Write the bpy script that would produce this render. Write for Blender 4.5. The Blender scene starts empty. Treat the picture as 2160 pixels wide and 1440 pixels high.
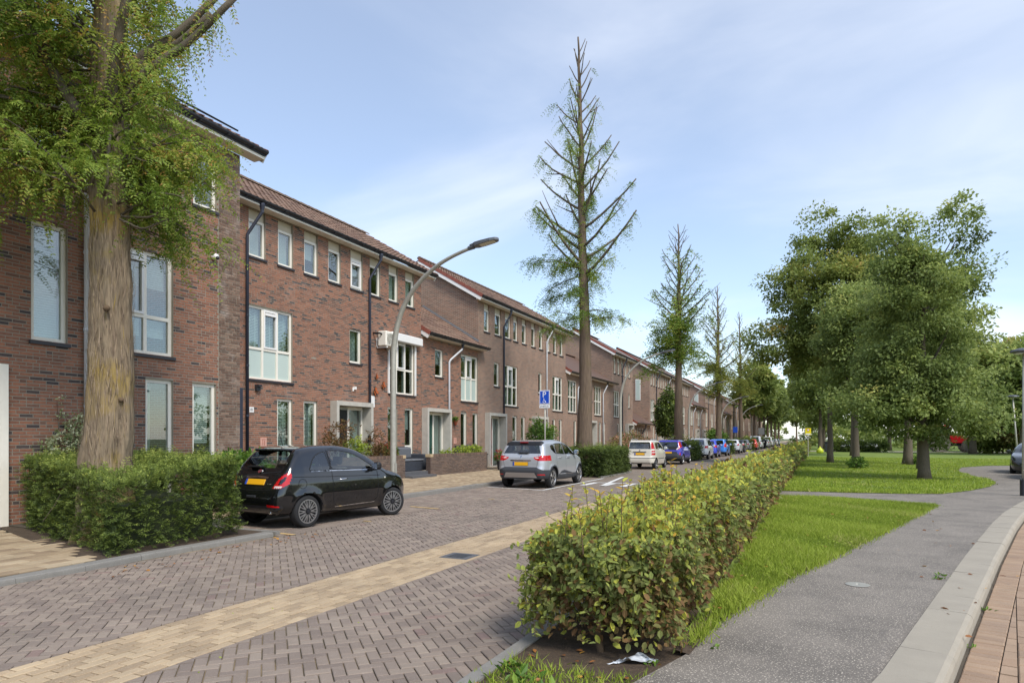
import bpy, math, random
import numpy as np
from mathutils import Vector, Matrix

# ------------------------------------------------------------------ camera, sky, sun, exposure
SC = bpy.context.scene
COL = SC.collection
R = math.radians
YAW = math.atan((1722.0 - 1080.0) / 1390.0)
CS, SN = math.cos(YAW), math.sin(YAW)
EYE = 1.62
cd = bpy.data.cameras.new('camera')
cam = bpy.data.objects.new('camera', cd)
COL.objects.link(cam)
cam.location = (0, 0, EYE)
cam.rotation_euler = (R(90), 0, YAW)
cd.sensor_width = 36.0
cd.lens = 1390.0 / 2160.0 * 36.0
cd.shift_y = 204.0 / 2160.0
cd.clip_start = 0.05
cd.clip_end = 3000.0
SC.camera = cam

TO_SUN = Vector((0.62, -0.42, 0.86)).normalized()
W = bpy.data.worlds.new('World')
SC.world = W
W.use_nodes = True
wn, wl = W.node_tree.nodes, W.node_tree.links
wn.clear()
wo = wn.new('ShaderNodeOutputWorld')
bg = wn.new('ShaderNodeBackground')
bg.inputs['Strength'].default_value = 0.130
sky = wn.new('ShaderNodeTexSky')
sky.sky_type = 'NISHITA'
sky.sun_disc = False
sky.sun_elevation = math.asin(TO_SUN.z)
sky.sun_rotation = math.atan2(TO_SUN.x, TO_SUN.y)
sky.air_density = 1.0
sky.dust_density = 0.5
sky.ozone_density = 1.6
tc = wn.new('ShaderNodeTexCoord')
sp = wn.new('ShaderNodeSeparateXYZ')
wl.new(tc.outputs['Generated'], sp.inputs[0])


def wmath(op, a, b=None):
    n = wn.new('ShaderNodeMath')
    n.operation = op
    for i, v in enumerate((a, b)):
        if v is None:
            continue
        if isinstance(v, (int, float)):
            n.inputs[i].default_value = v
        else:
            wl.new(v, n.inputs[i])
    return n.outputs[0]


zz = wmath('ADD', wmath('MAXIMUM', sp.outputs[2], 0.0), 0.16)
cb = wn.new('ShaderNodeCombineXYZ')
wl.new(wmath('MULTIPLY', wmath('DIVIDE', sp.outputs[0], zz), 0.62), cb.inputs[0])
wl.new(wmath('DIVIDE', sp.outputs[1], zz), cb.inputs[1])


def wnoise(scale, detail, rough, dist, w):
    n = wn.new('ShaderNodeTexNoise')
    n.noise_dimensions = '4D'
    n.inputs['W'].default_value = w
    n.inputs['Scale'].default_value = scale
    n.inputs['Detail'].default_value = detail
    n.inputs['Roughness'].default_value = rough
    n.inputs['Distortion'].default_value = dist
    wl.new(cb.outputs[0], n.inputs['Vector'])
    return n.outputs[0]


big = wnoise(0.55, 2.0, 0.5, 0.2, 3.1)
fine = wnoise(1.35, 6.0, 0.52, 0.7, 7.7)
cl = wmath('ADD', wmath('MULTIPLY', big, 0.65), wmath('MULTIPLY', fine, 0.45))
cr = wn.new('ShaderNodeValToRGB')
cr.color_ramp.interpolation = 'EASE'
cr.color_ramp.elements[0].position = 0.47
cr.color_ramp.elements[0].color = (0.19, 0.19, 0.19, 1)
cr.color_ramp.elements[1].position = 0.72
cr.color_ramp.elements[1].color = (0.74, 0.74, 0.74, 1)
wl.new(cl, cr.inputs[0])
mx = wn.new('ShaderNodeMixRGB')
wl.new(cr.outputs[0], mx.inputs[0])
wl.new(sky.outputs[0], mx.inputs[1])
mx.inputs[2].default_value = (5.2, 5.42, 5.85, 1)
wl.new(mx.outputs[0], bg.inputs[0])
wl.new(bg.outputs[0], wo.inputs[0])

sl = bpy.data.lights.new('sun', 'SUN')
sl.energy = 2.0
sl.angle = R(18)
sl.color = (1.0, 0.955, 0.88)
so = bpy.data.objects.new('sun', sl)
COL.objects.link(so)
so.location = (30, -20, 60)
so.rotation_euler = TO_SUN.to_track_quat('Z', 'Y').to_euler()

SC.view_settings.view_transform = 'Standard'
SC.view_settings.look = 'None'
SC.view_settings.exposure = 0.80
SC.view_settings.gamma = 1.0
SC.view_settings.use_curve_mapping = False
SC.render.engine = 'CYCLES'
cy = SC.cycles
cy.max_bounces = 7
cy.diffuse_bounces = 3
cy.glossy_bounces = 3
cy.transmission_bounces = 4
cy.transparent_max_bounces = 10
cy.use_denoising = True
cy.caustics_reflective = False
cy.caustics_refractive = False

# ------------------------------------------------------------------ helpers
rng = np.random.default_rng(11)
random.seed(5)
LOC = {}


def srgb(r, g, b):
    f = lambda c: (c / 12.92 if c <= 0.04045 else ((c + 0.055) / 1.055) ** 2.4)
    return (f(r / 255.0), f(g / 255.0), f(b / 255.0))


def link(o, parent=None):
    COL.objects.link(o)
    if parent is not None:
        o.parent = parent
        if parent.name in LOC:
            o.matrix_parent_inverse = LOC[parent.name]
    return o


def tag(o, label=None, cat=None, group=None, kind=None):
    if label: o['label'] = label
    if cat: o['category'] = cat
    if group: o['group'] = group
    if kind: o['kind'] = kind
    return o


def thing(name, label, cat, loc=(0, 0, 0), rotz=0.0, group=None, local=False):
    """Empty at a thing's base. local=True: children are given in the thing's own frame."""
    o = bpy.data.objects.new(name, None)
    o.empty_display_size = 0.2
    o.location = loc
    o.rotation_euler = (0, 0, rotz)
    COL.objects.link(o)
    if not local:
        m = Matrix.Translation(Vector(loc)) @ Matrix.Rotation(rotz, 4, 'Z')
        LOC[o.name] = m.inverted()
    return tag(o, label, cat, group)


def mesh(name, V, F, mat, smooth=False, rnd=None, mats=None, midx=None):
    """V (n,3); F array (m,k) or list of arrays / lists of faces."""
    V = np.asarray(V, dtype=np.float32).reshape(-1, 3)
    me = bpy.data.meshes.new(name)
    if isinstance(F, np.ndarray):
        F = [F]
    blocks = []
    if len(F) and not isinstance(F[0], np.ndarray):
        d = {}
        for f in F:
            d.setdefault(len(f), []).append(f)
        blocks = [np.asarray(v, dtype=np.int32) for v in d.values()]
    else:
        blocks = [np.asarray(f, dtype=np.int32) for f in F if len(f)]
    nl = sum(b.size for b in blocks)
    nf = sum(len(b) for b in blocks)
    me.vertices.add(len(V))
    me.vertices.foreach_set('co', V.ravel())
    me.loops.add(nl)
    me.loops.foreach_set('vertex_index', np.concatenate([b.ravel() for b in blocks]))
    st, off = [], 0
    for b in blocks:
        k = b.shape[1]
        st.append(off + np.arange(len(b)) * k)
        off += b.size
    me.polygons.add(nf)
    me.polygons.foreach_set('loop_start', np.concatenate(st).astype(np.int32))
    me.polygons.foreach_set('use_smooth', np.full(nf, bool(smooth)))
    if rnd is not None:
        a = me.attributes.new('rnd', 'FLOAT', 'POINT')
        a.data.foreach_set('value', np.asarray(rnd, dtype=np.float32))
    for m in (mats or [mat]):
        me.materials.append(m)
    if midx is not None:
        me.polygons.foreach_set('material_index', np.asarray(midx, dtype=np.int32))
    me.update(calc_edges=True)
    return me


def obj(name, V, F, mat, parent=None, smooth=False, rnd=None, **k):
    return link(bpy.data.objects.new(name, mesh(name, V, F, mat, smooth, rnd, **k)), parent)


BOXF = np.array([[0, 3, 2, 1], [4, 5, 6, 7], [0, 1, 5, 4], [1, 2, 6, 5], [2, 3, 7, 6], [3, 0, 4, 7]], dtype=np.int32)


def boxVF(bs):
    """bs: (n,6) x0,x1,y0,y1,z0,z1"""
    b = np.asarray(bs, dtype=np.float64).reshape(-1, 6)
    x0, x1, y0, y1, z0, z1 = b.T
    V = np.stack([np.stack(c, -1) for c in ((x0, y0, z0), (x1, y0, z0), (x1, y1, z0), (x0, y1, z0),
                                            (x0, y0, z1), (x1, y0, z1), (x1, y1, z1), (x0, y1, z1))], 1)
    F = BOXF[None] + (np.arange(len(b)) * 8)[:, None, None]
    return V.reshape(-1, 3), F.reshape(-1, 4).astype(np.int32)


def boxes(name, bs, mat, parent=None, rnd=None):
    V, F = boxVF(bs)
    if rnd is not None:
        rnd = np.repeat(np.asarray(rnd), 8)
    return obj(name, V, F, mat, parent, rnd=rnd)


def bevbox(x0, x1, y0, y1, z0, z1, b):
    """box with chamfered edges (24 verts)"""
    V, F = [], []
    cx, cy_, cz = (x0 + x1) / 2, (y0 + y1) / 2, (z0 + z1) / 2
    hx, hy, hz = (x1 - x0) / 2, (y1 - y0) / 2, (z1 - z0) / 2
    b = min(b, hx * .9, hy * .9, hz * .9)
    idx = {}
    for sx in (-1, 1):
        for sy in (-1, 1):
            for sz in (-1, 1):
                for a in range(3):
                    p = [sx * hx, sy * hy, sz * hz]
                    for c in range(3):
                        if c != a:
                            p[c] -= (sx, sy, sz)[c] * b
                    idx[(sx, sy, sz, a)] = len(V)
                    V.append((cx + p[0], cy_ + p[1], cz + p[2]))
    for a in range(3):
        o = [c for c in range(3) if c != a]
        for s in (-1, 1):
            q = []
            for (u, v) in ((-1, -1), (1, -1), (1, 1), (-1, 1)):
                k = [0, 0, 0]; k[a] = s; k[o[0]] = u; k[o[1]] = v
                q.append(idx[(*k, a)])
            F.append(q)
    for a in range(3):           # edges along axis a
        o = [c for c in range(3) if c != a]
        for u in (-1, 1):
            for v in (-1, 1):
                q = []
                for (s, ax) in ((-1, o[0]), (1, o[0]), (1, o[1]), (-1, o[1])):
                    k = [0, 0, 0]; k[a] = s; k[o[0]] = u; k[o[1]] = v
                    q.append(idx[(*k, ax)])
                F.append(q)
    for sx in (-1, 1):
        for sy in (-1, 1):
            for sz in (-1, 1):
                F.append([idx[(sx, sy, sz, a)] for a in range(3)])
    return V, F


class MB:
    """collects shapes into one mesh"""
    def __init__(s): s.V, s.F, s.n = [], [], 0

    def add(s, V, F):
        V = np.asarray(V, dtype=np.float64).reshape(-1, 3)
        s.V.append(V)
        for f in F:
            s.F.append([int(i) + s.n for i in f])
        s.n += len(V)
        return s

    def box(s, x0, x1, y0, y1, z0, z1, b=0.0):
        if b > 0:
            return s.add(*bevbox(x0, x1, y0, y1, z0, z1, b))
        V, F = boxVF([(x0, x1, y0, y1, z0, z1)])
        return s.add(V, F)

    def tube(s, pts, rad, n=8, caps=True):
        return s.add(*tubeVF(pts, rad, n, caps))

    def prism(s, poly, z0, z1):
        return s.add(*prismVF(poly, z0, z1))

    def arr(s): return np.concatenate(s.V)

    def xf(s, M):
        M = np.array(M)
        s.V = [v @ M[:3, :3].T + M[:3, 3] for v in s.V]
        return s

    def build(s, name, mat, parent=None, smooth=False):
        return obj(name, s.arr(), s.F, mat, parent, smooth)


def tubeVF(pts, rad, n=8, caps=True, flute=None):
    P = np.asarray(pts, dtype=np.float64)
    rad = np.broadcast_to(np.asarray(rad, dtype=np.float64), (len(P),))
    T = np.gradient(P, axis=0)
    T /= np.linalg.norm(T, axis=1)[:, None] + 1e-9
    up = np.array([0.0, 0.0, 1.0]) if abs(T[0, 2]) < 0.9 else np.array([1.0, 0.0, 0.0])
    V = []
    a = np.linspace(0, 2 * np.pi, n, endpoint=False)
    u = np.cross(T[0], up); u /= np.linalg.norm(u)
    for i in range(len(P)):
        u = u - T[i] * np.dot(u, T[i]); u /= np.linalg.norm(u) + 1e-9
        v = np.cross(T[i], u)
        r = rad[i] * (flute(i, a) if flute is not None else np.ones(n))
        V.append(P[i] + (np.cos(a) * r)[:, None] * u + (np.sin(a) * r)[:, None] * v)
    V = np.concatenate(V)
    F = []
    for i in range(len(P) - 1):
        for j in range(n):
            F.append([i * n + j, i * n + (j + 1) % n, (i + 1) * n + (j + 1) % n, (i + 1) * n + j])
    if caps:
        F.append(list(range(n))[::-1])
        F.append([(len(P) - 1) * n + j for j in range(n)])
    return V, F


def prismVF(poly, z0, z1):
    p = np.asarray(poly, dtype=np.float64)
    n = len(p)
    area = 0.5 * np.sum(p[:, 0] * np.roll(p[:, 1], -1) - np.roll(p[:, 0], -1) * p[:, 1])
    if area < 0:
        p = p[::-1]
    V = np.concatenate([np.c_[p, np.full(n, z0)], np.c_[p, np.full(n, z1)]])
    F = [list(range(n))[::-1], list(range(n, 2 * n))]
    for i in range(n):
        j = (i + 1) % n
        F.append([i, j, n + j, n + i])
    return V, F


def lathe(prof, n=24, axis='z', caps=True):
    """prof list of (r,h)"""
    V, F = [], []
    for (r, h) in prof:
        for j in range(n):
            a = 2 * math.pi * j / n
            V.append((r * math.cos(a), r * math.sin(a), h))
    for i in range(len(prof) - 1):
        for j in range(n):
            F.append([i * n + j, i * n + (j + 1) % n, (i + 1) * n + (j + 1) % n, (i + 1) * n + j])
    if caps:
        F.append([j for j in range(n)][::-1])
        F.append([(len(prof) - 1) * n + j for j in range(n)])
    V = np.array(V)
    if axis == 'y':
        V = V[:, [0, 2, 1]]
    if axis == 'x':
        V = V[:, [2, 0, 1]]
    return V, F


def onray(px, X):
    """street position Y of the photo column px on the plane X"""
    t = (px - 1080.0) / 1390.0
    return (X * CS + t * X * SN) / (t * CS - SN)


# ------------------------------------------------------------------ materials
def nodes(name):
    m = bpy.data.materials.new(name)
    m.use_nodes = True
    n, l = m.node_tree.nodes, m.node_tree.links
    b = n['Principled BSDF']
    return m, n, l, b


def ramp(n, l, src, stops, const=False):
    r = n.new('ShaderNodeValToRGB')
    e = r.color_ramp.elements
    if const:
        r.color_ramp.interpolation = 'CONSTANT'
    while len(e) < len(stops):
        e.new(0.5)
    for i, (p, c) in enumerate(stops):
        e[i].position = p
        e[i].color = (*c, 1)
    l.new(src, r.inputs[0])
    return r.outputs[0]


def noise(n, l, scale, detail=4, rough=0.55, vec=None, sx=None):
    t = n.new('ShaderNodeTexNoise')
    t.inputs['Scale'].default_value = scale
    t.inputs['Detail'].default_value = detail
    t.inputs['Roughness'].default_value = rough
    if vec is None:
        g = n.new('ShaderNodeNewGeometry')
        vec = g.outputs['Position']
    if sx is not None:
        mp = n.new('ShaderNodeMapping')
        mp.inputs['Scale'].default_value = sx
        l.new(vec, mp.inputs[0])
        vec = mp.outputs[0]
    l.new(vec, t.inputs['Vector'])
    return t.outputs[0]


def mixc(n, l, fac, a, b, mode='MIX'):
    m = n.new('ShaderNodeMixRGB')
    m.blend_type = mode
    for i, v in ((0, fac), (1, a), (2, b)):
        if isinstance(v, (int, float)):
            m.inputs[i].default_value = v
        elif isinstance(v, tuple):
            m.inputs[i].default_value = (*v, 1) if len(v) == 3 else v
        else:
            l.new(v, m.inputs[i])
    return m.outputs[0]


def rnd_sock(n, l):
    a = n.new('ShaderNodeAttribute'); a.attribute_name = 'rnd'
    b = n.new('ShaderNodeAttribute'); b.attribute_type = 'OBJECT'; b.attribute_name = 'rnd'
    m = n.new('ShaderNodeMath'); m.operation = 'ADD'
    l.new(a.outputs['Fac'], m.inputs[0]); l.new(b.outputs['Fac'], m.inputs[1])
    return m.outputs[0]


def mat(name, color=None, rough=0.6, metal=0.0, spec=0.5, stops=None, var=0.0, vscale=6.0, dirt=None, dscale=1.2,
        bump=0.0, bscale=60.0, coat=0.0, stretch=None, transl=0.0, speck=None):
    """procedural material. stops: colour ramp over the per-piece 'rnd' value."""
    m, n, l, b = nodes(name)
    b.inputs['Roughness'].default_value = rough
    b.inputs['Metallic'].default_value = metal
    b.inputs['Specular IOR Level'].default_value = spec
    b.inputs['Coat Weight'].default_value = coat
    b.inputs['Coat Roughness'].default_value = 0.03
    if stops:
        c = ramp(n, l, rnd_sock(n, l), stops)
    else:
        rg = n.new('ShaderNodeRGB'); rg.outputs[0].default_value = (*color, 1); c = rg.outputs[0]
    if var > 0:
        v = noise(n, l, vscale, 5, 0.6, sx=stretch)
        g = ramp(n, l, v, [(0.25, (1 - var,) * 3), (0.75, (1 + var * 0.6,) * 3)])
        c = mixc(n, l, 1.0, c, g, 'MULTIPLY')
    if dirt:
        dcol, dlo, dhi, damt = dirt
        v = noise(n, l, dscale, 6, 0.62)
        f = ramp(n, l, v, [(dlo, (0, 0, 0)), (dhi, (damt,) * 3)])
        c = mixc(n, l, f, c, dcol)
    if speck:
        scol, ssc, lo, hi = speck
        v = noise(n, l, ssc, 2, 0.6)
        f = ramp(n, l, v, [(lo, (0, 0, 0)), (hi, (1, 1, 1))])
        c = mixc(n, l, f, c, scol)
    l.new(c, b.inputs['Base Color'])
    if bump > 0:
        bn = n.new('ShaderNodeBump')
        bn.inputs['Strength'].default_value = bump
        bn.inputs['Distance'].default_value = 0.02
        l.new(noise(n, l, bscale, 4, 0.6, sx=stretch), bn.inputs['Height'])
        l.new(bn.outputs[0], b.inputs['Normal'])
    if transl > 0:
        t = n.new('ShaderNodeBsdfTranslucent')
        l.new(c, t.inputs['Color'])
        ms = n.new('ShaderNodeMixShader')
        ms.inputs[0].default_value = transl
        l.new(b.outputs[0], ms.inputs[1]); l.new(t.outputs[0], ms.inputs[2])
        l.new(ms.outputs[0], n['Material Output'].inputs[0])
    return m


def glassmat(name, tint, through=0.75, ior=1.9, rough=0.0):
    """thin pane: fresnel mirror over a tinted see-through layer"""
    m, n, l, b = nodes(name)
    n.remove(b)
    tr = n.new('ShaderNodeBsdfTransparent'); tr.inputs[0].default_value = (*[through * c for c in tint], 1)
    gl = n.new('ShaderNodeBsdfGlossy'); gl.inputs['Roughness'].default_value = rough
    # Schlick term that is the same from both sides of the pane
    g = n.new('ShaderNodeNewGeometry')
    dt = n.new('ShaderNodeVectorMath'); dt.operation = 'DOT_PRODUCT'
    l.new(g.outputs['Normal'], dt.inputs[0]); l.new(g.outputs['Incoming'], dt.inputs[1])
    def mt(op, a, b=None):
        q = n.new('ShaderNodeMath'); q.operation = op
        for i_, v_ in enumerate((a, b)):
            if v_ is None: continue
            if isinstance(v_, (int, float)): q.inputs[i_].default_value = v_
            else: l.new(v_, q.inputs[i_])
        return q.outputs[0]
    f0 = ((ior - 1) / (ior + 1)) ** 2
    fz_ = mt('ADD', mt('MULTIPLY', mt('POWER', mt('SUBTRACT', 1.0, mt('ABSOLUTE', dt.outputs['Value'])), 5.0), 1 - f0), f0)
    ms = n.new('ShaderNodeMixShader')
    l.new(fz_, ms.inputs[0]); l.new(tr.outputs[0], ms.inputs[1]); l.new(gl.outputs[0], ms.inputs[2])
    l.new(ms.outputs[0], n['Material Output'].inputs[0])
    return m


def brickmat(name, scale_u, c1, c2, mortar, bw=0.22, bh=0.06, rot=0.0, plane='yz', msize=0.012, dark=None, rough=0.85):
    """brick bond for surfaces too far away to pick the bricks apart"""
    m, n, l, b = nodes(name)
    b.inputs['Roughness'].default_value = rough
    g = n.new('ShaderNodeNewGeometry')
    s = n.new('ShaderNodeSeparateXYZ'); l.new(g.outputs['Position'], s.inputs[0])
    c = n.new('ShaderNodeCombineXYZ')
    if plane == 'wall':      # any vertical wall
        a = n.new('ShaderNodeMath'); a.operation = 'ADD'
        l.new(s.outputs[0], a.inputs[0]); l.new(s.outputs[1], a.inputs[1])
        l.new(a.outputs[0], c.inputs[0]); l.new(s.outputs[2], c.inputs[1])
    else:
        l.new(s.outputs[0], c.inputs[0]); l.new(s.outputs[1], c.inputs[1])
    mp = n.new('ShaderNodeMapping'); mp.inputs['Rotation'].default_value = (0, 0, rot)
    l.new(c.outputs[0], mp.inputs[0])
    t = n.new('ShaderNodeTexBrick')
    t.inputs['Scale'].default_value = 1.0
    t.inputs['Brick Width'].default_value = bw
    t.inputs['Row Height'].default_value = bh
    t.inputs['Mortar Size'].default_value = msize
    t.inputs['Mortar Smooth'].default_value = 0.2
    t.inputs['Color1'].default_value = (*c1, 1); t.inputs['Color2'].default_value = (*c2, 1)
    t.inputs['Mortar'].default_value = (*mortar, 1)
    l.new(mp.outputs[0], t.inputs['Vector'])
    col = t.outputs[0]
    if dark:
        v = noise(n, l, 2.2, 7, 0.8, sx=(1, 1, 7))
        f = ramp(n, l, v, [(0.52, (0, 0, 0)), (0.66, (0.75,) * 3)])
        col = mixc(n, l, f, col, dark)
    v = noise(n, l, 0.7, 5, 0.6)
    gg = ramp(n, l, v, [(0.3, (0.82,) * 3), (0.7, (1.14,) * 3)])
    col = mixc(n, l, 1.0, col, gg, 'MULTIPLY')
    l.new(col, b.inputs['Base Color'])
    return m


BR = [(0.0, srgb(114, 82, 68)), (0.10, srgb(134, 92, 74)), (0.30, srgb(153, 104, 81)), (0.50, srgb(161, 109, 84)), (0.62, srgb(147, 101, 80)), (0.76, srgb(124, 92, 77)),
      (0.86, srgb(86, 74, 70)), (1.0, srgb(66, 60, 62))]
M = {}
M['brick'] = mat('brick', stops=BR, rough=0.88, var=0.22, vscale=24, dirt=(srgb(176, 160, 150), 0.60, 0.78, 0.45), dscale=0.9, bump=0.25, bscale=90)
M['brick_pale'] = mat('brick_pale', stops=[(0, srgb(100, 78, 66)), (0.4, srgb(126, 98, 82)), (0.7, srgb(146, 120, 102)), (1, srgb(88, 76, 68))], rough=0.9,
                      var=0.25, vscale=20, dirt=(srgb(190, 178, 168), 0.52, 0.72, 0.55), dscale=3.0, bump=0.25, bscale=90)
M['brick_grey'] = mat('brick_grey', stops=[(0, srgb(92, 76, 68)), (0.5, srgb(116, 96, 84)), (1, srgb(128, 104, 88))], rough=0.9, var=0.2, vscale=20, bump=0.2)
M['mortar'] = mat('mortar', srgb(146, 137, 123), rough=0.95, var=0.15, vscale=8, dirt=(srgb(165, 155, 148), 0.58, 0.75, 0.5))
M['brick_far'] = brickmat('brick_far', 1, srgb(152, 108, 86), srgb(118, 88, 74), srgb(160, 148, 132), plane='wall', dark=srgb(92, 78, 70))
M['cream'] = mat('cream_paint', srgb(236, 230, 216), rough=0.5, var=0.05)
M['cream_dark'] = mat('cream_panel', srgb(196, 186, 164), rough=0.55, var=0.06)
M['white'] = mat('white_paint', srgb(232, 230, 226), rough=0.45, var=0.03)
M['pane'] = glassmat('window_pane', (0.88, 0.95, 0.93), 0.97, 2.55)
M['frost'] = mat('frosted_pane', srgb(188, 202, 194), rough=0.16, spec=0.8)
M['sill'] = mat('sill_stone', srgb(52, 50, 54), rough=0.5, var=0.1)
M['blind'] = mat('blind', srgb(214, 214, 212), rough=0.6)
M['blind_dark'] = mat('blind_slats', srgb(214, 220, 216), rough=0.6)
M['curtain'] = mat('curtain', srgb(170, 178, 170), rough=0.9, var=0.12, vscale=20, stretch=(1, 1, 0.05))
M['room'] = mat('room', srgb(150, 144, 136), rough=0.95)
M['concrete'] = mat('concrete', srgb(186, 181, 170), rough=0.85, var=0.14, vscale=5, bump=0.15, bscale=60)
M['gutter'] = mat('gutter', srgb(38, 40, 48), rough=0.35)
M['pipe_dark'] = mat('pipe_dark', srgb(50, 54, 68), rough=0.45)
M['pipe_light'] = mat('pipe_light', srgb(206, 208, 212), rough=0.4)
M['tile'] = mat('roof_tile', stops=[(0, srgb(102, 79, 67)), (0.4, srgb(124, 97, 81)), (0.75, srgb(138, 110, 92)), (1, srgb(118, 98, 82))], rough=0.75, var=0.22,
                vscale=14, dirt=(srgb(98, 88, 66), 0.58, 0.8, 0.6), dscale=1.6, bump=0.15)
M['tile_red'] = mat('verge_tile', srgb(138, 78, 64), rough=0.7, var=0.15)
M['door_black'] = mat('door_black', srgb(36, 34, 40), rough=0.3)
M['door_green'] = mat('door_green', srgb(34, 74, 64), rough=0.35)
M['door_red'] = mat('door_red', srgb(134, 38, 34), rough=0.35)
M['door_grey'] = mat('door_grey', srgb(70, 74, 80), rough=0.35)
M['steel'] = mat('steel', srgb(200, 200, 200), rough=0.25, metal=1.0)
M['black'] = mat('black_plastic', srgb(24, 24, 26), rough=0.5)
M['dark'] = mat('dark_metal', srgb(46, 48, 54), rough=0.4)
M['lamp_grey'] = mat('galvanised', srgb(176, 172, 160), rough=0.45, metal=0.35, var=0.16, vscale=9)
M['lamp_head'] = mat('lamp_head', srgb(104, 106, 110), rough=0.4, metal=0.4)
M['lens'] = mat('lens', srgb(206, 206, 190), rough=0.15)
PV = [(0.0, srgb(120, 106, 95)), (0.5, srgb(135, 120, 107)), (0.95, srgb(145, 130, 115)), (0.97, srgb(130, 108, 98)), (1.0, srgb(122, 102, 94))]
M['paver'] = mat('paver', stops=PV, rough=0.9, var=0.16, vscale=2.2, speck=(srgb(186, 176, 168), 260, 0.60, 0.72), dirt=(srgb(88, 80, 72), 0.50, 0.75, 0.5), dscale=0.7, bump=0.2, bscale=180)
M['sand'] = mat('joint_sand', srgb(148, 130, 100), rough=1.0, var=0.5, vscale=1.3, dirt=(srgb(70, 66, 48), 0.45, 0.6, 0.9), dscale=1.8)
M['strip'] = mat('strip_stone', stops=[(0, srgb(150, 129, 102)), (0.5, srgb(172, 149, 118)), (1, srgb(182, 160, 128))], rough=0.9, var=0.2, vscale=1.6, dirt=(srgb(128, 110, 90), 0.5, 0.75, 0.5), dscale=1.1,
                 speck=(srgb(222, 206, 184), 240, 0.58, 0.72), bump=0.15, bscale=160)
M['walk'] = mat('walk_stone', stops=[(0, srgb(140, 120, 96)), (0.5, srgb(166, 145, 116)), (1, srgb(180, 162, 134))], rough=0.92, var=0.2, vscale=2.5,
                dirt=(srgb(110, 100, 76), 0.5, 0.75, 0.5), bump=0.15, bscale=160)
M['pink'] = mat('pink_stone', stops=[(0, srgb(144, 120, 98)), (0.5, srgb(162, 137, 112)), (1, srgb(154, 127, 102))], rough=0.92, var=0.16, vscale=3,
                dirt=(srgb(140, 122, 108), 0.5, 0.75, 0.4), speck=(srgb(206, 176, 156), 220, 0.6, 0.75), bump=0.2, bscale=150)
M['pink_joint'] = mat('pink_joint', srgb(86, 78, 66), rough=1, var=0.3)
M['road_far'] = brickmat('road_far', 1, srgb(140, 125, 110), srgb(128, 114, 100), srgb(106, 96, 82), bw=0.21, bh=0.105, rot=R(45), plane='xy', msize=0.01)
M['strip_far'] = brickmat('strip_far', 1, srgb(194, 168, 138), srgb(184, 160, 130), srgb(150, 130, 104), bw=0.21, bh=0.105, rot=R(90), plane='xy', msize=0.01)
M['walk_far'] = brickmat('walk_far', 1, srgb(184, 160, 130), srgb(166, 144, 116), srgb(130, 116, 92), bw=0.21, bh=0.105, plane='xy', msize=0.012)
M['kerb'] = mat('kerb_stone', srgb(128, 124, 117), rough=0.9, var=0.16, vscale=4, bump=0.2, bscale=120, speck=(srgb(176, 172, 164), 200, 0.6, 0.72))
M['kerb_light'] = mat('kerb_light', srgb(160, 151, 135), rough=0.9, var=0.1, vscale=3, bump=0.25, bscale=140, speck=(srgb(128, 120, 106), 240, 0.60, 0.72),
                      dirt=(srgb(140, 132, 120), 0.5, 0.8, 0.4))
M['paint'] = mat('road_paint', srgb(222, 220, 214), rough=0.8, var=0.16, vscale=9)
M['paint_yellow'] = mat('road_paint_yellow', srgb(196, 164, 110), rough=0.85, var=0.2, vscale=12)
M['soil'] = mat('soil', srgb(78, 64, 50), rough=1, var=0.4, vscale=14, bump=0.5, bscale=40, speck=(srgb(120, 100, 76), 70, 0.6, 0.75))
M['ground'] = mat('ground', srgb(96, 104, 62), rough=1, var=0.3, vscale=0.4)
M['asphalt'] = mat('asphalt', srgb(124, 116, 106), rough=0.9, var=0.2, vscale=1.1, dirt=(srgb(92, 86, 79), 0.46, 0.70, 0.8), dscale=1.3,
                   speck=(srgb(208, 196, 178), 80, 0.58, 0.68), bump=0.35, bscale=110)
M['grassbase'] = mat('lawn_soil', srgb(112, 132, 50), rough=1, var=0.35, vscale=2.0, dirt=(srgb(134, 138, 64), 0.5, 0.7, 0.7), bump=0.4, bscale=30)
GR = [(0, srgb(108, 128, 44)), (0.35, srgb(142, 160, 56)), (0.7, srgb(168, 182, 72)), (0.92, srgb(178, 190, 96)), (1, srgb(186, 172, 112))]
M['grass'] = mat('grass', stops=GR, rough=0.7, transl=0.35, spec=0.25)


def leafmat(name, stops, transl=0.3, rough=0.55, spec=0.35):
    return mat(name, stops=stops, rough=rough, transl=transl, spec=spec)


M['redwood_leaf'] = leafmat('redwood_leaf', [(0, srgb(66, 88, 34)), (0.35, srgb(104, 128, 48)), (0.65, srgb(142, 162, 64)), (0.88, srgb(176, 182, 84)), (1, srgb(182, 140, 74))], 0.45)
M['redwood_leaf_warm'] = leafmat('redwood_leaf_warm', [(0, srgb(84, 96, 40)), (0.4, srgb(126, 136, 56)), (0.75, srgb(166, 166, 74)), (1, srgb(180, 150, 80))], 0.45)
M['oak_leaf'] = leafmat('oak_leaf', [(0, srgb(94, 108, 58)), (0.4, srgb(132, 148, 82)), (0.7, srgb(166, 178, 100)), (0.92, srgb(192, 198, 116)), (1, srgb(196, 184, 102))], 0.46)
M['elm_leaf'] = leafmat('elm_leaf', [(0, srgb(98, 112, 56)), (0.4, srgb(132, 146, 74)), (0.7, srgb(164, 172, 92)), (0.93, srgb(182, 174, 96)), (1, srgb(194, 154, 84))], 0.44)
M['yew_leaf'] = leafmat('yew_leaf', [(0, srgb(44, 58, 28)), (0.45, srgb(78, 94, 44)), (0.8, srgb(124, 140, 60)), (1, srgb(178, 184, 92))], 0.3)
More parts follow.
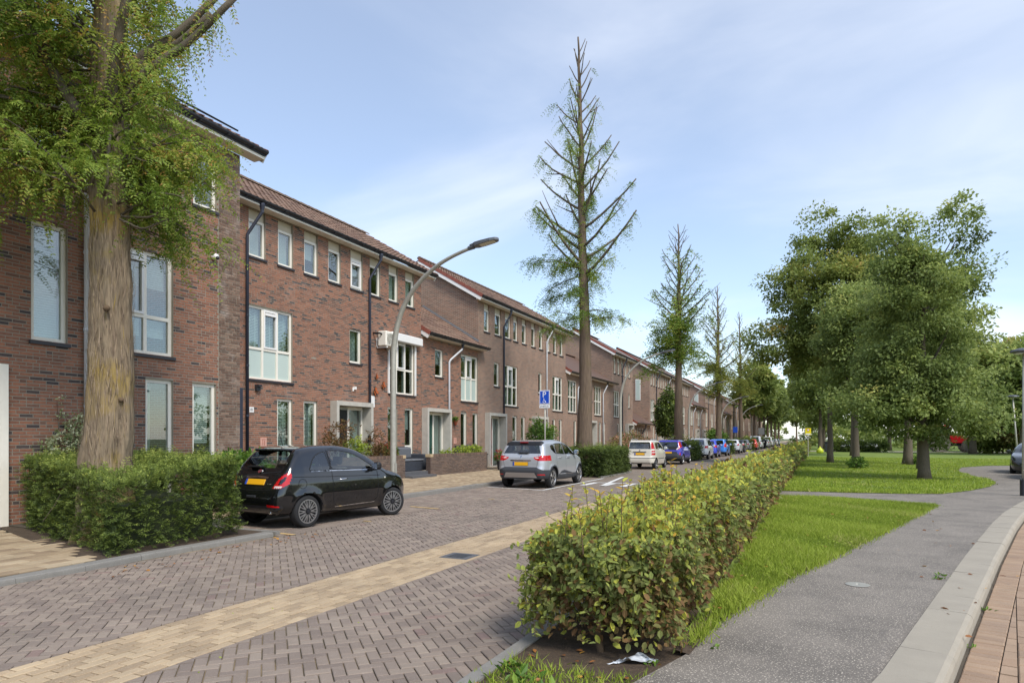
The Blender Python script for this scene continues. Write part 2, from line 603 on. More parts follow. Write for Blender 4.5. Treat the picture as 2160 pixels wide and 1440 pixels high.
M['beech_leaf'] = leafmat('beech_leaf', rough=.7, spec=.18, transl=.38, stops= [(0, srgb(116, 88, 60)), (0.16, srgb(148, 118, 78)), (0.30, srgb(122, 124, 74)), (0.55, srgb(136, 148, 84)), (0.78, srgb(166, 174, 88)),
                                         (0.93, srgb(200, 198, 84)), (1, srgb(212, 168, 74))])
M['bush_leaf'] = leafmat('bush_leaf', [(0, srgb(44, 70, 28)), (0.5, srgb(88, 122, 44)), (1, srgb(148, 172, 70))], 0.3)
M['ivy_leaf'] = leafmat('ivy_leaf', [(0, srgb(70, 92, 48)), (0.4, srgb(136, 150, 96)), (0.7, srgb(206, 208, 168)), (1, srgb(226, 226, 196))], 0.25)
M['maple_leaf'] = leafmat('maple_leaf', [(0, srgb(78, 56, 40)), (0.5, srgb(112, 96, 52)), (1, srgb(146, 88, 66))], 0.3)
M['hydrangea'] = leafmat('hydrangea', [(0, srgb(70, 92, 44)), (0.5, srgb(128, 124, 72)), (0.75, srgb(182, 132, 110)), (1, srgb(206, 150, 136))], 0.25)
M['flower_red'] = leafmat('flower_red', [(0, srgb(150, 28, 44)), (0.6, srgb(206, 44, 66)), (1, srgb(226, 96, 108))], 0.2)
M['bark'] = mat('redwood_bark', srgb(112, 95, 79), rough=0.95, var=0.45, vscale=5, stretch=(5, 5, 0.45), dirt=(srgb(100, 88, 58), 0.52, 0.70, 0.6), dscale=1.5, bump=1.0, bscale=10)
M['bark_lichen'] = mat('lichen_bark', srgb(140, 123, 100), rough=0.95, var=0.55, vscale=5.5, stretch=(5, 5, 0.4), dirt=(srgb(146, 122, 46), 0.53, 0.67, 0.75), dscale=0.9, bump=1.0, bscale=9)
M['bark_grey'] = mat('grey_bark', srgb(100, 90, 76), rough=0.95, var=0.3, vscale=12, stretch=(3, 3, 0.7), bump=0.7, bscale=18)
M['twig'] = mat('twig', srgb(98, 80, 60), rough=0.95, var=0.2)

# ------------------------------------------------------------------ the ground
def clip(poly, nx, ny, d):
    """keep the side nx*x+ny*y<=d"""
    out = []
    for i in range(len(poly)):
        a, b = poly[i], poly[(i + 1) % len(poly)]
        fa, fb = nx * a[0] + ny * a[1] - d, nx * b[0] + ny * b[1] - d
        if fa <= 0:
            out.append(a)
        if (fa < 0 < fb) or (fb < 0 < fa):
            t = fa / (fa - fb)
            out.append((a[0] + t * (b[0] - a[0]), a[1] + t * (b[1] - a[1])))
    return out


def inside(P, poly):
    x, y = P[:, 0], P[:, 1]
    r = np.zeros(len(P), bool)
    n = len(poly)
    for i in range(n):
        x1, y1 = poly[i]
        x2, y2 = poly[(i + 1) % n]
        c = ((y1 > y) != (y2 > y)) & (x < (x2 - x1) * (y - y1) / (y2 - y1 + 1e-12) + x1)
        r ^= c
    return r


def rect_template(L, Wd, th, bev):
    a, b = L / 2, Wd / 2
    q = np.array([(-a, -b), (a, -b), (a, b), (-a, b)])
    qi = np.array([(-a + bev, -b + bev), (a - bev, -b + bev), (a - bev, b - bev), (-a + bev, b - bev)])
    V = np.concatenate([np.c_[q, np.full(4, -th)], np.c_[q, np.full(4, -bev * .8)], np.c_[qi, np.zeros(4)]])
    F = [[8, 9, 10, 11]]
    for i in range(4):
        j = (i + 1) % 4
        F.append([i, j, 4 + j, 4 + i])
        F.append([4 + i, 4 + j, 8 + j, 8 + i])
    return V, np.array(F, dtype=np.int32)


def paving(parent, name, rects, polys, m, z, th=0.05, bev=0.006, jit=0.0016, single=300):
    """rects (n,5) cx,cy,rot,len,wid ; polys: cut pieces. The nearest whole ones are objects, the rest one part."""
    rects = np.asarray(rects, dtype=np.float64).reshape(-1, 5)
    zf = z if callable(z) else (lambda x, y: np.full(np.shape(x), z))
    dist = np.hypot(rects[:, 0], rects[:, 1])
    # only pieces the camera can see count as near
    dep = -rects[:, 0] * SN + rects[:, 1] * CS
    lat = rects[:, 0] * CS + rects[:, 1] * SN
    seen = (dep > 0.5) & (np.abs(lat) < 0.80 * dep) & (EYE * 1390 / np.maximum(dep, .1) < 530)
    order = np.argsort(np.where(seen, dist, dist + 1e4))
    rr = rng.random(len(rects)) * .98 + .01
    jz = rng.normal(0, jit, len(rects))
    tpl = {}
    for k in order[:single]:
        cx, cy_, ro, L, Wd = rects[k]
        key = (round(L, 3), round(Wd, 3))
        if key not in tpl:
            V, F = rect_template(L, Wd, th, bev)
            tpl[key] = mesh(name, V, F, m)
        o = bpy.data.objects.new(name, tpl[key])
        o.location = (cx, cy_, float(zf(cx, cy_)) + jz[k])
        o.rotation_euler = (rng.normal(0, .004), rng.normal(0, .004), ro)
        o['rnd'] = float(rr[k])
        link(o, parent)
    rest = order[single:]
    Vs, Fs, Rs, off = [], [], [], 0
    if len(rest):
        for key in {(round(rects[k, 3], 3), round(rects[k, 4], 3)) for k in rest}:
            s = rest[(np.abs(rects[rest, 3] - key[0]) < 1e-3) & (np.abs(rects[rest, 4] - key[1]) < 1e-3)]
            V, F = rect_template(key[0], key[1], th, bev)
            c, sn = np.cos(rects[s, 2]), np.sin(rects[s, 2])
            x = V[None, :, 0] * c[:, None] - V[None, :, 1] * sn[:, None] + rects[s, 0][:, None]
            y = V[None, :, 0] * sn[:, None] + V[None, :, 1] * c[:, None] + rects[s, 1][:, None]
            tilt = rng.normal(0, .004, (len(s), 2))
            zz_ = V[None, :, 2] + (zf(rects[s, 0], rects[s, 1]) + jz[s])[:, None] + V[None, :, 0] * tilt[:, :1] + V[None, :, 1] * tilt[:, 1:]
            Vs.append(np.stack([x, y, zz_], -1).reshape(-1, 3))
            Fs.append((F[None] + (np.arange(len(s)) * 12)[:, None, None] + off).reshape(-1, 4))
            Rs.append(np.repeat(rr[s], 12))
            off += len(s) * 12
    faces = [np.concatenate(Fs)] if Fs else []
    d = {}
    for p in polys:
        p = np.array(p)
        if len(p) < 3:
            continue
        n = len(p)
        zc = float(zf(*p.mean(0))) + rng.normal(0, jit)
        Vs.append(np.concatenate([np.c_[p, np.full(n, zc - th)], np.c_[p, np.full(n, zc)]]))
        d.setdefault(n, []).append([off + n + i for i in range(n)])
        for i in range(n):
            j = (i + 1) % n
            d.setdefault(4, []).append([off + i, off + j, off + n + j, off + n + i])
        Rs.append(np.full(2 * n, rng.random() * .9))
        off += 2 * n
    for v in d.values():
        faces.append(np.array(v, dtype=np.int32))
    if off:
        o = obj(name + '_field', np.concatenate(Vs), faces, m, parent, rnd=np.concatenate(Rs))
        tag(o, kind='stuff')


def shrink(poly, g):
    p = np.array(poly)
    c = p.mean(0)
    d = p - c
    l_ = np.linalg.norm(d, axis=1)[:, None]
    return [tuple(v) for v in c + d * np.maximum(0, (l_ - g)) / l_]


XK = -10.05      # sidewalk kerb
XB = -8.2        # kerb of the tree beds
XP = -8.1        # edge of the parking lane
XS0, XS1 = -5.15, -4.18   # pale drainage strip
XH = -2.12       # kerb at the beech hedge
YN, YF = 2.0, 20.5

g0 = obj('ground', [(-900, -300, -0.08), (900, -300, -0.08), (900, 1800, -0.08), (-900, 1800, -0.08)], [[0, 1, 2, 3]], M['ground'])
tag(g0, kind='structure')
road = obj('road', [(XK - .02, -8, -0.016), (XH, -8, -0.016), (XH, YF, -0.016), (XK - .02, YF, -0.016)], [[0, 1, 2, 3]], M['sand'])
tag(road, kind='structure')
rf = obj('road_surface', [(XK - .02, YF, -0.003), (XH, YF, -0.003), (XH, 420, -0.003), (XK - .02, 420, -0.003)], [[0, 1, 2, 3]], M['road_far'], road)
sf = obj('drainage_strip', [(XS0, YF, 0.003), (XS1, YF, 0.003), (XS1, 420, 0.003), (XS0, 420, 0.003)], [[0, 1, 2, 3]], M['strip_far'])
tag(sf, kind='structure')

# herringbone at 45 degrees in the driving lanes
U = 0.105
PITCH = 0.092
rects, polys = [], []
ca = math.sqrt(.5)
for (xa, xb) in ((XP + .01, XS0 - .005), (XS1 + .005, XH - .01)):
    for i in range(-390, 390):
        for j in range(-110, 110):
            ax, ay = i + 2 * j, i - 2 * j
            for (bx0, by0, lx, ly) in ((ax, ay, 2, 1), (ax, ay + 1, 1, 2)):
                u, v = (bx0 + lx / 2) * PITCH, (by0 + ly / 2) * PITCH
                x, y = (u - v) * ca - 5, (u + v) * ca + 10
                if x < xa - .2 or x > xb + .2 or y < YN or y > YF:
                    continue
                ro = math.pi / 4 + (math.pi / 2 if ly == 2 else 0)
                L, Wd = 2 * PITCH - .008, PITCH - .008
                ext = .095
                if xa + ext < x < xb - ext:
                    rects.append((x, y, ro, L, Wd))
                else:
                    c, s = math.cos(ro), math.sin(ro)
                    pl = [(x + c * a - s * b, y + s * a + c * b) for a, b in ((-L / 2, -Wd / 2), (L / 2, -Wd / 2), (L / 2, Wd / 2), (-L / 2, Wd / 2))]
                    pl = clip(clip(pl, 1, 0, xb), -1, 0, -xa)
                    if len(pl) >= 3:
                        polys.append(pl)
# running bond in the parking lane
k = 0
x = XK + .055
while x < XP - .03:
    y = YN + (0.05 if k % 2 else -0.055)
    while y < YF:
        if not (y < 8.35 and x < XB + .1):
            rects.append((x, y, math.pi / 2, .207, .099))
        y += 0.2135
    x += 0.1065
    k += 1
paving(road, 'paver', rects, polys, M['paver'], 0.0)
# the pale strip, long stones in running bond
strip = obj('drainage_strip', [(XS0, -8, -0.02), (XS1, -8, -0.02), (XS1, YF, -0.02), (XS0, YF, -0.02)], [[0, 1, 2, 3]], M['pink_joint'])
tag(strip, kind='structure')
rects = []
for r in range(10):
    x = XS0 + .0485 + r * .097
    y = 1.6 + (r % 2) * .1 + rng.random() * .02
    while y < YF:
        if not (-4.73 < x < -4.17 and 7.6 < y < 8.24):
            rects.append((x, y, math.pi / 2, .190, .085))
        y += .202
paving(strip, 'strip_stone', rects, [], M['strip'], 0.002)
# cast iron gully grate set in the strip
t = thing('gully_grate', 'grey cast iron drain grate set in the pale road strip', 'drain', (-4.45, 7.92, 0))
mb = MB()
mb.box(-4.66, -4.24, 7.72, 7.77, -.02, .008).box(-4.66, -4.24, 8.07, 8.12, -.02, .008).box(-4.66, -4.58, 7.77, 8.07, -.02, .008).box(-4.32, -4.24, 7.77, 8.07, -.02, .008)
mb.build('frame', M['lamp_head'], t)
obj('surround', *boxVF([(-4.73, -4.17, 7.5, 7.72, -.03, .003), (-4.73, -4.17, 8.12, 8.34, -.03, .003), (-4.73, -4.66, 7.72, 8.12, -.03, .003), (-4.24, -4.17, 7.72, 8.12, -.03, .003)]), M['strip'], t, rnd=np.full(32, .4))
for i in range(6):
    MB().box(-4.585 + .0, -4.315, 7.775 + i * .056, 7.790 + i * .056, -.01, .006).build('bar', M['lamp_head'], t)
obj('drain_pit', [(-4.58, 7.77, -.014), (-4.32, 7.77, -.014), (-4.32, 8.07, -.014), (-4.58, 8.07, -.014)], [[0, 1, 2, 3]], M['black'], t)

# painted lines and speed table marks
def paintpoly(name, poly, z, m, label=None, cat=None):
    o = obj(name, [(a, b, z) for a, b in poly], [list(range(len(poly)))], m)
    tag(o, kind='structure')
    return o


def stripe(a, b, w):
    a, b = np.array(a, float), np.array(b, float)
    d = (b - a) / np.linalg.norm(b - a)
    n = np.array([-d[1], d[0]]) * w / 2
    return [tuple(a + n), tuple(b + n), tuple(b - n), tuple(a - n)]


paintpoly('parking_line', stripe((-9.9, 19.55), (-7.72, 19.0), .10), .0075, M['paint'])
paintpoly('parking_line', stripe((-7.72, 18.96), (-7.78, 25.6), .10), .0115, M['paint'])
paintpoly('parking_line', stripe((-8.75, 13.2), (-7.85, 13.0), .10), .0075, M['paint_yellow'])
paintpoly('parking_line', stripe((-8.55, 8.55), (-7.95, 8.5), .10), .0075, M['paint_yellow'])
for (x, y) in ((-8.05, 10.5), (-7.95, 15.7)):
    paintpoly('paint_mark', stripe((x, y), (x + .2, y - .03), .06), .0075, M['paint_yellow'])
for i, x in enumerate(np.linspace(-7.3, -2.4, 8)):
    L = 1.35
    paintpoly('speed_table_marking', [(x - .12, 21.6), (x + .12, 21.6), (x + .12, 21.6 + L), (x - .12, 21.6 + L)], .0085, M['paint'])
paintpoly('speed_table_marking', [(-7.4, 22.95), (-2.3, 22.95), (-2.3, 23.15), (-7.4, 23.15)], .0125, M['paint'])
paintpoly('speed_table_marking', stripe((-6.6, 21.6), (-7.3, 26.8), .14), .0165, M['paint'])
for i, x in enumerate(np.linspace(-7.2, -2.6, 9)):
    paintpoly('speed_table_marking', [(x - .18, 79.5), (x + .18, 79.5), (x + .18, 81), (x - .18, 81)], .0085, M['paint'])

# kerbs, each stone its own piece
def kerb_run(name, pts, w, ztop, zbot, m, step=1.0, rad=0.02, side=1):
    """stones along a polyline; pts is the road-side edge, the stone lies on its left (side=1) or right (-1)"""
    P = np.array(pts, float)
    seg = np.linalg.norm(np.diff(P, axis=0), axis=1)
    cum = np.r_[0, np.cumsum(seg)]
    tot = cum[-1]
    n = max(1, int(round(tot / step)))
    par = thing(name, None, None, (*P[0], 0))
    tag(par, kind='structure')
    for i in range(n):
        s0, s1 = tot * i / n + .003, tot * (i + 1) / n - .003
        a = np.array([np.interp(s0, cum, P[:, 0]), np.interp(s0, cum, P[:, 1])])
        b = np.array([np.interp(s1, cum, P[:, 0]), np.interp(s1, cum, P[:, 1])])
        L = np.linalg.norm(b - a)
        V, F = [], []
        pr = [(0, zbot), (0.012, ztop - rad), (rad * .55, ztop - rad * .35), (rad * 1.2, ztop), (w, ztop), (w, zbot)]
        for xx in (0, L):
            for (q, z) in pr:
                V.append((xx, side * q, z))
        k6 = len(pr)
        for q in range(k6):
            r = (q + 1) % k6
            F.append([q, r, k6 + r, k6 + q])
        F += [list(range(k6))[::-1], list(range(k6, 2 * k6))]
        o = obj('kerb_stone', V, F, m, par)
        ang = math.atan2(*(b - a)[::-1])
        o.location = (a[0], a[1], rng.normal(0, .0025))
        o.rotation_euler = (rng.normal(0, .006), 0, ang)
    return par


kerb_run('sidewalk_kerb', [(XK, 8.5), (XK, 26.2)], .16, .115, -.1, M['kerb'], 1.0, .03, side=1)
kerb_run('sidewalk_kerb', [(XK, 31.0), (XK, 48.0)], .16, .115, -.1, M['kerb'], 4.0, .03, side=1)
obj('kerb_stone', *boxVF([(XK - .16, XK, 52, 400, -.1, .115)]), M['kerb'], tag(thing('sidewalk_kerb', None, None, (XK, 52, 0)), kind='structure'))
kerb_run('bed_kerb', [(XB + .1, 2.0), (XB + .08, 5.0), (XB, 5.9), (XB, 8.3)], .2, .06, -.1, M['kerb'], .8, .03, side=1)
kerb_run('bed_kerb', [(XB - .05, 8.38), (XK, 8.38)], .12, .05, -.1, M['kerb'], .9, .02, side=-1)
kerb_run('hedge_kerb', [(XH, YF), (XH, 2.0)], .13, .05, -.1, M['kerb'], .95, .015, side=1)
obj('kerb_stone', *boxVF([(XH, XH + .12, YF + .1, 300, -.1, .05)]), M['kerb'], tag(thing('hedge_kerb', None, None, (XH, YF, 0)), kind='structure'))

# sidewalk on the house side
def zw(x, y):
    return .105 + (XK - np.asarray(x)) * .018


walk = obj('sidewalk', [(-15.2, -6, .128), (XB - .2, -6, .046), (XB - .2, 6.6, .046), (-15.2, 6.6, .128), (-15.2, 6.6, .182), (XK - .16, 6.6, .092), (XK - .16, 29, .092), (-15.2, 29, .182)],
           [[0, 1, 2, 3], [4, 5, 6, 7]], M['pink_joint'])
tag(walk, kind='structure')
obj('walk_surface', [(-15.2, 29, .196), (XK - .16, 29, .108), (XK - .16, 420, .108), (-15.2, 420, .196)], [[0, 1, 2, 3]], M['walk_far'], walk)
rects = []
k = 0
x = XK - .16 - .055
while x > -13.9:
    y = 8.6 + (k % 2) * .105
    while y < 29:
        rects.append((x, y, math.pi / 2, .206, .1))
        y += .2125
    x -= .1065
    k += 1
nr = len(rects)
k = 0
x = XB - .31
while x > -12.5:                      # the near bit, larger beige flags
    y = 2.6 + (k % 2) * .15
    while y < 6.3:
        if y < 5.35 + (XB - x) * .33:
            rects.append((x, y, math.pi / 2, .294, .194))
        y += .30
    x -= .20
    k += 1
paving(walk, 'sidewalk_paver', rects, [], M['walk'], lambda x, y: np.where(np.asarray(y) < 6.8, .062 + (XB - np.asarray(x)) * .012, zw(x, y)), single=300)

# right-hand side: raised verge with lawn, asphalt path, pale kerb and the pink brick street
ZP = .06
KI = [(-.55, 1.5), (-.16, 3.2), (.38, 4.95), (.80, 6.6), (1.25, 8.35), (1.83, 10.6), (2.88, 14.5), (3.6, 17.0), (4.7, 20.3), (6.2, 24.5), (8.0, 29.5), (10.5, 36.5), (14.0, 46.0)]
verge = obj('verge', [(XH + .12, -6, .035), (-1.2, -6, .035), (-.72, 4.6, .035), (-.72, 22, .035), (-.72, 300, .035), (XH + .12, 300, .035)], [[0, 1, 2, 3, 4, 5]], M['soil'])
tag(verge, kind='structure')
AL = [(-2.0, -3), (-1.25, 3.4), (-1.05, 4.2), (-.86, 4.85), (-.80, 5.7), (-.62, 6.5), (-.38, 7.7), (.02, 9.0), (.42, 10.45), (1.0, 12.5), (1.62, 14.7), (2.5, 17.9)]
P1 = [(2.42, 18.1), (1.2, 18.75), (.2, 18.95), (-.95, 19.1)]
P2 = [(-.95, 21.1), (.8, 21.2), (2.2, 21.4), (3.2, 21.8)]
L2 = [(4.2, 23.6), (5.1, 25.8), (5.75, 28.2), (5.95, 30.5), (5.9, 33.5), (6.1, 37.5), (7.0, 42.0), (9.0, 45.5), (12.5, 47.0)]
path = obj('path', [(a, b, ZP) for a, b in AL + P1 + P2 + L2] + [(a, b, ZP) for a, b in KI[::-1]] + [(-1.0, -3, ZP)], [list(range(len(AL + P1 + P2 + L2) + len(KI) + 1))], M['asphalt'])
tag(path, kind='structure')
LW1 = [(-.9, 5.0)] + AL[4:] + P1
lawn1 = obj('lawn', [(a, b, ZP + .012) for a, b in [(p[0] - .05, p[1] + .03) for p in LW1]], [list(range(len(LW1)))], M['grassbase'])
tag(lawn1, kind='structure')
LW2 = P2 + L2 + [(30, 47.5), (40, 86), (-.95, 86)]
lawn2 = obj('lawn', [(a, b, ZP + .012) for a, b in LW2], [list(range(len(LW2)))], M['grassbase'])
tag(lawn2, kind='structure')
fp = obj('far_path', [(-.9, 86, .07), (40, 86, .07), (42, 91, .07), (-.9, 91, .07)], [[0, 1, 2, 3]], mat('far_path', srgb(176, 164, 150), rough=.9, var=.1))
tag(fp, kind='structure')
lawn3 = obj('lawn', [(-.9, 91, .072), (90, 91, .072), (200, 420, .072), (-.9, 420, .072)], [[0, 1, 2, 3]], M['grassbase'])
tag(lawn3, kind='structure')

# worn earth along the edge of the path
for (a0, b0), (a1, b1) in zip(AL[3:-1], AL[4:]):
    w0, w1 = .06 + .10 * rng.random(), .06 + .10 * rng.random()
    tag(obj('worn_edge', [(a0 + .03, b0, ZP + .004), (a1 + .03, b1, ZP + .004), (a1 - w1, b1 + .02, ZP + .018), (a0 - w0, b0 + .02, ZP + .018)], [[0, 1, 2, 3]], M['soil']), kind='structure')
kp = kerb_run('street_kerb', [(a + .36 * .97, b - .36 * .25) for a, b in KI], .36, ZP + .006, -.12, M['kerb_light'], 0.72, .05, side=1)
pk = obj('brick_street', [(-.1, -3, -.056)] + [(a + .34, b - .09, -.056) for a, b in KI] + [(40, 46, -.056), (40, -3, -.056)], [list(range(len(KI) + 3))], M['pink_joint'])
tag(pk, kind='structure')
KO = np.array([(a + .36 * .97 + .01, b - .09) for a, b in KI])
seg = np.r_[0, np.cumsum(np.linalg.norm(np.diff(KO, axis=0), axis=1))]
rects = []
s = .1
while s < seg[-1] - .3:
    cx, cy_ = np.interp(s, seg, KO[:, 0]), np.interp(s, seg, KO[:, 1])
    dx, dy = np.interp(s + .1, seg, KO[:, 0]) - cx, np.interp(s + .1, seg, KO[:, 1]) - cy_
    a = math.atan2(dy, dx)
    rects.append((cx + math.sin(a) * .115, cy_ - math.cos(a) * .115, a + math.pi / 2, .205, .1))
    s += .1065
a = R(77.6)
cut = []
for i in range(-16, 60):
    for j in range(-10, 130):
        u, v = j * .2125 + (i % 2) * .1, i * .1075
        x = .2 + math.cos(a) * u + math.sin(a) * v
        y = 1.0 + math.sin(a) * u - math.cos(a) * v
        kx = np.interp(y + .09, KO[:, 1], KO[:, 0])
        if x < kx + .10 or y < 1.8 or y > 24 or x > kx + 2.2:
            continue
        if x > kx + .34:
            rects.append((x, y, a, .205, .1))
        else:
            c_, s_ = math.cos(a), math.sin(a)
            pl_ = [(x + c_ * p - s_ * q, y + s_ * p + c_ * q) for p, q in ((-.1025, -.05), (.1025, -.05), (.1025, .05), (-.1025, .05))]
            ka = math.atan2(.4, np.interp(y + .49, KO[:, 1], KO[:, 0]) - kx)
            nx_, ny_ = math.sin(ka), -math.cos(ka)
            pl_ = clip(pl_, -nx_, -ny_, -(nx_ * kx + ny_ * (y + .09)) - .226)
            if len(pl_) >= 3:
                cut.append(pl_)
paving(pk, 'street_brick', rects, cut, M['pink'], -.04, bev=.008, jit=.002)

# round survey disc in the asphalt and a scrap of plastic litter
V, F = lathe([(.0, .0), (.11, .0), (.12, .006), (.1, .010), (.02, .010), (.015, .004)], 28)
tag(obj('manhole_disc', V + np.array([.4, 7.92, ZP]), F, M['lamp_grey']), 'small round grey metal cover set in the asphalt path', 'cover')
n = 12
gx, gy = np.meshgrid(np.linspace(-.5, .5, n), np.linspace(-.5, .5, n))
w = rng.normal(0, .007, (n, n))
for _ in range(2):
    w[1:-1, 1:-1] = (w[1:-1, 1:-1] * 2 + w[:-2, 1:-1] + w[2:, 1:-1]) / 4
lx = gx * .24 * (1 + .25 * np.sin(gy * 9)) + .03 * gy
ly = gy * .13 * (1 + .3 * np.sin(gx * 7 + 1))
V = np.stack([lx - 1.17, ly + 4.6 + .15 * gx, .052 + np.abs(w) * 1.8 + .018 * np.cos(gx * 6)], -1).reshape(-1, 3)
F = [[i * n + j, i * n + j + 1, (i + 1) * n + j + 1, (i + 1) * n + j] for i in range(n - 1) for j in range(n - 1)]
tag(obj('plastic_wrapper', V, F, mat('litter', srgb(196, 200, 206), rough=.3), smooth=True), 'crumpled pale grey plastic wrapper lying on the soil under the hedge', 'litter')

# grass blades
def fieldnoise(x, y, s=1.0):
    return (np.sin(x * 2.1 * s + 1.3 * np.sin(y * 1.7 * s)) + np.sin(y * 2.6 * s + 1.1 * np.sin(x * 1.3 * s + 2)) + np.sin((x + y) * 4.3 * s + 1)) / 6 + .5


def grass(name, poly, n, hmin, hmax, w, z, parent, ymax=None, seed=1, bias=1.0):
    r = np.random.default_rng(seed)
    p = np.array(poly)
    lo, hi = p.min(0), p.max(0)
    if ymax: hi[1] = min(hi[1], ymax)
    P = np.empty((0, 2))
    while len(P) < n:
        q = r.random((n * 2, 2)) ** np.array([1, bias]) * (hi - lo) + lo
        q = q[inside(q, poly)]
        f = fieldnoise(q[:, 0], q[:, 1])
        q = q[r.random(len(q)) < .35 + .65 * f]
        P = np.concatenate([P, q])
    P = P[:n] + r.normal(0, .045, (n, 2))
    f = fieldnoise(P[:, 0] + 5, P[:, 1], .8)
    h = (hmin + (hmax - hmin) * r.random(n)) * (.6 + .8 * f)
    a = r.random(n) * 2 * np.pi
    lean = r.normal(0, .55, (n, 2))
    B = np.c_[P, np.full(n, z)]
    side = np.c_[np.cos(a), np.sin(a), np.zeros(n)] * (w * (.6 + .8 * r.random(n)))[:, None]
    tip = B + np.c_[lean * h[:, None], h]
    V = np.stack([B - side, B + side, tip], 1).reshape(-1, 3)
    F = np.arange(3 * n, dtype=np.int32).reshape(-1, 3)
    rr = np.clip(.15 + .5 * f + r.normal(0, .16, n), .01, .99)
    rr[r.random(n) < .03 + .25 * (fieldnoise(P[:, 0] * .6 + 3, P[:, 1] * .5, 1.0) > .78)] = .97
    o = obj(name, V, F, M['grass'], None, rnd=np.repeat(rr, 3))
    tag(o, {'near': 'short bright green grass of the small lawn beside the hedge', 'far': 'green grass of the wide lawn under the trees', 'edge': 'thin grass on the bare soil at the near end of the beech hedge'}[parent], 'grass', kind='stuff')


grass('grass', [(a + .05, b) for a, b in LW1], 105000, .02, .085, .0055, ZP + .01, 'near', seed=3, bias=1.35)
grass('grass', LW2, 80000, .03, .09, .014, ZP + .01, 'far', ymax=60, seed=4, bias=1.9)

# ------------------------------------------------------------------ the terraced houses
def brick_fill(Y0, Y1, z0, z1, ops, bw=.22, bh=.0605, j=.016):
    """brick boxes (y0,y1,z0,z1) around openings"""
    out = []
    nz = int((z1 - z0) / bh)
    for c in range(nz):
        za = z0 + c * bh
        zm = za + bh / 2
        iv = [(Y0, Y1)]
        for (a, b, p, q) in ops:
            if p - .005 < zm < q + .005:
                nv = []
                for (s, e) in iv:
                    if b <= s or a >= e:
                        nv.append((s, e)); continue
                    if a > s: nv.append((s, a))
                    if b < e: nv.append((b, e))
                iv = nv
        off = (c % 2) * bw / 2 + (0.055 if c % 5 == 3 else 0)
        for (s, e) in iv:
            y = math.floor((s - off) / bw) * bw + off
            while y < e:
                a, b = max(y, s), min(y + bw, e)
                if b - a > .03:
                    if rng.random() < .12 and b - a > .2:
                        out.append((a, a + (b - a) / 2, za, za + bh)); out.append((a + (b - a) / 2, b, za, za + bh))
                    else:
                        out.append((a, b, za, za + bh))
                y += bw
    o = np.array(out)
    o[:, 0] += j / 2; o[:, 1] -= j / 2; o[:, 2] += j / 2; o[:, 3] -= j / 2
    return o


def lay_bricks(parent, X, bl, m, name='brick', proud=.004, single=300, depth=.05, sgn=1):
    """bl (n,4) -> boxes on the plane X; nearest whole bricks as objects"""
    full = np.abs((bl[:, 1] - bl[:, 0]) - .204) < .002
    d = np.hypot(X, (bl[:, 0] + bl[:, 1]) / 2) + np.abs((bl[:, 2] + bl[:, 3]) / 2 - EYE) * .6
    d = np.where(full, d, 1e5)
    # only columns inside the frame
    ym = (bl[:, 0] + bl[:, 1]) / 2
    lat, dep = X * CS + ym * SN, -X * SN + ym * CS
    d = np.where((lat > -.77 * dep), d, d + 1e4)
    order = np.argsort(d)
    # dark bricks come in little runs
    rr = np.clip(rng.random(len(bl)) ** 1.1 * .78 + .01, 0.01, .8)
    dk = rng.random(len(bl)) < .09
    dk |= np.roll(dk, 1) & (rng.random(len(bl)) < .25)
    rr[dk] = .82 + rng.random(dk.sum()) * .17
    me = None
    cnt = 0
    for k in order[:single]:
        if d[k] > 9e3:
            break
        if me is None:
            V, F = boxVF([(-depth, proud, -.102, .102, -.02225, .02225)])
            me = mesh(name, V, F, m)
        o = bpy.data.objects.new(name, me)
        o.location = (X + rng.normal(0, .0012), ym[k], (bl[k, 2] + bl[k, 3]) / 2)
        o['rnd'] = float(rr[k])
        link(o, parent)
        cnt += 1
    rest = order[cnt:]
    b = bl[rest]
    pr = proud + rng.normal(0, .0012, len(b))
    bs = np.c_[np.full(len(b), X - depth), X + pr, b[:, 0], b[:, 1], b[:, 2], b[:, 3]]
    o = boxes(name + '_field', bs, m, parent, rnd=rr[rest])
    tag(o, kind='stuff')


def facade(parent, X, Y0, Y1, z0, z1, ops, bricks=True, rev=.13, m=None, fm=None):
    ys = sorted({Y0, Y1, *[o[0] for o in ops], *[o[1] for o in ops]})
    zs = sorted({z0, z1, *[o[2] for o in ops], *[o[3] for o in ops]})
    V, F = [], []
    for i in range(len(ys) - 1):
        for j in range(len(zs) - 1):
            ym, zm = (ys[i] + ys[i + 1]) / 2, (zs[j] + zs[j + 1]) / 2
            if any(o[0] < ym < o[1] and o[2] < zm < o[3] for o in ops):
                continue
            n = len(V)
            V += [(X, ys[i], zs[j]), (X, ys[i + 1], zs[j]), (X, ys[i + 1], zs[j + 1]), (X, ys[i], zs[j + 1])]
            F.append([n, n + 1, n + 2, n + 3])
    for (a, b, p, q) in ops:
        n = len(V)
        V += [(X, a, p), (X, b, p), (X, b, q), (X, a, q), (X - rev, a, p), (X - rev, b, p), (X - rev, b, q), (X - rev, a, q)]
        F += [[n, n + 4, n + 5, n + 1], [n + 1, n + 5, n + 6, n + 2], [n + 2, n + 6, n + 7, n + 3], [n + 3, n + 7, n + 4, n]]
    w = obj('wall', V, F, (M['mortar'] if bricks else (fm or M['brick_far'])), parent)
    if bricks:
        lay_bricks(w, X, brick_fill(Y0, Y1, z0, z1, ops), m or M['brick'])
    return w


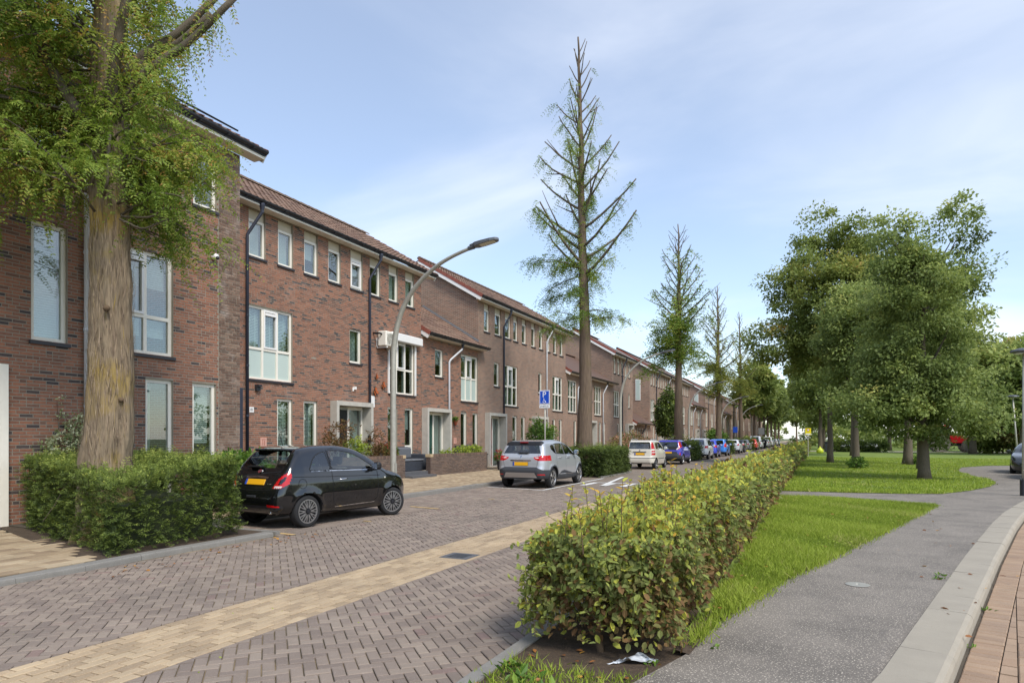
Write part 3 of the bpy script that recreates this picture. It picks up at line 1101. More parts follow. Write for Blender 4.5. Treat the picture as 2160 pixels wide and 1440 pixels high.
def window(parent, X, y0, y1, z0, z1, cols=1, transom=None, vent=None, blind=None, frost=False, sill=True, panel=None, open_=None, simple=False, slim=False):
    xf, xb = X - .055, X - .125
    fw = .075
    xs = np.linspace(y0, y1, cols + 1)
    bars = [(xb, xf, y0, y0 + fw, z0, z1), (xb, xf, y1 - fw, y1, z0, z1), (xb, xf, y0 + fw, y1 - fw, z0, z0 + fw), (xb, xf, y0 + fw, y1 - fw, z1 - fw, z1)]
    for c in range(1, cols):
        bars.append((xb, xf - .004, xs[c] - fw / 2, xs[c] + fw / 2, z0 + fw, z1 - fw))
    rows = [(z0 + fw, z1 - fw)]
    if transom:
        bars.append((xb, xf - .002, y0 + fw, y1 - fw, transom - fw / 2, transom + fw / 2))
        rows = [(z0 + fw, transom - fw / 2), (transom + fw / 2, z1 - fw)]
    w = boxes('window', bars, M['cream'], parent)
    for c in range(cols):
        a = xs[c] + (fw if c == 0 else fw / 2)
        b = xs[c + 1] - (fw if c == cols - 1 else fw / 2)
        for r, (p, q) in enumerate(rows):
            fr = frost and r == 0 and len(rows) == 2
            if vent == c and r == len(rows) - 1 and not simple:   # opening casement: its own slim frame with a vent grille on top
                s = .05
                sb = boxes('casement', [(xb + .01, xf + .022, a, a + s, p, q), (xb + .01, xf + .022, b - s, b, p, q), (xb + .01, xf + .022, a + s, b - s, p, p + s),
                                        (xb + .01, xf + .022, a + s, b - s, q - s, q), (xf - .02, xf + .05, a + s * .8, b - s * .8, q - s - .11, q - s - .03)], M['white'], w)
                obj('pane', *boxVF([(xb + .03, xb + .045, a + s, b - s, p + s, q - s)]), M['pane'], w)
            else:
                obj('pane', *boxVF([(xb + .025, xb + .037, a, b, p, q)]), M['frost'] if fr else M['pane'], w)
            if blind and not fr:
                xx = xb - .09
                if blind in ('white', 'slats', 'half'):
                    n = max(3, int((q - p) / (.045 if not simple else .12)))
                    if blind == 'half':
                        n = int(n * .55)
                    zs = q - .01 - np.arange(n) * (q - p) / max(3, int((q - p) / (.045 if not simple else .12)))
                    ht = .036 if blind in ('white', 'half') else .022
                    if simple: ht = .1
                    bs = [(xx - .012, xx + .012, a, b, z - ht, z) for z in zs]
                    if blind == 'slats':
                        bs += [(xx + .012, xx + .016, a + (b - a) * f - .012, a + (b - a) * f + .012, p, q) for f in (.3, .75)]
                    boxes('blind', bs, M['blind'] if blind != 'slats' else M['blind_dark'], w)
                elif blind == 'curtain':
                    n = 14
                    yy = np.linspace(a, a + (b - a) * .42, n)
                    xxv = xx - .03 + .022 * np.sin(np.arange(n) * 1.9)
                    V = [(xxv[i], yy[i], z) for z in (p, q) for i in range(n)]
                    F = [[i, i + 1, n + i + 1, n + i] for i in range(n - 1)]
                    obj('curtain', V, F, M['curtain'], w)
    if sill:
        boxes('sill', [(X - .12, X + .045, y0 - .04, y1 + .04, z0 - .065, z0 - .004)], M['sill'], w)
    if panel:
        boxes('panel', [(xb, xf - .02, y0, y1, z1 + .003, panel)], M['cream_dark'], w)
    return w


def doorway(parent, X, y0, y1, ztop, z0, col, frame='concrete', proud=.28):
    """deep concrete surround with a door leaf and a side light"""
    jw = .13
    f = boxes('door_frame', [(X - .3, X + proud, y0, y0 + jw, z0, ztop), (X - .3, X + proud, y1 - jw, y1, z0, ztop), (X - .3, X + proud, y0 + jw, y1 - jw, ztop - .15, ztop)], M[frame], parent)
    a, b = y0 + jw, y1 - jw
    q = ztop - .15
    mid = a + (b - a) * .56
    x0 = X - .22
    boxes('casing', [(x0, x0 + .09, a, a + .06, z0, q), (x0, x0 + .09, b - .06, b, z0, q), (x0, x0 + .09, a + .06, b - .06, q - .12, q), (x0, x0 + .086, mid - .05, mid + .05, z0, q - .12)], M['cream'], f)
    d = boxes('door', [(x0 + .01, x0 + .06, a + .06, mid - .05, z0 + .02, q - .12)], M[col], parent)
    boxes('handle', [(x0 + .06, x0 + .075, mid - .12, mid - .085, 1.05, 1.32), (x0 + .075, x0 + .11, mid - .2, mid - .09, 1.17, 1.195)], M['steel'], d)
    boxes('letter_slot', [(x0 + .06, x0 + .07, a + .2, mid - .25, .98, 1.05)], M['steel'], d)
    obj('side_light', *boxVF([(x0 + .02, x0 + .03, mid + .05, b - .06, z0 + .05, q - .12)]), M['pane'], parent)
    boxes('side_curtain', [(x0 - .1, x0 - .09, mid + .05, b - .06, z0 + .05, q - .12)], M['curtain'], parent)
    boxes('threshold', [(X - .25, X + proud + .1, y0, y1, z0 - .1, z0)], M['concrete'], f)
    return f


def downpipe(parent, X, y, ztop, zbot, m, from_y=None, r=.045):
    """hopper at the gutter, swan neck, straight pipe"""
    gx = X + .36
    fy = y + .28 if from_y is None else from_y
    pts = [(gx, fy, ztop), (gx, fy, ztop - .25), (gx - .05, fy - .02, ztop - .33), (X + .12, y + .03, ztop - .85), (X + .075, y, ztop - .95), (X + .075, y, zbot)]
    p = MB().tube(pts, r, 10).build('downpipe', M[m], parent, smooth=True)
    hp = MB()
    V, F = lathe([(r, -.28), (r * 1.1, -.2), (.085, -.06), (.085, .0)], 12)
    hp.add(V + np.array([gx, fy, ztop]), F)
    hp.build('hopper', M['gutter'] if m == 'pipe_light' else M[m], p)
    for z in np.arange(zbot + .6, ztop - 1.0, 1.45):
        MB().tube([(X + .075, y, z), (X + .075, y, z + .05)], r * 1.18, 10).build('collar', M[m], p)
    return p


TILE_ME = {}


def tileVF(w=.25, e=.335):
    ys = np.array([0, .045, .09, .14, .19, .235]) * w / .25
    hs = np.array([.012, .034, .036, .012, .008, .012])
    V = np.concatenate([np.c_[ys, np.full(6, -.02), hs + .030], np.c_[ys, np.full(6, e + .02), hs], np.c_[ys, np.full(6, -.02), hs + .004]])
    F = []
    for i in range(5):
        F.append([i, i + 1, 7 + i, 6 + i])
        F.append([12 + i, 13 + i, i + 1, i])
    return V, np.array(F, dtype=np.int32)


def roof(parent, Xe, Y0, Y1, ze, Xr, zr, Xb, tiles=True, verge0=True, verge1=False, fascia=True, zwall=None, single=300):
    """gabled roof along Y. Xe eave edge on the street side, Xr ridge, Xb back eave"""
    al = math.atan2(zr - ze, Xe - Xr)
    L = math.hypot(zr - ze, Xe - Xr)
    n3 = np.array([math.sin(al), 0, math.cos(al)])
    und = MB()
    V = [(Xe, Y0, ze), (Xe, Y1, ze), (Xr, Y1, zr), (Xr, Y0, zr), (Xb, Y1, ze), (Xb, Y0, ze)]
    lo = [(a, b, c - .10) for a, b, c in V]
    und.add(V + lo, [[0, 1, 2, 3], [3, 2, 4, 5], [9, 8, 7, 6], [11, 10, 8, 9], [0, 6, 7, 1], [4, 10, 11, 5], [1, 7, 8, 2], [2, 8, 10, 4], [0, 3, 9, 6], [3, 5, 11, 9]])
    r = und.build('roof', M['tile'] if not tiles else M['dark'], parent)
    if tiles:
        w, e = .25, .335
        nr, nc = int(L / e), int((Y1 - Y0) / w)
        w = (Y1 - Y0) / nc; e = L / nr
        V, F = tileVF(w, e)
        key = (round(w, 4), round(e, 4))
        Rm = np.array([[0, -math.cos(al), math.sin(al)], [1, 0, 0], [0, math.sin(al), math.cos(al)]])
        org = np.array([Xe, Y0, ze]) + n3 * .004
        rc = np.array([(c, q) for q in range(nr) for c in range(nc)])
        loc = org + (np.c_[rc[:, 0] * w, rc[:, 1] * e, np.zeros(len(rc))]) @ Rm.T
        loc += n3 * rng.normal(0, .002, len(rc))[:, None]
        d = np.linalg.norm(loc - np.array([0, 0, EYE]), axis=1)
        order = np.argsort(d)
        rr = rng.random(len(rc)) * .98 + .01
        me = mesh('roof_tile', V, F, M['tile'])
        M4 = Matrix(Rm.tolist()).to_4x4()
        for k in order[:single]:
            o = bpy.data.objects.new('roof_tile', me)
            o.matrix_world = Matrix.Translation(Vector(loc[k])) @ M4
            o['rnd'] = float(rr[k])
            link(o, r)
        rest = order[single:]
        if len(rest):
            VV = (V @ Rm.T)[None] + loc[rest][:, None]
            FF = F[None] + (np.arange(len(rest)) * len(V))[:, None, None]
            tag(obj('roof_tile_field', VV.reshape(-1, 3), FF.reshape(-1, 4), M['tile'], r, rnd=np.repeat(rr[rest], len(V))), kind='stuff')
    # ridge caps
    nrg = max(2, int((Y1 - Y0) / .42))
    a = np.linspace(0, math.pi, 7)
    if tiles:
        me = None
        for i in range(nrg):
            y = Y0 + (Y1 - Y0) * i / nrg
            if me is None:
                ll = (Y1 - Y0) / nrg
                V = [(.13 * math.cos(t), yy, .10 * math.sin(t) * s - .02) for yy, s in ((0, 1.16), (ll * 1.04, 1.0)) for t in a]
                F = [[j, j + 1, 8 + j, 7 + j] for j in range(6)] + [list(range(7))[::-1]]
                me = mesh('ridge_tile', V, F, mat('ridge_tile', srgb(112, 92, 76), rough=.85, var=.3, vscale=8) if 'ridge_tile' not in bpy.data.materials else bpy.data.materials['ridge_tile'])
            o = bpy.data.objects.new('ridge_tile', me)
            o.location = (Xr, y, zr + .045)
            link(o, r)
    else:
        V = [(Xr + .13 * math.cos(t), yy, zr + .03 + .10 * math.sin(t)) for yy in (Y0, Y1) for t in a]
        obj('ridge', V, [[j, j + 1, 8 + j, 7 + j] for j in range(6)], M['tile'], r)
    # half round gutter
    g = np.linspace(math.pi, 2 * math.pi, 7)
    gx, gz = Xe + .02, ze + .01
    V = []
    for yy in (Y0, Y1):
        for rr_ in (.075, .066):
            for t in g:
                V.append((gx + rr_ * math.cos(t), yy, gz + rr_ * math.sin(t)))
    F = [[j, j + 1, 15 + j, 14 + j] for j in range(6)] + [[7 + j, 21 + j, 22 + j, 8 + j] for j in range(6)]
    F += [[0, 14, 21, 7], [6, 13, 27, 20]] + [list(range(7)), list(range(14, 21))]
    gt = obj('gutter', V, F, M['gutter'], parent)
    for y in np.arange(Y0 + .4, Y1, .75):
        if tiles:
            boxes('bracket', [(gx - .08, gx + .08, y, y + .03, gz - .085, gz - .074)], M['gutter'], gt)
    # soffit board
    if fascia and zwall is not None:
        boxes('soffit', [(zwall[0], Xe - .03, Y0 + .02, Y1 - .02, zwall[1], ze - .105)], M['cream'], parent)
    for flag, yv, sg in ((verge0, Y0, -1), (verge1, Y1, 1)):
        if not flag:
            continue
        bx = []
        up = np.array([-math.cos(al), 0, math.sin(al)])
        p0 = np.array([Xe, yv, ze])
        o2 = n3 * .03
        ya, yb = (yv - .05, yv + .0) if sg < 0 else (yv, yv + .05)
        q = [p0 + n3 * -.26, p0 + up * L + n3 * -.26, p0 + up * L + n3 * -.08, p0 + n3 * -.08]
        V = [(v[0], yy, v[2]) for yy in (ya + .015 if sg < 0 else ya, yb if sg < 0 else yb - .015) for v in q]
        obj('bargeboard', V, [[0, 1, 2, 3], [7, 6, 5, 4], [0, 4, 5, 1], [1, 5, 6, 2], [2, 6, 7, 3], [3, 7, 4, 0]], M['white'], parent)
        nn = int(L / .36)
        for i in range(nn):
            s0, s1 = L * i / nn + .006, L * (i + 1) / nn - .004
            q = [p0 + up * s0 + n3 * -.10, p0 + up * s1 + n3 * -.10, p0 + up * s1 + n3 * .045, p0 + up * s0 + n3 * .075]
            V = [(v[0], yy, v[2]) for yy in (ya, yb) for v in q]
            obj('verge_tile', V, [[0, 1, 2, 3], [7, 6, 5, 4], [0, 4, 5, 1], [1, 5, 6, 2], [2, 6, 7, 3], [3, 7, 4, 0]], M['tile_red'], r)
    return r


def shell(parent, X, Xb, Xr, Y0, Y1, ze, zr, m='brick_far', gable_win=None, skip0=False):
    """gables, back wall, floor so rooms are dark"""
    V = [(X, Y0, -.1), (X, Y0, ze), (Xr, Y0, zr), (Xb, Y0, ze), (Xb, Y0, -.1), (X, Y1, -.1), (X, Y1, ze), (Xr, Y1, zr), (Xb, Y1, ze), (Xb, Y1, -.1)]
    obj('gable_wall', V, [[0, 4, 3, 2, 1], [5, 6, 7, 8, 9], [3, 4, 9, 8]], M[m], parent)
    fl = []
    for z in (.2, 3.0, 5.9):
        if z < ze - .5:
            fl.append((Xb + .05, X - .2, Y0 + .05, Y1 - .05, z - .12, z))
    boxes('floor_slab', fl, M['room'], parent)
    bx = [(X - 3.2, X - 3.1, Y0 + .06, Y1 - .06, 0.25, ze - .1)]
    boxes('partition', bx, M['room'], parent)


XR2 = -18.25
XF = -15.0
EAVE = 8.52
TOPW = (6.95, 8.05)


def addwins(house, X, lst):
    ops = []
    for w in lst:
        ops.append((w[0], w[1], w[2], w[3] if not w[4].get('panel') else w[4]['panel']))
    return ops


# -- block 1: the house end behind the big tree, standing forward
X1 = -12.6
h1 = thing('terraced_house', 'three-storey brick house behind the big bare-trunked tree, standing forward of the row', 'house', (X1, 8.5, 0), group='brick houses along the street')
w1 = [(7.01, 7.63, 3.36, 5.50, dict(blind='white')), (8.62, 9.84, 3.36, 5.50, dict(cols=2, transom=4.15, vent=0, blind='half')), (9.2, 9.84, .35, 2.86, dict(blind='curtain')),
      (10.33, 10.96, .35, 2.86, dict(blind='half')), (10.35, 10.98, 6.84, 8.02, dict()), (7.01, 7.63, 6.84, 8.02, dict(blind='white')), (8.65, 9.28, 6.84, 8.02, dict(blind='white')),
      (4.2, 4.83, 3.36, 5.5, dict(blind='white')), (4.2, 4.83, 6.84, 8.02, dict())]
ops = [(w[0], w[1], w[2], w[3]) for w in w1] + [(4.7, 6.60, .1, 2.88)]
facade(h1, X1, 3.2, 11.03, .05, 8.42, ops)
facade_p = MB()
pil = obj('pillar', *boxVF([(X1 - .1, X1 - .004, 11.035, 11.66, .05, 8.42)]), M['mortar'], h1)
lay_bricks(pil, X1, brick_fill(11.04, 11.66, .05, 8.42, []), M['brick_pale'], single=60)
for w in w1:
    window(h1, X1, *w[:4], **w[4])
doorway(h1, X1, 4.72, 6.60, 2.88, .12, 'door_grey', frame='cream', proud=.10)
shell(h1, X1 - .2, -19.5, -16.0, 3.2, 11.66, 8.42, 10.7)
roof(h1, X1 + .38, 3.0, 12.12, 8.60, -16.0, 10.85, -19.8, zwall=(X1 + .0, 8.425), verge0=False, verge1=True)
downpipe(h1, X1, 7.94, 8.55, .15, 'pipe_light')
boxes('solar_panel', [(0, 0.04, 0, .1, 0, .1)], M['black'], h1)
sp_ = bpy.data.objects['solar_panel']
sp_.data.clear_geometry()
al = math.atan2(10.85 - 8.6, (X1 + .38) + 16.0)
u3, n3 = np.array([-math.cos(al), 0, math.sin(al)]), np.array([math.sin(al), 0, math.cos(al)])
p0 = np.array([X1 + .38, 9.0, 8.6]) + n3 * .16 + u3 * .45
q = [p0, p0 + np.array([0, 2.55, 0]), p0 + np.array([0, 2.55, 0]) + u3 * 1.7, p0 + u3 * 1.7]
V = [tuple(v) for v in q] + [tuple(v - n3 * .04) for v in q]
bpy.data.objects.remove(sp_)
obj('solar_panel', V, [[0, 1, 2, 3], [7, 6, 5, 4], [0, 4, 5, 1], [1, 5, 6, 2], [2, 6, 7, 3], [3, 7, 4, 0]], M['black'], h1)

# -- block 2: three storeys, eight small windows under the eaves
h2 = thing('terraced_house', 'three-storey brick house with eight small windows under the eaves and a black front door', 'house', (XF, 18.6, 0), group='brick houses along the street')
tops = [(14.2, 14.84, 'white'), (15.35, 15.99, 'white'), (16.49, 17.12, 'half'), (17.65, 18.28, None), (18.82, 19.5, 'half'), (19.93, 20.56, None), (21.12, 21.72, 'white'), (22.25, 22.87, 'white')]
w2 = [(a, b, TOPW[0], TOPW[1], dict(blind=c, panel=8.33, vent=0 if i == 4 else None)) for i, (a, b, c) in enumerate(tops)]
w2 += [(14.19, 15.96, 3.36, 5.54, dict(cols=3, transom=4.28, vent=1, blind='slats', frost=True)), (18.77, 19.41, 4.30, 5.52, dict(blind='slats')),
       (21.12, 22.90, 3.36, 5.54, dict(cols=3, transom=4.35, vent=1, blind='curtain')),
       (15.32, 15.96, .45, 2.84, dict(blind='slats')), (16.47, 17.10, .45, 2.84, dict(blind='slats')), (21.05, 21.69, .45, 2.84, dict(transom=1.3, blind='curtain')), (22.21, 22.80, .45, 2.84, dict(transom=1.3, blind='half'))]
ops = [(w[0], w[1], w[2], w[4].get('panel', w[3])) for w in w2] + [(17.75, 19.78, .1, 2.90)]
facade(h2, XF, 12.0, 23.41, .05, 8.36, ops)
for w in w2:
    window(h2, XF, *w[:4], **w[4])
doorway(h2, XF, 17.75, 19.78, 2.90, .22, 'door_black')
shell(h2, XF - .2, -22.5, XR2, 12.0, 23.41, 8.36, 10.6)
roof(h2, XF + .38, 11.8, 24.05, EAVE, XR2, 10.68, -21.9, zwall=(XF, 8.365), verge0=False, verge1=True)
downpipe(h2, XF, 14.08, 8.45, .2, 'pipe_dark')
downpipe(h2, XF, 19.84, 8.45, .2, 'pipe_dark')
# roller shutter over the curtained window
rs = obj('roller_shutter_box', *bevbox(XF - .02, XF + .24, 21.05, 23.2, 5.40, 5.72, .03), M['white'], h2)
boxes('guide_rail', [(XF + .0, XF + .05, 22.9, 22.98, 3.36, 5.40), (XF + .0, XF + .05, 21.04, 21.12, 3.36, 5.40)], M['white'], rs)
boxes('meter_cupboard', [(XF, XF + .22, 13.25, 13.78, .2, 3.05)], M['pipe_dark'], h2)
boxes('door_closer', [(XF - .13, XF - .06, 18.3, 18.75, 2.62, 2.70)], M['lamp_grey'], h2)

# -- low house A
hA = thing('terraced_house', 'low two-storey brick house with a dark green front door between two taller blocks', 'house', (XF, 26, 0), group='brick houses along the street')
wA = [(24.52, 25.18, 4.30, 5.52, dict(blind='half')), (26.82, 28.48, 3.36, 5.54, dict(cols=3, transom=4.45, vent=1, blind='curtain', frost=True)), (26.8, 27.35, .45, 2.84, dict(blind='curtain')), (27.95, 28.47, .45, 2.84, dict(blind='curtain'))]
ops = [(w[0], w[1], w[2], w[3]) for w in wA] + [(23.48, 25.5, .1, 2.90)]
facade(hA, XF, 23.42, 28.5, .05, 5.9, ops)
for w in wA:
    window(hA, XF, *w[:4], **w[4])
doorway(hA, XF, 23.48, 25.5, 2.90, .22, 'door_green')
shell(hA, XF - .2, -22.0, XR2, 23.42, 28.49, 5.9, 8.1)
roof(hA, XF + .42, 23.50, 28.95, 6.02, XR2, 8.30, -22.0, zwall=(XF, 5.905), verge0=True)
boxes('flashing', [(0, 1, 0, 1, 0, 1)], M['pipe_light'], hA)
fl = bpy.data.objects['flashing']
al = math.atan2(8.30 - 6.02, (XF + .42) - XR2)
u3, n3 = np.array([-math.cos(al), 0, math.sin(al)]), np.array([math.sin(al), 0, math.cos(al)])
bpy.data.objects.remove(fl)
pa = np.array([XF + .05, 28.36, 6.02 + .37 * math.tan(al)]) + n3 * .06
q = [pa, pa + np.array([0, .14, .09]), pa + np.array([0, .14, .09]) + u3 * 3.8, pa + u3 * 3.8]
obj('flashing', [tuple(v) for v in q] + [tuple(v - n3 * .02) for v in q], [[0, 1, 2, 3], [7, 6, 5, 4], [0, 4, 5, 1], [1, 5, 6, 2], [2, 6, 7, 3], [3, 7, 4, 0]], M['lamp_head'], hA)
downpipe(hA, XF, 25.62, 5.98, .2, 'pipe_light', from_y=26.35)

# -- block 3
h3 = thing('terraced_house', 'three-storey brick house with a red front door and stepped gable above the low roof', 'house', (XF, 34.5, 0), group='brick houses along the street')
t3 = [(29.16, 29.74), (30.37, 31.1), (31.6, 32.3), (32.66, 33.23), (33.81, 34.41), (35.16, 35.73), (36.32, 36.89), (37.53, 38.09), (38.65, 39.24), (39.80, 40.4)]
bl = ['white', 'half', None, None, 'curtain', None, 'white', None, 'half', 'curtain']
w3 = [(a, b, TOPW[0], TOPW[1], dict(blind=bl[i], panel=8.33, vent=0 if i in (1, 2) else None, simple=True)) for i, (a, b) in enumerate(t3)]
w3 += [(30.27, 30.89, 4.3, 5.52, dict(blind='half', simple=True)), (31.46, 33.23, 3.36, 5.54, dict(cols=3, transom=4.4, vent=1, blind='curtain')), (36.21, 36.79, 4.3, 5.52, dict(simple=True)),
       (38.54, 40.3, 3.36, 5.54, dict(cols=3, transom=4.4, vent=1, blind='curtain')),
       (32.54, 33.16, .45, 2.84, dict(blind='curtain')), (33.68, 34.27, .45, 2.84, dict()), (38.49, 39.07, .45, 2.84, dict(blind='curtain')), (39.66, 40.23, .45, 2.84, dict())]
ops = [(w[0], w[1], w[2], w[4].get('panel', w[3])) for w in w3] + [(29.25, 31.28, .1, 2.9), (35.2, 37.2, .1, 2.9)]
facade(h3, XF, 28.51, 40.89, .05, 8.36, ops, bricks=False)
for w in w3:
    window(h3, XF, *w[:4], **w[4])
doorway(h3, XF, 29.25, 31.28, 2.90, .22, 'door_red')
doorway(h3, XF, 35.2, 37.2, 2.90, .22, 'door_grey')
shell(h3, XF, -21.6, XR2, 28.51, 40.89, 8.36, 10.6)
roof(h3, XF + .38, 28.3, 41.4, EAVE, XR2, 10.68, -21.9, zwall=(XF, 8.365), verge0=True, verge1=True)
downpipe(h3, XF, 31.33, 8.45, .2, 'pipe_dark')
downpipe(h3, XF, 37.4, 8.45, .2, 'pipe_light')


# -- the rest of the row, to the same module
def module_wins(Y0, Y1, three, rs):
    ws, ds = [], []
    y = Y0
    M5 = 5.74
    k = 0
    while y + 2.2 < Y1:
        if three:
            for i in range(5):
                a = y + .12 + i * 1.155
                if a + .66 < Y1: ws.append((a, a + .62, TOPW[0], TOPW[1], dict(panel=8.33, simple=True, blind=rs.choice(['white', None, 'half', 'curtain']), sill=True)))
        if y + 1.95 < Y1: ws.append((y + .12, y + 1.88, 3.36, 5.54, dict(cols=3, transom=4.4, blind=rs.choice(['curtain', 'white', None]), simple=True)))
        if y + 5.35 < Y1: ws.append((y + 4.68, y + 5.3, 4.3, 5.52, dict(simple=True)))
        for a in (1.2, 2.35):
            if y + a + .7 < Y1: ws.append((y + a, y + a + .62, .45, 2.84, dict(simple=True, blind=rs.choice(['curtain', None]))))
        if y + 5.72 < Y1: ds.append((y + 3.66, y + 5.68))
        y += M5
        k += 1
    return ws, ds


rs = random.Random(4)
row = [('low', 40.9, 51.76, 'low two-storey brick house right behind the second tall tree'),
       ('tall', 51.78, 58.4, 'narrow three-storey brick house beyond the second tall tree'),
       ('shed', 58.42, 64.9, 'one-storey brick link with a sloping tiled roof between two tall houses'),
       ('tall', 64.95, 88.0, 'long three-storey brick house behind the third tall tree, with a window in its gable'),
       ('low', 88.02, 101.0, 'low two-storey brick house partly hidden by the fourth tall tree'),
       ('tall', 101.05, 121.0, 'three-storey brick house with a broad blank gable behind the fourth tall tree'),
       ('low', 121.05, 134.0, 'low brick house far down the row, behind the fifth tall tree'),
       ('tall', 134.05, 160.0, 'farthest tall brick house that shows between the street trees'),
       ('tall', 170.0, 215.0, 'last brick house at the far end of the street')]
for kind, Y0, Y1, lab in row:
    h = thing('terraced_house', lab, 'house', (XF, (Y0 + Y1) / 2, 0), group='brick houses along the street')
    if kind == 'shed':
        ops = [(Y0 + .6 + i * .95, Y0 + 1.2 + i * .95, .2, 2.55) for i in range(6)]
        facade(h, XF, Y0, Y1, .05, 2.9, ops, bricks=False)
        for o in ops:
            window(h, XF, *o, simple=True, sill=False)
        shell(h, XF, -19, -18, Y0, Y1, 2.9, 4.9)
        roof(h, XF + .42, Y0 + .1, Y1 + .3, 3.0, -18.0, 5.1, -19.5, tiles=False, zwall=(XF, 2.905))
        downpipe(h, XF, Y0 + 3.2, 2.95, .2, 'pipe_dark')
        continue
    three = kind == 'tall'
    ws, ds = module_wins(Y0 + .35, Y1 - .1, three, rs)
    if Y0 > 100:
        ds = []
    zt = 8.36 if three else 5.9
    ops = [(w[0], w[1], w[2], w[4].get('panel', w[3])) for w in ws] + [(a, b, .1, 2.9) for a, b in ds]
    facade(h, XF, Y0, Y1, .05, zt, ops, bricks=False)
    for w in ws:
        window(h, XF, *w[:4], **w[4])
    for i, (a, b) in enumerate(ds):
        doorway(h, XF, a, b, 2.9, .22, ['door_grey', 'door_black', 'door_green'][i % 3])
    shell(h, XF, -21.6, XR2, Y0, Y1, zt, 10.6 if three else 8.1)
    if three:
        roof(h, XF + .38, Y0 - .2, Y1 + .4, EAVE, XR2, 10.68, -21.9, tiles=False, zwall=(XF, 8.365), verge0=True)
        downpipe(h, XF, Y0 + 2.9, 8.45, .2, 'pipe_dark')
        if Y1 - Y0 > 10: downpipe(h, XF, Y0 + 8.7, 8.45, .2, 'pipe_light')
    else:
        roof(h, XF + .42, Y0 + .08, Y1 + .35, 6.02, XR2, 8.3, -21.9, tiles=False, zwall=(XF, 5.905), verge0=True)
        downpipe(h, XF, Y0 + 2.3, 5.98, .2, 'pipe_light')
        downpipe(h, XF, Y0 + 8.2, 5.98, .2, 'pipe_light')
    if abs(Y0 - 64.95) < .1:
        mbx = boxes('gable_window', [(-16.4, -15.9, Y0 - .05, Y0 - .004, 5.4, 7.5)], M['white'], h)
        boxes('pane', [(-16.34, -15.96, Y0 - .058, Y0 - .052, 5.46, 7.44)], M['frost'], mbx)
    if abs(Y0 - 101.05) < .1:
        mbx = boxes('gable_window', [(-16.6, -16.0, Y0 - .05, Y0 - .004, 6.9, 8.2)], M['white'], h)
        boxes('pane', [(-16.54, -16.06, Y0 - .058, Y0 - .052, 6.96, 8.14)], M['frost'], mbx)

# ------------------------------------------------------------------ things fixed to the house fronts
ac = thing('air_conditioner', 'white air conditioning unit on brackets beside the roller shutter', 'air conditioner', (XF + .35, 20.7, 5.02))
obj('casing', *bevbox(XF + .12, XF + .50, 20.25, 21.02, 5.06, 5.62, .03), M['cream'], ac)
for k, (rad) in enumerate((.21, .16, .11, .06)):
    V, F = lathe([(rad - .008, 0), (rad, 0), (rad, .012), (rad - .008, .012), (rad - .008, 0)], 26, 'x', False)
    obj('fan_grille', V + np.array([XF + .501, 20.55, 5.34]), F, M['lamp_grey'], ac)
boxes('grille_bar', [(XF + .506, XF + .512, 20.30, 20.82, 5.14 + i * .045, 5.148 + i * .045) for i in range(9)], M['lamp_grey'], ac)
MB().box(XF, XF + .5, 20.32, 20.36, 5.0, 5.05).box(XF + .0, XF + .04, 20.32, 20.36, 5.0, 5.4).build('bracket', M['white'], ac)
MB().box(XF, XF + .5, 20.92, 20.96, 5.0, 5.05).box(XF + .0, XF + .04, 20.92, 20.96, 5.0, 5.4).build('bracket', M['white'], ac)
MB().tube([(XF + .3, 20.25, 5.5), (XF + .3, 20.15, 5.52), (XF + .02, 20.12, 5.54)], .035, 8).build('refrigerant_pipe', M['black'], ac)

orange = mat('butterfly_wing', srgb(170, 88, 42), rough=.5)
for (y, z, s, lab) in ((20.3, 3.9, .11, 'small orange butterfly ornament, topmost of the three on the brick wall'),
                       (20.72, 3.60, .15, 'orange butterfly ornament in the middle of the three on the brick wall'),
                       (20.22, 3.33, .18, 'large orange butterfly ornament, lowest of the three on the brick wall')):
    t = thing('butterfly_ornament', lab, 'ornament', (XF + .02, y, z), group='butterfly ornaments on the wall')
    for sg in (-1, 1):
        pts = [(0, 0), (.45, .75), (1.0, .9), (1.05, .45), (.7, .1), (.85, -.35), (.45, -.6), (.12, -.35)]
        a = R(38)
        V, F = prismVF([(u * s * sg * .8, v * s) for u, v in pts], 0, .008)
        V = np.c_[V[:, 2], V[:, 0] * math.cos(a) - V[:, 1] * math.sin(a), V[:, 0] * math.sin(a) + V[:, 1] * math.cos(a)]
        V[:, 0] += np.abs(V[:, 1]) * .4
        wv = obj('wing', V + np.array([XF + .03, y, z]), F, orange, t)
        V2 = V.copy(); c = V.mean(0); V2 = c + (V - c) * 1.14; V2[:, 0] -= .006
        obj('wing_edge', V2 + np.array([XF + .03, y, z]), F, M['black'], wv)
    MB().tube([(XF + .04, y + s * .35, z - s * .4), (XF + .05, y - s * .3, z + s * .45)], s * .09, 6).build('body', M['black'], t)

tag(boxes('wall_light', [(XF, XF + .1, 14.42, 14.56, 3.02, 3.2), (XF + .1, XF + .16, 14.42, 14.56, 3.14, 3.2)], M['dark']), 'small dark grey wedge wall light below the large window', 'wall light')


def text(name, s, loc, rot, size, m, parent, depth=.0015):
    cu = bpy.data.curves.new(name, 'FONT')
    cu.body = s
    cu.size = size
    cu.align_x = 'CENTER'
    cu.align_y = 'CENTER'
    cu.extrude = depth
    cu.resolution_u = 3
    tmp = bpy.data.objects.new(name, cu)
    me = bpy.data.meshes.new_from_object(tmp)
    bpy.data.objects.remove(tmp)
    me.materials.clear()
    me.materials.append(m)
    o = bpy.data.objects.new(name, me)
    o.location = loc
    o.rotation_euler = rot
    link(o, parent)
    return o


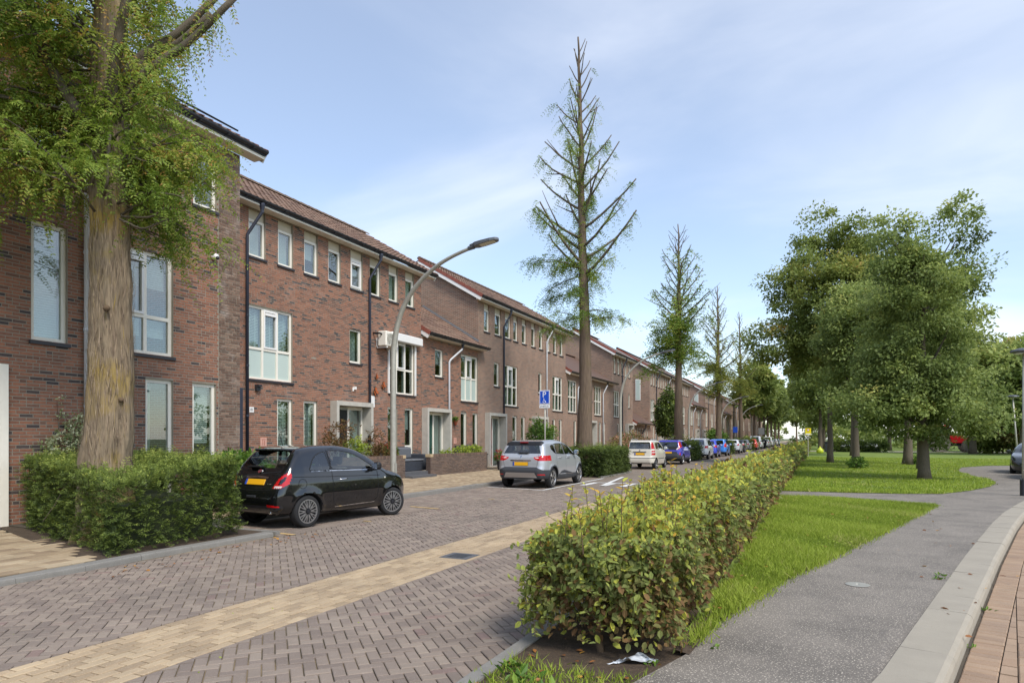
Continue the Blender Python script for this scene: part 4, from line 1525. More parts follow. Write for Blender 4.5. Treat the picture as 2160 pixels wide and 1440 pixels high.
FACE = (R(90), 0, R(90))       # text facing +X
t = thing('house_number', 'white house number plate 41 beside the dark downpipe', 'number plate', (XF, 14.3, 2.46))
boxes('plate', [(XF, XF + .015, 14.22, 14.38, 2.38, 2.54)], M['white'], t)
text('digits', '41', (XF + .0165, 14.30, 2.455), FACE, .12, M['black'], t)
t = thing('house_number', 'white house number plate right of the black door', 'number plate', (XF, 20.02, 2.46))
boxes('plate', [(XF, XF + .015, 19.95, 20.1, 2.38, 2.52)], M['white'], t)
tag(boxes('wall_sign', [(XF, XF + .02, 19.92, 20.2, 2.78, 3.2)] + [(XF + .02, XF + .022, 19.96, 20.16, 2.84 + i * .06, 2.862 + i * .06) for i in range(5)], M['white']), 'white ribbed vent plate above the house number beside the dark downpipe', 'vent plate')
terra = mat('terracotta', srgb(206, 160, 142), rough=.8, var=.15)
for y, lab in ((14.75, 'pale pink wall tile left of the slatted window, near the parked black car'), (20.45, 'pale pink wall tile behind the reddish shrub'), (26.25, 'pale pink wall tile right of the green door')):
    t = thing('wall_tile', lab, 'wall tile', (XF, y, 1.5), group='pink tiles low on the house walls')
    boxes('tile', [(XF, XF + .02, y - .12, y + .12, 1.38, 1.64)], terra, t)
    boxes('relief', [(XF + .02, XF + .026, y - .08, y + .08, 1.58, 1.60), (XF + .02, XF + .026, y - .05, y - .03, 1.42, 1.58), (XF + .02, XF + .026, y + .02, y + .05, 1.42, 1.55)], mat('relief', srgb(176, 116, 100), rough=.8), t)
V, F = lathe([(.0, .0), (.06, 0), (.075, .03), (.075, .1), (.05, .14), (.0, .15)], 16, 'x')
t = thing('security_camera', 'white dome camera high on the house wall beside the pale brick pillar', 'camera', (X1, 10.9, 5.76))
obj('housing', V + np.array([X1, 10.88, 5.78]), F, M['white'], t, smooth=True)
V, F = lathe([(.0, 0), (.045, 0), (.04, .03), (.0, .045)], 14, 'x')
obj('lens', V + np.array([X1 + .13, 10.88, 5.75]), F, M['black'], t, smooth=True)
tag(boxes('sensor_box', [(XF, XF + .09, 18.95, 19.05, 3.36, 3.46), (XF, XF + .05, 18.9, 18.95, 3.3, 3.42)], M['white']), 'tiny white sensor above the black front door', 'sensor')
tag(boxes('doorbell', [(XF + .16, XF + .29, 19.59, 19.618, 1.48, 1.72)], M['black']), 'black doorbell on the concrete door surround of the black door', 'doorbell')

# ------------------------------------------------------------------ vegetation
def unit(v):
    return v / (np.linalg.norm(v, axis=-1, keepdims=True) + 1e-9)


def leaves(P, D, N, L, Wd, kind='dia'):
    """leaf faces: P base, D direction, N face normal, L length, Wd width"""
    n = len(P)
    D = unit(D)
    B = unit(np.cross(N, D))
    N = np.cross(D, B)
    if kind == 'dia':
        T = np.array([(0, 0, 0), (.45, -.5, .06), (1, 0, -.03), (.45, .5, .06)])
        Ft = np.array([[0, 1, 2, 3]])
    else:
        T = np.array([(0, 0, 0), (.22, -.40, .05), (.62, -.46, .07), (1, 0, -.06), (.62, .46, .07), (.22, .40, .05)])
        Ft = np.array([[0, 1, 2, 3], [0, 3, 4, 5]])
    L = np.broadcast_to(L, (n,)); Wd = np.broadcast_to(Wd, (n,))
    V = P[:, None] + (T[None, :, 0] * L[:, None])[..., None] * D[:, None] + (T[None, :, 1] * Wd[:, None])[..., None] * B[:, None] + (T[None, :, 2] * L[:, None])[..., None] * N[:, None]
    k = len(T)
    F = Ft[None] + (np.arange(n) * k)[:, None, None]
    return V.reshape(-1, 3), F.reshape(-1, 4).astype(np.int32), k


def leafobj(name, P, D, N, L, Wd, rr, m, parent=None, kind='dia', stuff=False):
    V, F, k = leaves(P, D, N, L, Wd, kind)
    o = obj(name, V, F, m, parent, rnd=np.repeat(np.clip(rr, .005, .995), k))
    if stuff:
        tag(o, kind='stuff')
    return o


def rdir(r, n):
    return unit(r.normal(size=(n, 3)))


def sprays(r, base, d, length, npair, leafL, droop=.5, spread=.9):
    """feathery twigs: leaflets in two ranks along a drooping stem -> P,D,N,(twig index)"""
    n = len(base)
    s = np.linspace(.08, 1, npair)
    d = unit(d)
    length = np.broadcast_to(length, (n,))
    ax = base[:, None] + d[:, None] * (length[:, None] * s[None])[..., None]
    ax[..., 2] -= droop * length[:, None] * s[None] ** 2
    tan = np.repeat(d[:, None], npair, 1).copy()
    tan[..., 2] -= 2 * droop * s[None]
    tan = unit(tan)
    up = np.array([0, 0, 1.0]) + r.normal(0, .45, (n, 3))
    side = unit(np.cross(tan, up[:, None]))
    out = []
    for sg in (-1, 1):
        D = unit(side * sg * spread + tan * .65 + r.normal(0, .16, tan.shape))
        out.append((ax.reshape(-1, 3), D.reshape(-1, 3)))
    P = np.concatenate([o[0] for o in out]); D = np.concatenate([o[1] for o in out])
    nn = np.cross(np.concatenate([side.reshape(-1, 3)] * 2), np.concatenate([tan.reshape(-1, 3)] * 2))
    ti = np.concatenate([np.repeat(np.arange(n), npair)] * 2)
    sv = np.concatenate([np.tile(s, n)] * 2)
    return P, D, unit(nn + r.normal(0, .25, nn.shape)), ti, sv


def bend(p0, p1, r, n=7, sag=0.0, wig=.04):
    p0, p1 = np.array(p0, float), np.array(p1, float)
    t = np.linspace(0, 1, n)[:, None]
    L = np.linalg.norm(p1 - p0)
    P = p0 + (p1 - p0) * t
    w = r.normal(0, wig * L, (n, 3)); w[0] = 0
    w = np.cumsum(w, 0) * .35
    P = P + w * t
    P[:, 2] += sag * L * (t[:, 0] ** 2 - t[:, 0])
    return P


RIGHT = np.array([CS, SN, 0.0])
FWD = np.array([-SN, CS, 0.0])


def trunk_mesh(base, top, r0, r1, n=18, seg=22, r=None, flare=1.35, nf=7, amp=.06, zflare=1.6):
    base, top = np.array(base, float), np.array(top, float)
    t = np.linspace(0, 1, seg)
    P = base + (top - base) * t[:, None]
    H = np.linalg.norm(top - base)
    P[1:-1, :2] += np.cumsum(r.normal(0, .012, (seg - 2, 2)), 0) * H / 10
    rad = r0 + (r1 - r0) * t ** .85
    z = t * H
    rad = rad * (1 + (flare - 1) * np.exp(-z / (zflare * .45)))
    ph = r.random(3) * 6

    def fl(i, a):
        f = amp * (1 + 1.6 * math.exp(-z[i] / zflare))
        return 1 + f * (np.sin(nf * a + ph[0] + .25 * z[i]) + .5 * np.sin((nf * 2 + 1) * a + ph[1] - .3 * z[i]) + .35 * np.sin(3 * a + ph[2] + .5 * z[i]))
    return tubeVF(P, rad, n, True, fl), P, rad


def stubby_redwood(base, H, label, seed, z_lo=8.3, detail=1.0, lowclump=1.0, warm=False, r0=.36, topfol=.3, group='tall pruned street trees'):
    """pruned dawn redwood: straight tapering trunk, bare upswept stubs, hanging sprays"""
    r = np.random.default_rng(seed)
    t = thing('redwood_tree', label, 'tree', base, group=group)
    bx, by = base[0], base[1]
    (V, F), P, rad = trunk_mesh((bx, by, 0), (bx + r.normal(-.2, .12), by + r.normal(-.2, .1), H), r0, .035, 14, 26, r, flare=1.3, amp=.05)
    obj('trunk', V, F, M['bark'], t, smooth=True)
    zs = P[:, 2]
    nb = int(46 * (.6 + .4 * detail))
    mb = MB()
    tb, td, tl, tw = [], [], [], []
    for k in range(nb):
        f = (k + r.random()) / nb
        z = z_lo + (H - .7 - z_lo) * f ** .92
        rem = (H - z) / (H - z_lo)
        L = (.5 + 2.9 * rem ** .9) * (.75 + .4 * r.random())
        az = k * 2.399 + r.normal(0, .3)
        el = R(38 + 22 * f + r.normal(0, 6))
        ptr = np.array([np.interp(z, zs, P[:, 0]), np.interp(z, zs, P[:, 1]), z])
        d = np.array([math.cos(az) * math.cos(el), math.sin(az) * math.cos(el), math.sin(el)])
        end = ptr + d * L
        q = bend(ptr, end, r, 7, sag=.22, wig=.035)
        rb = np.linspace(.055 * rem + .022, .020 * rem + .012, 7)
        mb.tube(q, rb, 5)
        if r.random() < .45 and L > .9:          # a fork
            q0 = q[3]
            e2 = q0 + (d + r.normal(0, .35, 3)) * L * .45
            mb.tube(bend(q0, e2, r, 5, sag=.1), np.linspace(rb[3] * .8, .010, 5), 5)
        # hanging sprays on the branch
        dens = detail * (2 + 66 * (1 - f) ** 2.1 * (.2 + r.random() ** 2 * 1.4)) * (1 if f < .75 else topfol)
        ns = int(dens)
        s = r.random(ns) ** .7
        pi = np.array([np.interp(s, np.linspace(0, 1, 7), q[:, c]) for c in range(3)]).T
        tb.append(pi + r.normal(0, .05, (ns, 3)))
        dd = np.c_[r.normal(0, .6, ns) + d[0] * .6, r.normal(0, .6, ns) + d[1] * .6, r.normal(-.25, .35, ns)]
        td.append(dd); tl.append(r.uniform(.25, .62, ns)); tw.append(np.full(ns, r.uniform(.3, .8)))
    mb.build('branches', M['bark_grey'], t, smooth=True)
    # tufts hugging the trunk
    ns = int(150 * detail)
    z = z_lo - 1.2 + (H * .8 - z_lo) * r.random(ns) ** 1.5
    az = r.random(ns) * 6.283
    rr_ = np.interp(z, zs, rad)
    tb.append(np.c_[np.interp(z, zs, P[:, 0]) + np.cos(az) * rr_, np.interp(z, zs, P[:, 1]) + np.sin(az) * rr_, z])
    td.append(np.c_[np.cos(az), np.sin(az), r.normal(0, .4, ns)]); tl.append(r.uniform(.15, .4, ns)); tw.append(r.uniform(.3, .9, ns))
    # the full skirt of foliage below the bare part
    mb2 = MB()
    for k in range(int(19 * lowclump)):
        az = r.random() * 6.283 if k > 3 else math.pi + r.normal(0, .5)
        z = z_lo - 2.1 + r.random() * 3.0
        L = r.uniform(.8, 2.3) if k > 2 else r.uniform(2.4, 3.2)
        ptr = np.array([np.interp(z, zs, P[:, 0]), np.interp(z, zs, P[:, 1]), z])
        end = ptr + np.array([math.cos(az) * L, math.sin(az) * L, r.normal(-.1, .6)])
        q = bend(ptr, end, r, 7, sag=-.4)
        mb2.tube(q, np.linspace(.03, .008, 7), 5)
        ns = int(50 * detail * L / 2)
        s = .12 + .88 * r.random(ns)
        pi = np.array([np.interp(s, np.linspace(0, 1, 7), q[:, c]) for c in range(3)]).T
        tb.append(pi + r.normal(0, .12, (ns, 3)))
        td.append(np.c_[np.cos(az) * .5 + r.normal(0, .7, ns), np.sin(az) * .5 + r.normal(0, .7, ns), r.normal(0, .35, ns)])
        tl.append(r.uniform(.3, .65, ns)); tw.append(np.full(ns, r.uniform(.2, .75)))
    if mb2.n:
        mb2.build('lower_branches', M['bark_grey'], t, smooth=True)
    B, D, Ln, Tw = np.concatenate(tb), np.concatenate(td), np.concatenate(tl), np.concatenate(tw)
    npair = 7 if detail >= .9 else 3
    P_, D_, N_, ti, sv = sprays(r, B, D, Ln, npair, .1, .75)
    lf = (.115 if npair == 7 else .24) * (1.1 - .35 * sv) * r.uniform(.8, 1.25, len(P_))
    rr = Tw[ti] * .75 + .12 + r.normal(0, .13, len(P_)) + .15 * (sv - .5)
    leafobj('foliage', P_, D_, N_, lf, lf * .30, rr, M['redwood_leaf_warm' if warm else 'redwood_leaf'], t, stuff=True)
    return t


# -- the big tree in front, a dawn redwood with its lower crown in view
def front_tree():
    r = np.random.default_rng(21)
    bx, by = -9.80, 6.50
    t = thing('redwood_tree', 'large bare-trunked tree with yellow lichen on its bark, rising from the clipped yew hedge', 'tree', (bx, by, 0), group='tall pruned street trees')
    (V, F), P, rad = trunk_mesh((bx, by, 0), (bx - .05, by, 12.5), .36, .14, 64, 70, r, flare=1.30, nf=6, amp=.030, zflare=1.5)
    # long fibres and knots in the bark
    c = np.array([np.interp(V[:, 2], P[:, 2], P[:, k]) for k in (0, 1)]).T
    dv = V[:, :2] - c
    an = np.arctan2(dv[:, 1], dv[:, 0])
    fib = .010 * np.sin(an * 31 + 2.2 * np.sin(V[:, 2] * .9)) + .007 * np.sin(an * 53 + V[:, 2] * .7)
    V[:, :2] = c + dv * (1 + fib / .33)[:, None]
    tr = obj('trunk', V, F, M['bark_lichen'], t, smooth=True)
    # bark strips that stand proud of the trunk
    ns = 3200
    z = r.uniform(.5, 6.6, ns); az = r.random(ns) * 6.283
    rr_ = np.interp(z, P[:, 2], rad)
    rx = np.interp(z, P[:, 2], P[:, 0]); ry = np.interp(z, P[:, 2], P[:, 1])
    o3 = np.c_[np.cos(az), np.sin(az), np.zeros(ns)]
    bp = np.c_[rx, ry, z] + o3 * (rr_ * 1.0)[:, None]
    dd = np.c_[r.normal(0, .10, ns), r.normal(0, .10, ns), np.full(ns, 1.0)] + o3 * .03
    st = leafobj('bark_strip', bp, dd, o3, r.uniform(.12, .45, ns), r.uniform(.004, .012, ns), r.random(ns),
                 mat('bark_strip', stops=[(0, srgb(84, 70, 56)), (.5, srgb(132, 113, 94)), (.85, srgb(164, 144, 120)), (1, srgb(140, 118, 48))], rough=.95), tr, stuff=True)
    kn = MB()
    for (zk, ak, s) in ((3.55, -.55, .05), (2.2, .1, .04)):
        rk = np.interp(zk, P[:, 2], rad)
        c0 = np.array([bx + math.cos(ak) * rk, by + math.sin(ak) * rk, zk])
        V, F = lathe([(.0, -.9), (.6, -.8), (1.0, -.2), (.95, .3), (.55, .75), (.0, .85)], 10)
        kn.add(V * s * (1 + r.normal(0, .12, V.shape)) + c0, F)
    tag(kn.build('knots', M['twig'], tr, smooth=True), kind='stuff')
    def at(lat, z, dep=0.0):
        return np.array([bx, by, 0]) + RIGHT * lat + FWD * dep + np.array([0, 0, z])
    limbs = [([at(.12, 6.4), at(.42, 7.05), at(.75, 7.3), at(1.2, 7.55), at(1.6, 7.95), at(2.0, 8.35)], .075, .045),
             ([at(.1, 6.5, -.1), at(.32, 7.1, -.3), at(.46, 7.6, -.4), at(.66, 8.2, -.5)], .09, .06),
             ([at(.1, 6.9, .1), at(.5, 7.5, .2), at(1.0, 7.72, .2), at(1.5, 8.2, .2)], .06, .04),
             ([at(.05, 6.8), at(.35, 7.5, .2), at(.9, 8.0, .4), at(1.5, 8.7, .5)], .08, .05),
             ([at(-.1, 6.2, -.2), at(-.5, 6.9, -.4), at(-.8, 7.6, -.5), at(-1.0, 8.6, -.6)], .08, .05),
             ([at(-.1, 5.9, .2), at(-.7, 6.5, .5), at(-1.5, 6.9, .8), at(-2.6, 7.2, 1.1)], .06, .03),
             ([at(.15, 5.2, -.3), at(.3, 5.3, -.45), at(.35, 5.7, -.5), at(.37, 6.0, -.5)], .025, .018),
             ([at(.3, 4.95, -.1), at(.8, 4.9, -.2), at(1.0, 5.05, -.2)], .02, .012), ([at(.3, 4.9, -.15), at(.7, 4.7, -.25), at(1.1, 4.85, -.3)], .018, .01)]
    mb = MB()
    for pts, ra, rb in limbs:
        p = np.array(pts)
        s = np.linspace(0, 1, len(p)); q = np.linspace(0, 1, 10)
        pp = np.array([np.interp(q, s, p[:, k]) for k in range(3)]).T
        pp[1:-1] = (pp[:-2] + 2 * pp[1:-1] + pp[2:]) / 4
        mb.tube(pp, np.linspace(ra, rb, 10), 8)
    tb, td, tl, tw = [], [], [], []
    # drooping leafy branches through the lower crown
    nb = 210
    for k in range(nb):
        az = r.random() * 6.283
        z = r.uniform(4.9, 9.2)
        left = math.cos(az - math.atan2(RIGHT[1], RIGHT[0]))      # +1 = towards the right of the view
        front = -math.sin(az - math.atan2(RIGHT[1], RIGHT[0]))
        L = r.uniform(.7, 1.75) * (.92 if left > 0 else 1.45)
        if left < -.2 and z < 5.3: z += .5
        if left > .3 and z > 6.5 and r.random() < .93:
            continue
        if front > .6 and z < 7.2 and abs(left) < .7 and r.random() < .9:
            continue
        if left > .3 and z < 5.6:
            L *= .9
        ptr = np.array([bx + math.cos(az) * .25, by + math.sin(az) * .25, z])
        end = ptr + np.array([math.cos(az) * L, math.sin(az) * L, r.normal(.05, .35)])
        q = bend(ptr, end, r, 7, sag=-.3, wig=.06)
        mb.tube(q, np.linspace(.022, .006, 7), 5)
        ns = int(25 * L)
        s = .2 + .8 * r.random(ns)
        pi = np.array([np.interp(s, np.linspace(0, 1, 7), q[:, c]) for c in range(3)]).T
        tb.append(pi + r.normal(0, .13, (ns, 3)))
        td.append(np.c_[np.cos(az) * .5 + r.normal(0, .7, ns), np.sin(az) * .5 + r.normal(0, .7, ns), r.normal(-.1, .4, ns)])
        tl.append(r.uniform(.25, .55, ns))
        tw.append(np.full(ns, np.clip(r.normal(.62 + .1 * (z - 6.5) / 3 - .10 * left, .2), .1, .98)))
    # thin hanging wisps on the bare limbs
    for pts, ra, rb in limbs[:5]:
        p = np.array(pts); ns = 46
        s = r.random(ns)
        pi = np.array([np.interp(s, np.linspace(0, 1, len(p)), p[:, c]) for c in range(3)]).T
        tb.append(pi + r.normal(0, .06, (ns, 3))); td.append(np.c_[r.normal(.2, .6, ns), r.normal(0, .6, ns), r.normal(-.9, .3, ns)])
        tl.append(r.uniform(.2, .5, ns)); tw.append(np.full(ns, .8) + r.normal(0, .12, ns))
    # small tufts on the trunk
    for (zk, lat) in ((6.1, .1), (6.4, .15), (5.55, .05), (5.8, -.1), (6.7, 0)):
        ns = 26
        tb.append(at(lat, zk, -.3) + r.normal(0, .14, (ns, 3))); td.append(np.c_[r.normal(0, .7, ns), r.normal(-.4, .6, ns), r.normal(0, .4, ns)])
        tl.append(r.uniform(.2, .4, ns)); tw.append(np.full(ns, .62))
    mb.build('branches', M['bark_grey'], t, smooth=True)
    B, D, Ln, Tw = np.concatenate(tb), np.concatenate(td), np.concatenate(tl), np.concatenate(tw)
    P_, D_, N_, ti, sv = sprays(r, B, D, Ln, 10, .06, .6)
    lf = .068 * (1.15 - .5 * sv) * r.uniform(.75, 1.3, len(P_))
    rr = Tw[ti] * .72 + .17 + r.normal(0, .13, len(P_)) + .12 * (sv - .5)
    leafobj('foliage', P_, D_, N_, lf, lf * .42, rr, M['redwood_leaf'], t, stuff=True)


front_tree()
stubby_redwood((-9.3, 27.8, 0), 19.3, 'tallest pruned tree with bare stubs, behind the silver car and disabled parking sign', 31, z_lo=8.6, detail=1.0, r0=.37)
stubby_redwood((-9.3, 50.0, 0), 17.6, 'pruned tree with a dense green skirt, second of the stubby trees from the silver car', 32, z_lo=9.4, detail=.8, lowclump=2.6, r0=.4)
stubby_redwood((-9.3, 72.2, 0), 17.6, 'thin pruned tree, third of the stubby trees from the silver car', 33, z_lo=8.6, detail=.6, lowclump=2.4, warm=True, r0=.36)
stubby_redwood((-9.3, 93.7, 0), 18.6, 'thin pruned tree, fourth of the stubby trees from the silver car', 34, z_lo=9.0, detail=.5, lowclump=2.4, warm=True, r0=.36)


# -- broadleaf trees
def crown_leaves(r, blobs, n, L, Wr, rough=.35, shell_=.55, cl=10, spread=.30):
    """leaves gathered in puffs of about cl leaves spread through the crown's volume"""
    blobs = np.array(blobs, float)
    vol = blobs[:, 3] * blobs[:, 4] * blobs[:, 5]
    nc = max(4, n // cl)
    bi = r.choice(len(blobs), nc, p=vol / vol.sum())
    d = rdir(r, nc)
    rad = (shell_ + (1 - shell_) * r.random(nc)) ** .6 * (1 + rough * (fieldnoise(d[:, 0] * 3 + bi, d[:, 1] * 3 + d[:, 2] * 2, 1.2) - .5) * 2)
    C = blobs[bi, :3] + d * blobs[bi, 3:6] * rad[:, None]
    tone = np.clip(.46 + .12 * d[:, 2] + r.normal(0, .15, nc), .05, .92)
    sz = spread * r.uniform(.6, 1.35, nc)
    ci = np.repeat(np.arange(nc), cl)
    e = rdir(r, len(ci))
    P = C[ci] + e * (sz[ci] * r.random(len(ci)) ** .45)[:, None] * np.array([1, 1, .62]) + r.normal(0, spread * .08, (len(ci), 3))
    N = unit(np.array([0, 0, .75]) + e * .55 + r.normal(0, .45, (len(ci), 3)))
    D = unit(e * .7 + d[ci] * .3 + r.normal(0, .6, (len(ci), 3)) + np.array([0, 0, -.25]))
    Lr = L * r.uniform(.65, 1.3, len(ci))
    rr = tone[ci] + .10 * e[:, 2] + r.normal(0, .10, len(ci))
    return P, D, N, Lr, Lr * Wr, rr


def broadleaf(name, label, base, trunk_h, r0, blobs, n, L, m, seed, cat='tree', group=None, Wr=.62, bark='bark_grey', kind='dia', cl=10, spread=.3, shell_=.55, lean=(0, 0)):
    r = np.random.default_rng(seed)
    t = thing(name, label, cat, base, group=group)
    bx, by, bz = base
    B = np.array(blobs, float)
    topz = B[0, 2] + B[0, 5] * .6
    (V, F), P, rad = trunk_mesh((bx, by, bz - .05), (bx + lean[0], by + lean[1], topz), r0, .03, 12, 18, r, flare=1.25, amp=.03, nf=5, zflare=.8)
    obj('trunk', V, F, M[bark], t, smooth=True)
    mb = MB()
    for b in B:
        for _ in range(3):
            z = max(trunk_h * .9, b[2] - b[5] * .9 + r.random() * b[5] * .6)
            z = min(z, topz - .3)
            p0 = np.array([np.interp(z, P[:, 2], P[:, 0]), np.interp(z, P[:, 2], P[:, 1]), z])
            p1 = b[:3] + rdir(r, 1)[0] * b[3:6] * .65
            mb.tube(bend(p0, p1, r, 7, sag=.1, wig=.05), np.linspace(max(.02, r0 * .30), .012, 7), 5)
    mb.build('branches', M[bark], t, smooth=True)
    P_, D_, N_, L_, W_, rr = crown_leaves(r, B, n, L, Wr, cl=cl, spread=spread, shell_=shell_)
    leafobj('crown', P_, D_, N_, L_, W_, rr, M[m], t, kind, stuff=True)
    return t


def auto_blobs(r, c, rx, ry, rz, n, s=.55):
    """a bumpy crown from n overlapping blobs"""
    out = [(c[0], c[1], c[2], rx * .72, ry * .72, rz * .75)]
    for i in range(n):
        d = rdir(r, 1)[0]
        k = s * r.uniform(.7, 1.1)
        out.append((c[0] + d[0] * rx * .62, c[1] + d[1] * ry * .62, c[2] + d[2] * rz * .66, rx * k * .62, ry * k * .62, rz * k * .5))
    return out


rb = np.random.default_rng(8)
# right-hand lawn
oak = auto_blobs(rb, (3.5, 29.2, 5.6), 2.6, 2.6, 4.2, 16)
oak += [(5.0, 30.0, 9.7, .8, .8, 1.2), (2.6, 28.9, 9.3, .9, .9, .9), (5.2, 29.6, 7.6, .9, .9, .9), (4.0, 29, 2.4, 2.2, 2.0, .8), (2.0, 28.6, 3.0, 1.5, 1.5, .9), (5.0, 29.6, 3.2, 1.2, 1.2, 1.0)]
broadleaf('oak_tree', 'dense dark green oak standing nearest on the lawn, its crown hanging low', (3.68, 29.0, ZP), 1.7, .21, oak, 80000, .125, 'oak_leaf', 41, group='trees on the lawn', cl=150, spread=.50, shell_=.45)
elm = auto_blobs(rb, (1.0, 45.0, 9.6), 4.4, 4.4, 5.4, 16)
elm += [(.2, 45, 14.4, 1.5, 1.5, 1.5), (-2.6, 45, 7.8, 1.6, 1.8, 1.4), (2.6, 45, 14.2, 1.2, 1.4, 1.0), (-1.6, 45, 11.5, 1.4, 1.4, 1.2)]
broadleaf('lime_tree', 'broad tree with yellowing leaves on the lawn, its slim straight trunk nearest the beech hedge', (.79, 46.3, ZP), 4.5, .19, elm, 75000, .185, 'elm_leaf', 42, group='trees on the lawn', cl=150, spread=.72, shell_=.45)
b3 = auto_blobs(rb, (2.6, 38.5, 6.8), 3.2, 3.2, 4.0, 10)
broadleaf('oak_tree', 'green tree on the lawn with leafy shoots at its foot, left of the nearest oak', (1.87, 38.45, ZP), 2.6, .2, b3, 32000, .155, 'oak_leaf', 43, group='trees on the lawn', cl=120, spread=.6)
b4 = auto_blobs(rb, (5.2, 45, 7.4), 3.4, 3.2, 4.2, 8)
broadleaf('oak_tree', 'thick-trunked tree on the lawn with suckers at its base, behind the nearest oak', (4.89, 45.0, ZP), 3.0, .27, b4, 20000, .18, 'oak_leaf', 44, group='trees on the lawn', cl=110, spread=.65)
b5 = auto_blobs(rb, (4.9, 38.8, 7.4), 2.6, 2.6, 3.6, 6)
broadleaf('oak_tree', 'slim tree on the lawn half hidden right behind the nearest oak', (4.74, 38.66, ZP), 3.2, .17, b5, 16000, .16, 'oak_leaf', 45, group='trees on the lawn', cl=110, spread=.6)
b6 = auto_blobs(rb, (13.6, 79, 8.2), 4.5, 4.5, 5.2, 8)
broadleaf('lime_tree', 'pale-barked tree standing far back beside the red tractor', (14.2, 79.0, ZP), 3.2, .34, b6, 16000, .32, 'elm_leaf', 46, group='trees on the lawn', cl=90, spread=1.0)
k = 0
far = [(17.0, 74, 6.8, 3.6, 5.0, 'oak_leaf', 'tall green tree at the right edge behind the lamp posts'), (20.5, 92, 8.0, 5, 6.4, 'elm_leaf', 'big green tree behind the bushes at the far right'),
       (3.0, 66, 9.5, 4.5, 6.5, 'elm_leaf', 'green tree at the back of the lawn behind the slim-trunked tree'), (.4, 84, 9.5, 4.5, 7.0, 'oak_leaf', 'dark green tree beside the yellow warning sign'),
       (8.5, 97, 8.5, 5.0, 6.0, 'elm_leaf', 'leafy tree across the far path behind the tractor'), (1.0, 108, 10, 5.5, 8, 'elm_leaf', 'tall green tree at the far end of the beech hedge')]
for (x, y, zc, rx, rz, m, lab) in far:
    bb = auto_blobs(rb, (x, y, zc), rx, rx, rz, 9)
    broadleaf('broadleaf_tree', lab, (x, y, .06), 3.0, .26, bb, 12000, .42 if y > 70 else .3, m, 50 + k, group='trees in the background', cl=80, spread=1.05)
    k += 1
# far street trees on both sides close the view
fs = [(-9.3, 115.5, 5.2, 'elm_leaf'), (-9.3, 126, 5.0, 'oak_leaf'), (-9.3, 137, 5.0, 'elm_leaf'), (-9.3, 149, 5, 'oak_leaf'), (-9.3, 162, 5, 'elm_leaf'), (-9.3, 176, 5.2, 'oak_leaf'), (-9.2, 192, 5.5, 'elm_leaf'),
      (.8, 132, 6.5, 'oak_leaf'), (1.2, 152, 6.8, 'elm_leaf'), (.8, 176, 7, 'oak_leaf'), (.6, 205, 8, 'elm_leaf'), (-6, 240, 9, 'oak_leaf'), (-13, 245, 9, 'elm_leaf'), (4, 250, 9, 'oak_leaf')]
words = ['first', 'second', 'third', 'fourth', 'fifth', 'sixth', 'seventh']
for i, (x, y, rz, m) in enumerate(fs):
    if i < 7:
        lab = '%s of the leafy street trees beyond the last stubby tree, over the parked cars' % words[i]
    elif i < 11:
        lab = '%s of the big trees lining the far right side of the street' % words[i - 7]
    else:
        lab = '%s of the trees closing the far end of the street' % words[i - 11]
    bb = auto_blobs(rb, (x, y, 4.6 + rz), 4.0 if i < 7 else 5.5, 4.6, rz, 7)
    broadleaf('street_tree', lab, (x, y, 0), 3.6, .33, bb, 5200, .55 + y * .001, m, 80 + i, group='far street trees', cl=60, spread=1.0, bark='bark')
# tree line across the park so no bare horizon shows
r = np.random.default_rng(77)
n = 900
bl_ = np.c_[r.uniform(16, 110, 70), r.uniform(104, 190, 70), r.uniform(3, 8.5, 70), r.uniform(4, 7, 70), r.uniform(4, 7, 70), r.uniform(3.5, 6.5, 70)]
bl_ = np.concatenate([bl_, np.c_[r.uniform(4, 18, 12), r.uniform(112, 135, 12), r.uniform(1.5, 5, 12), r.uniform(3, 5, 12), r.uniform(3, 5, 12), r.uniform(2, 4, 12)], np.c_[r.uniform(1.5, 16, 16), r.uniform(122, 160, 16), r.uniform(1, 3, 16), r.uniform(2.5, 4, 16), r.uniform(3, 5, 16), r.uniform(1.8, 3.2, 16)]])
P_, D_, N_, L_, W_, rr = crown_leaves(r, bl_, 30000, .8, .62, cl=60, spread=1.5)
o = leafobj('treeline', P_, D_, N_, L_, W_, rr, M['elm_leaf'])
tag(o, 'mass of distant green trees closing the far right side of the park', 'treeline', kind='stuff')
bl_ = np.c_[r.uniform(-60, -24, 24), r.uniform(150, 300, 24), r.uniform(3, 8, 24), r.uniform(5, 8, 24), r.uniform(5, 8, 24), r.uniform(4, 7, 24)]
bl_ = np.concatenate([bl_, np.c_[r.uniform(-30, 20, 26), r.uniform(255, 300, 26), r.uniform(3, 9, 26), r.uniform(5, 8, 26), r.uniform(5, 8, 26), r.uniform(4, 8, 26)], np.c_[np.linspace(-16, 12, 12), r.uniform(246, 254, 12), np.full(12, 2.6), np.full(12, 3.4), np.full(12, 3.0), np.full(12, 3.0)]])
P_, D_, N_, L_, W_, rr = crown_leaves(r, bl_, 20000, 1.0, .62, cl=60, spread=1.8)
o = leafobj('treeline', P_, D_, N_, L_, W_, rr, M['oak_leaf'])
tag(o, 'mass of distant trees closing the end of the street', 'treeline', kind='stuff')


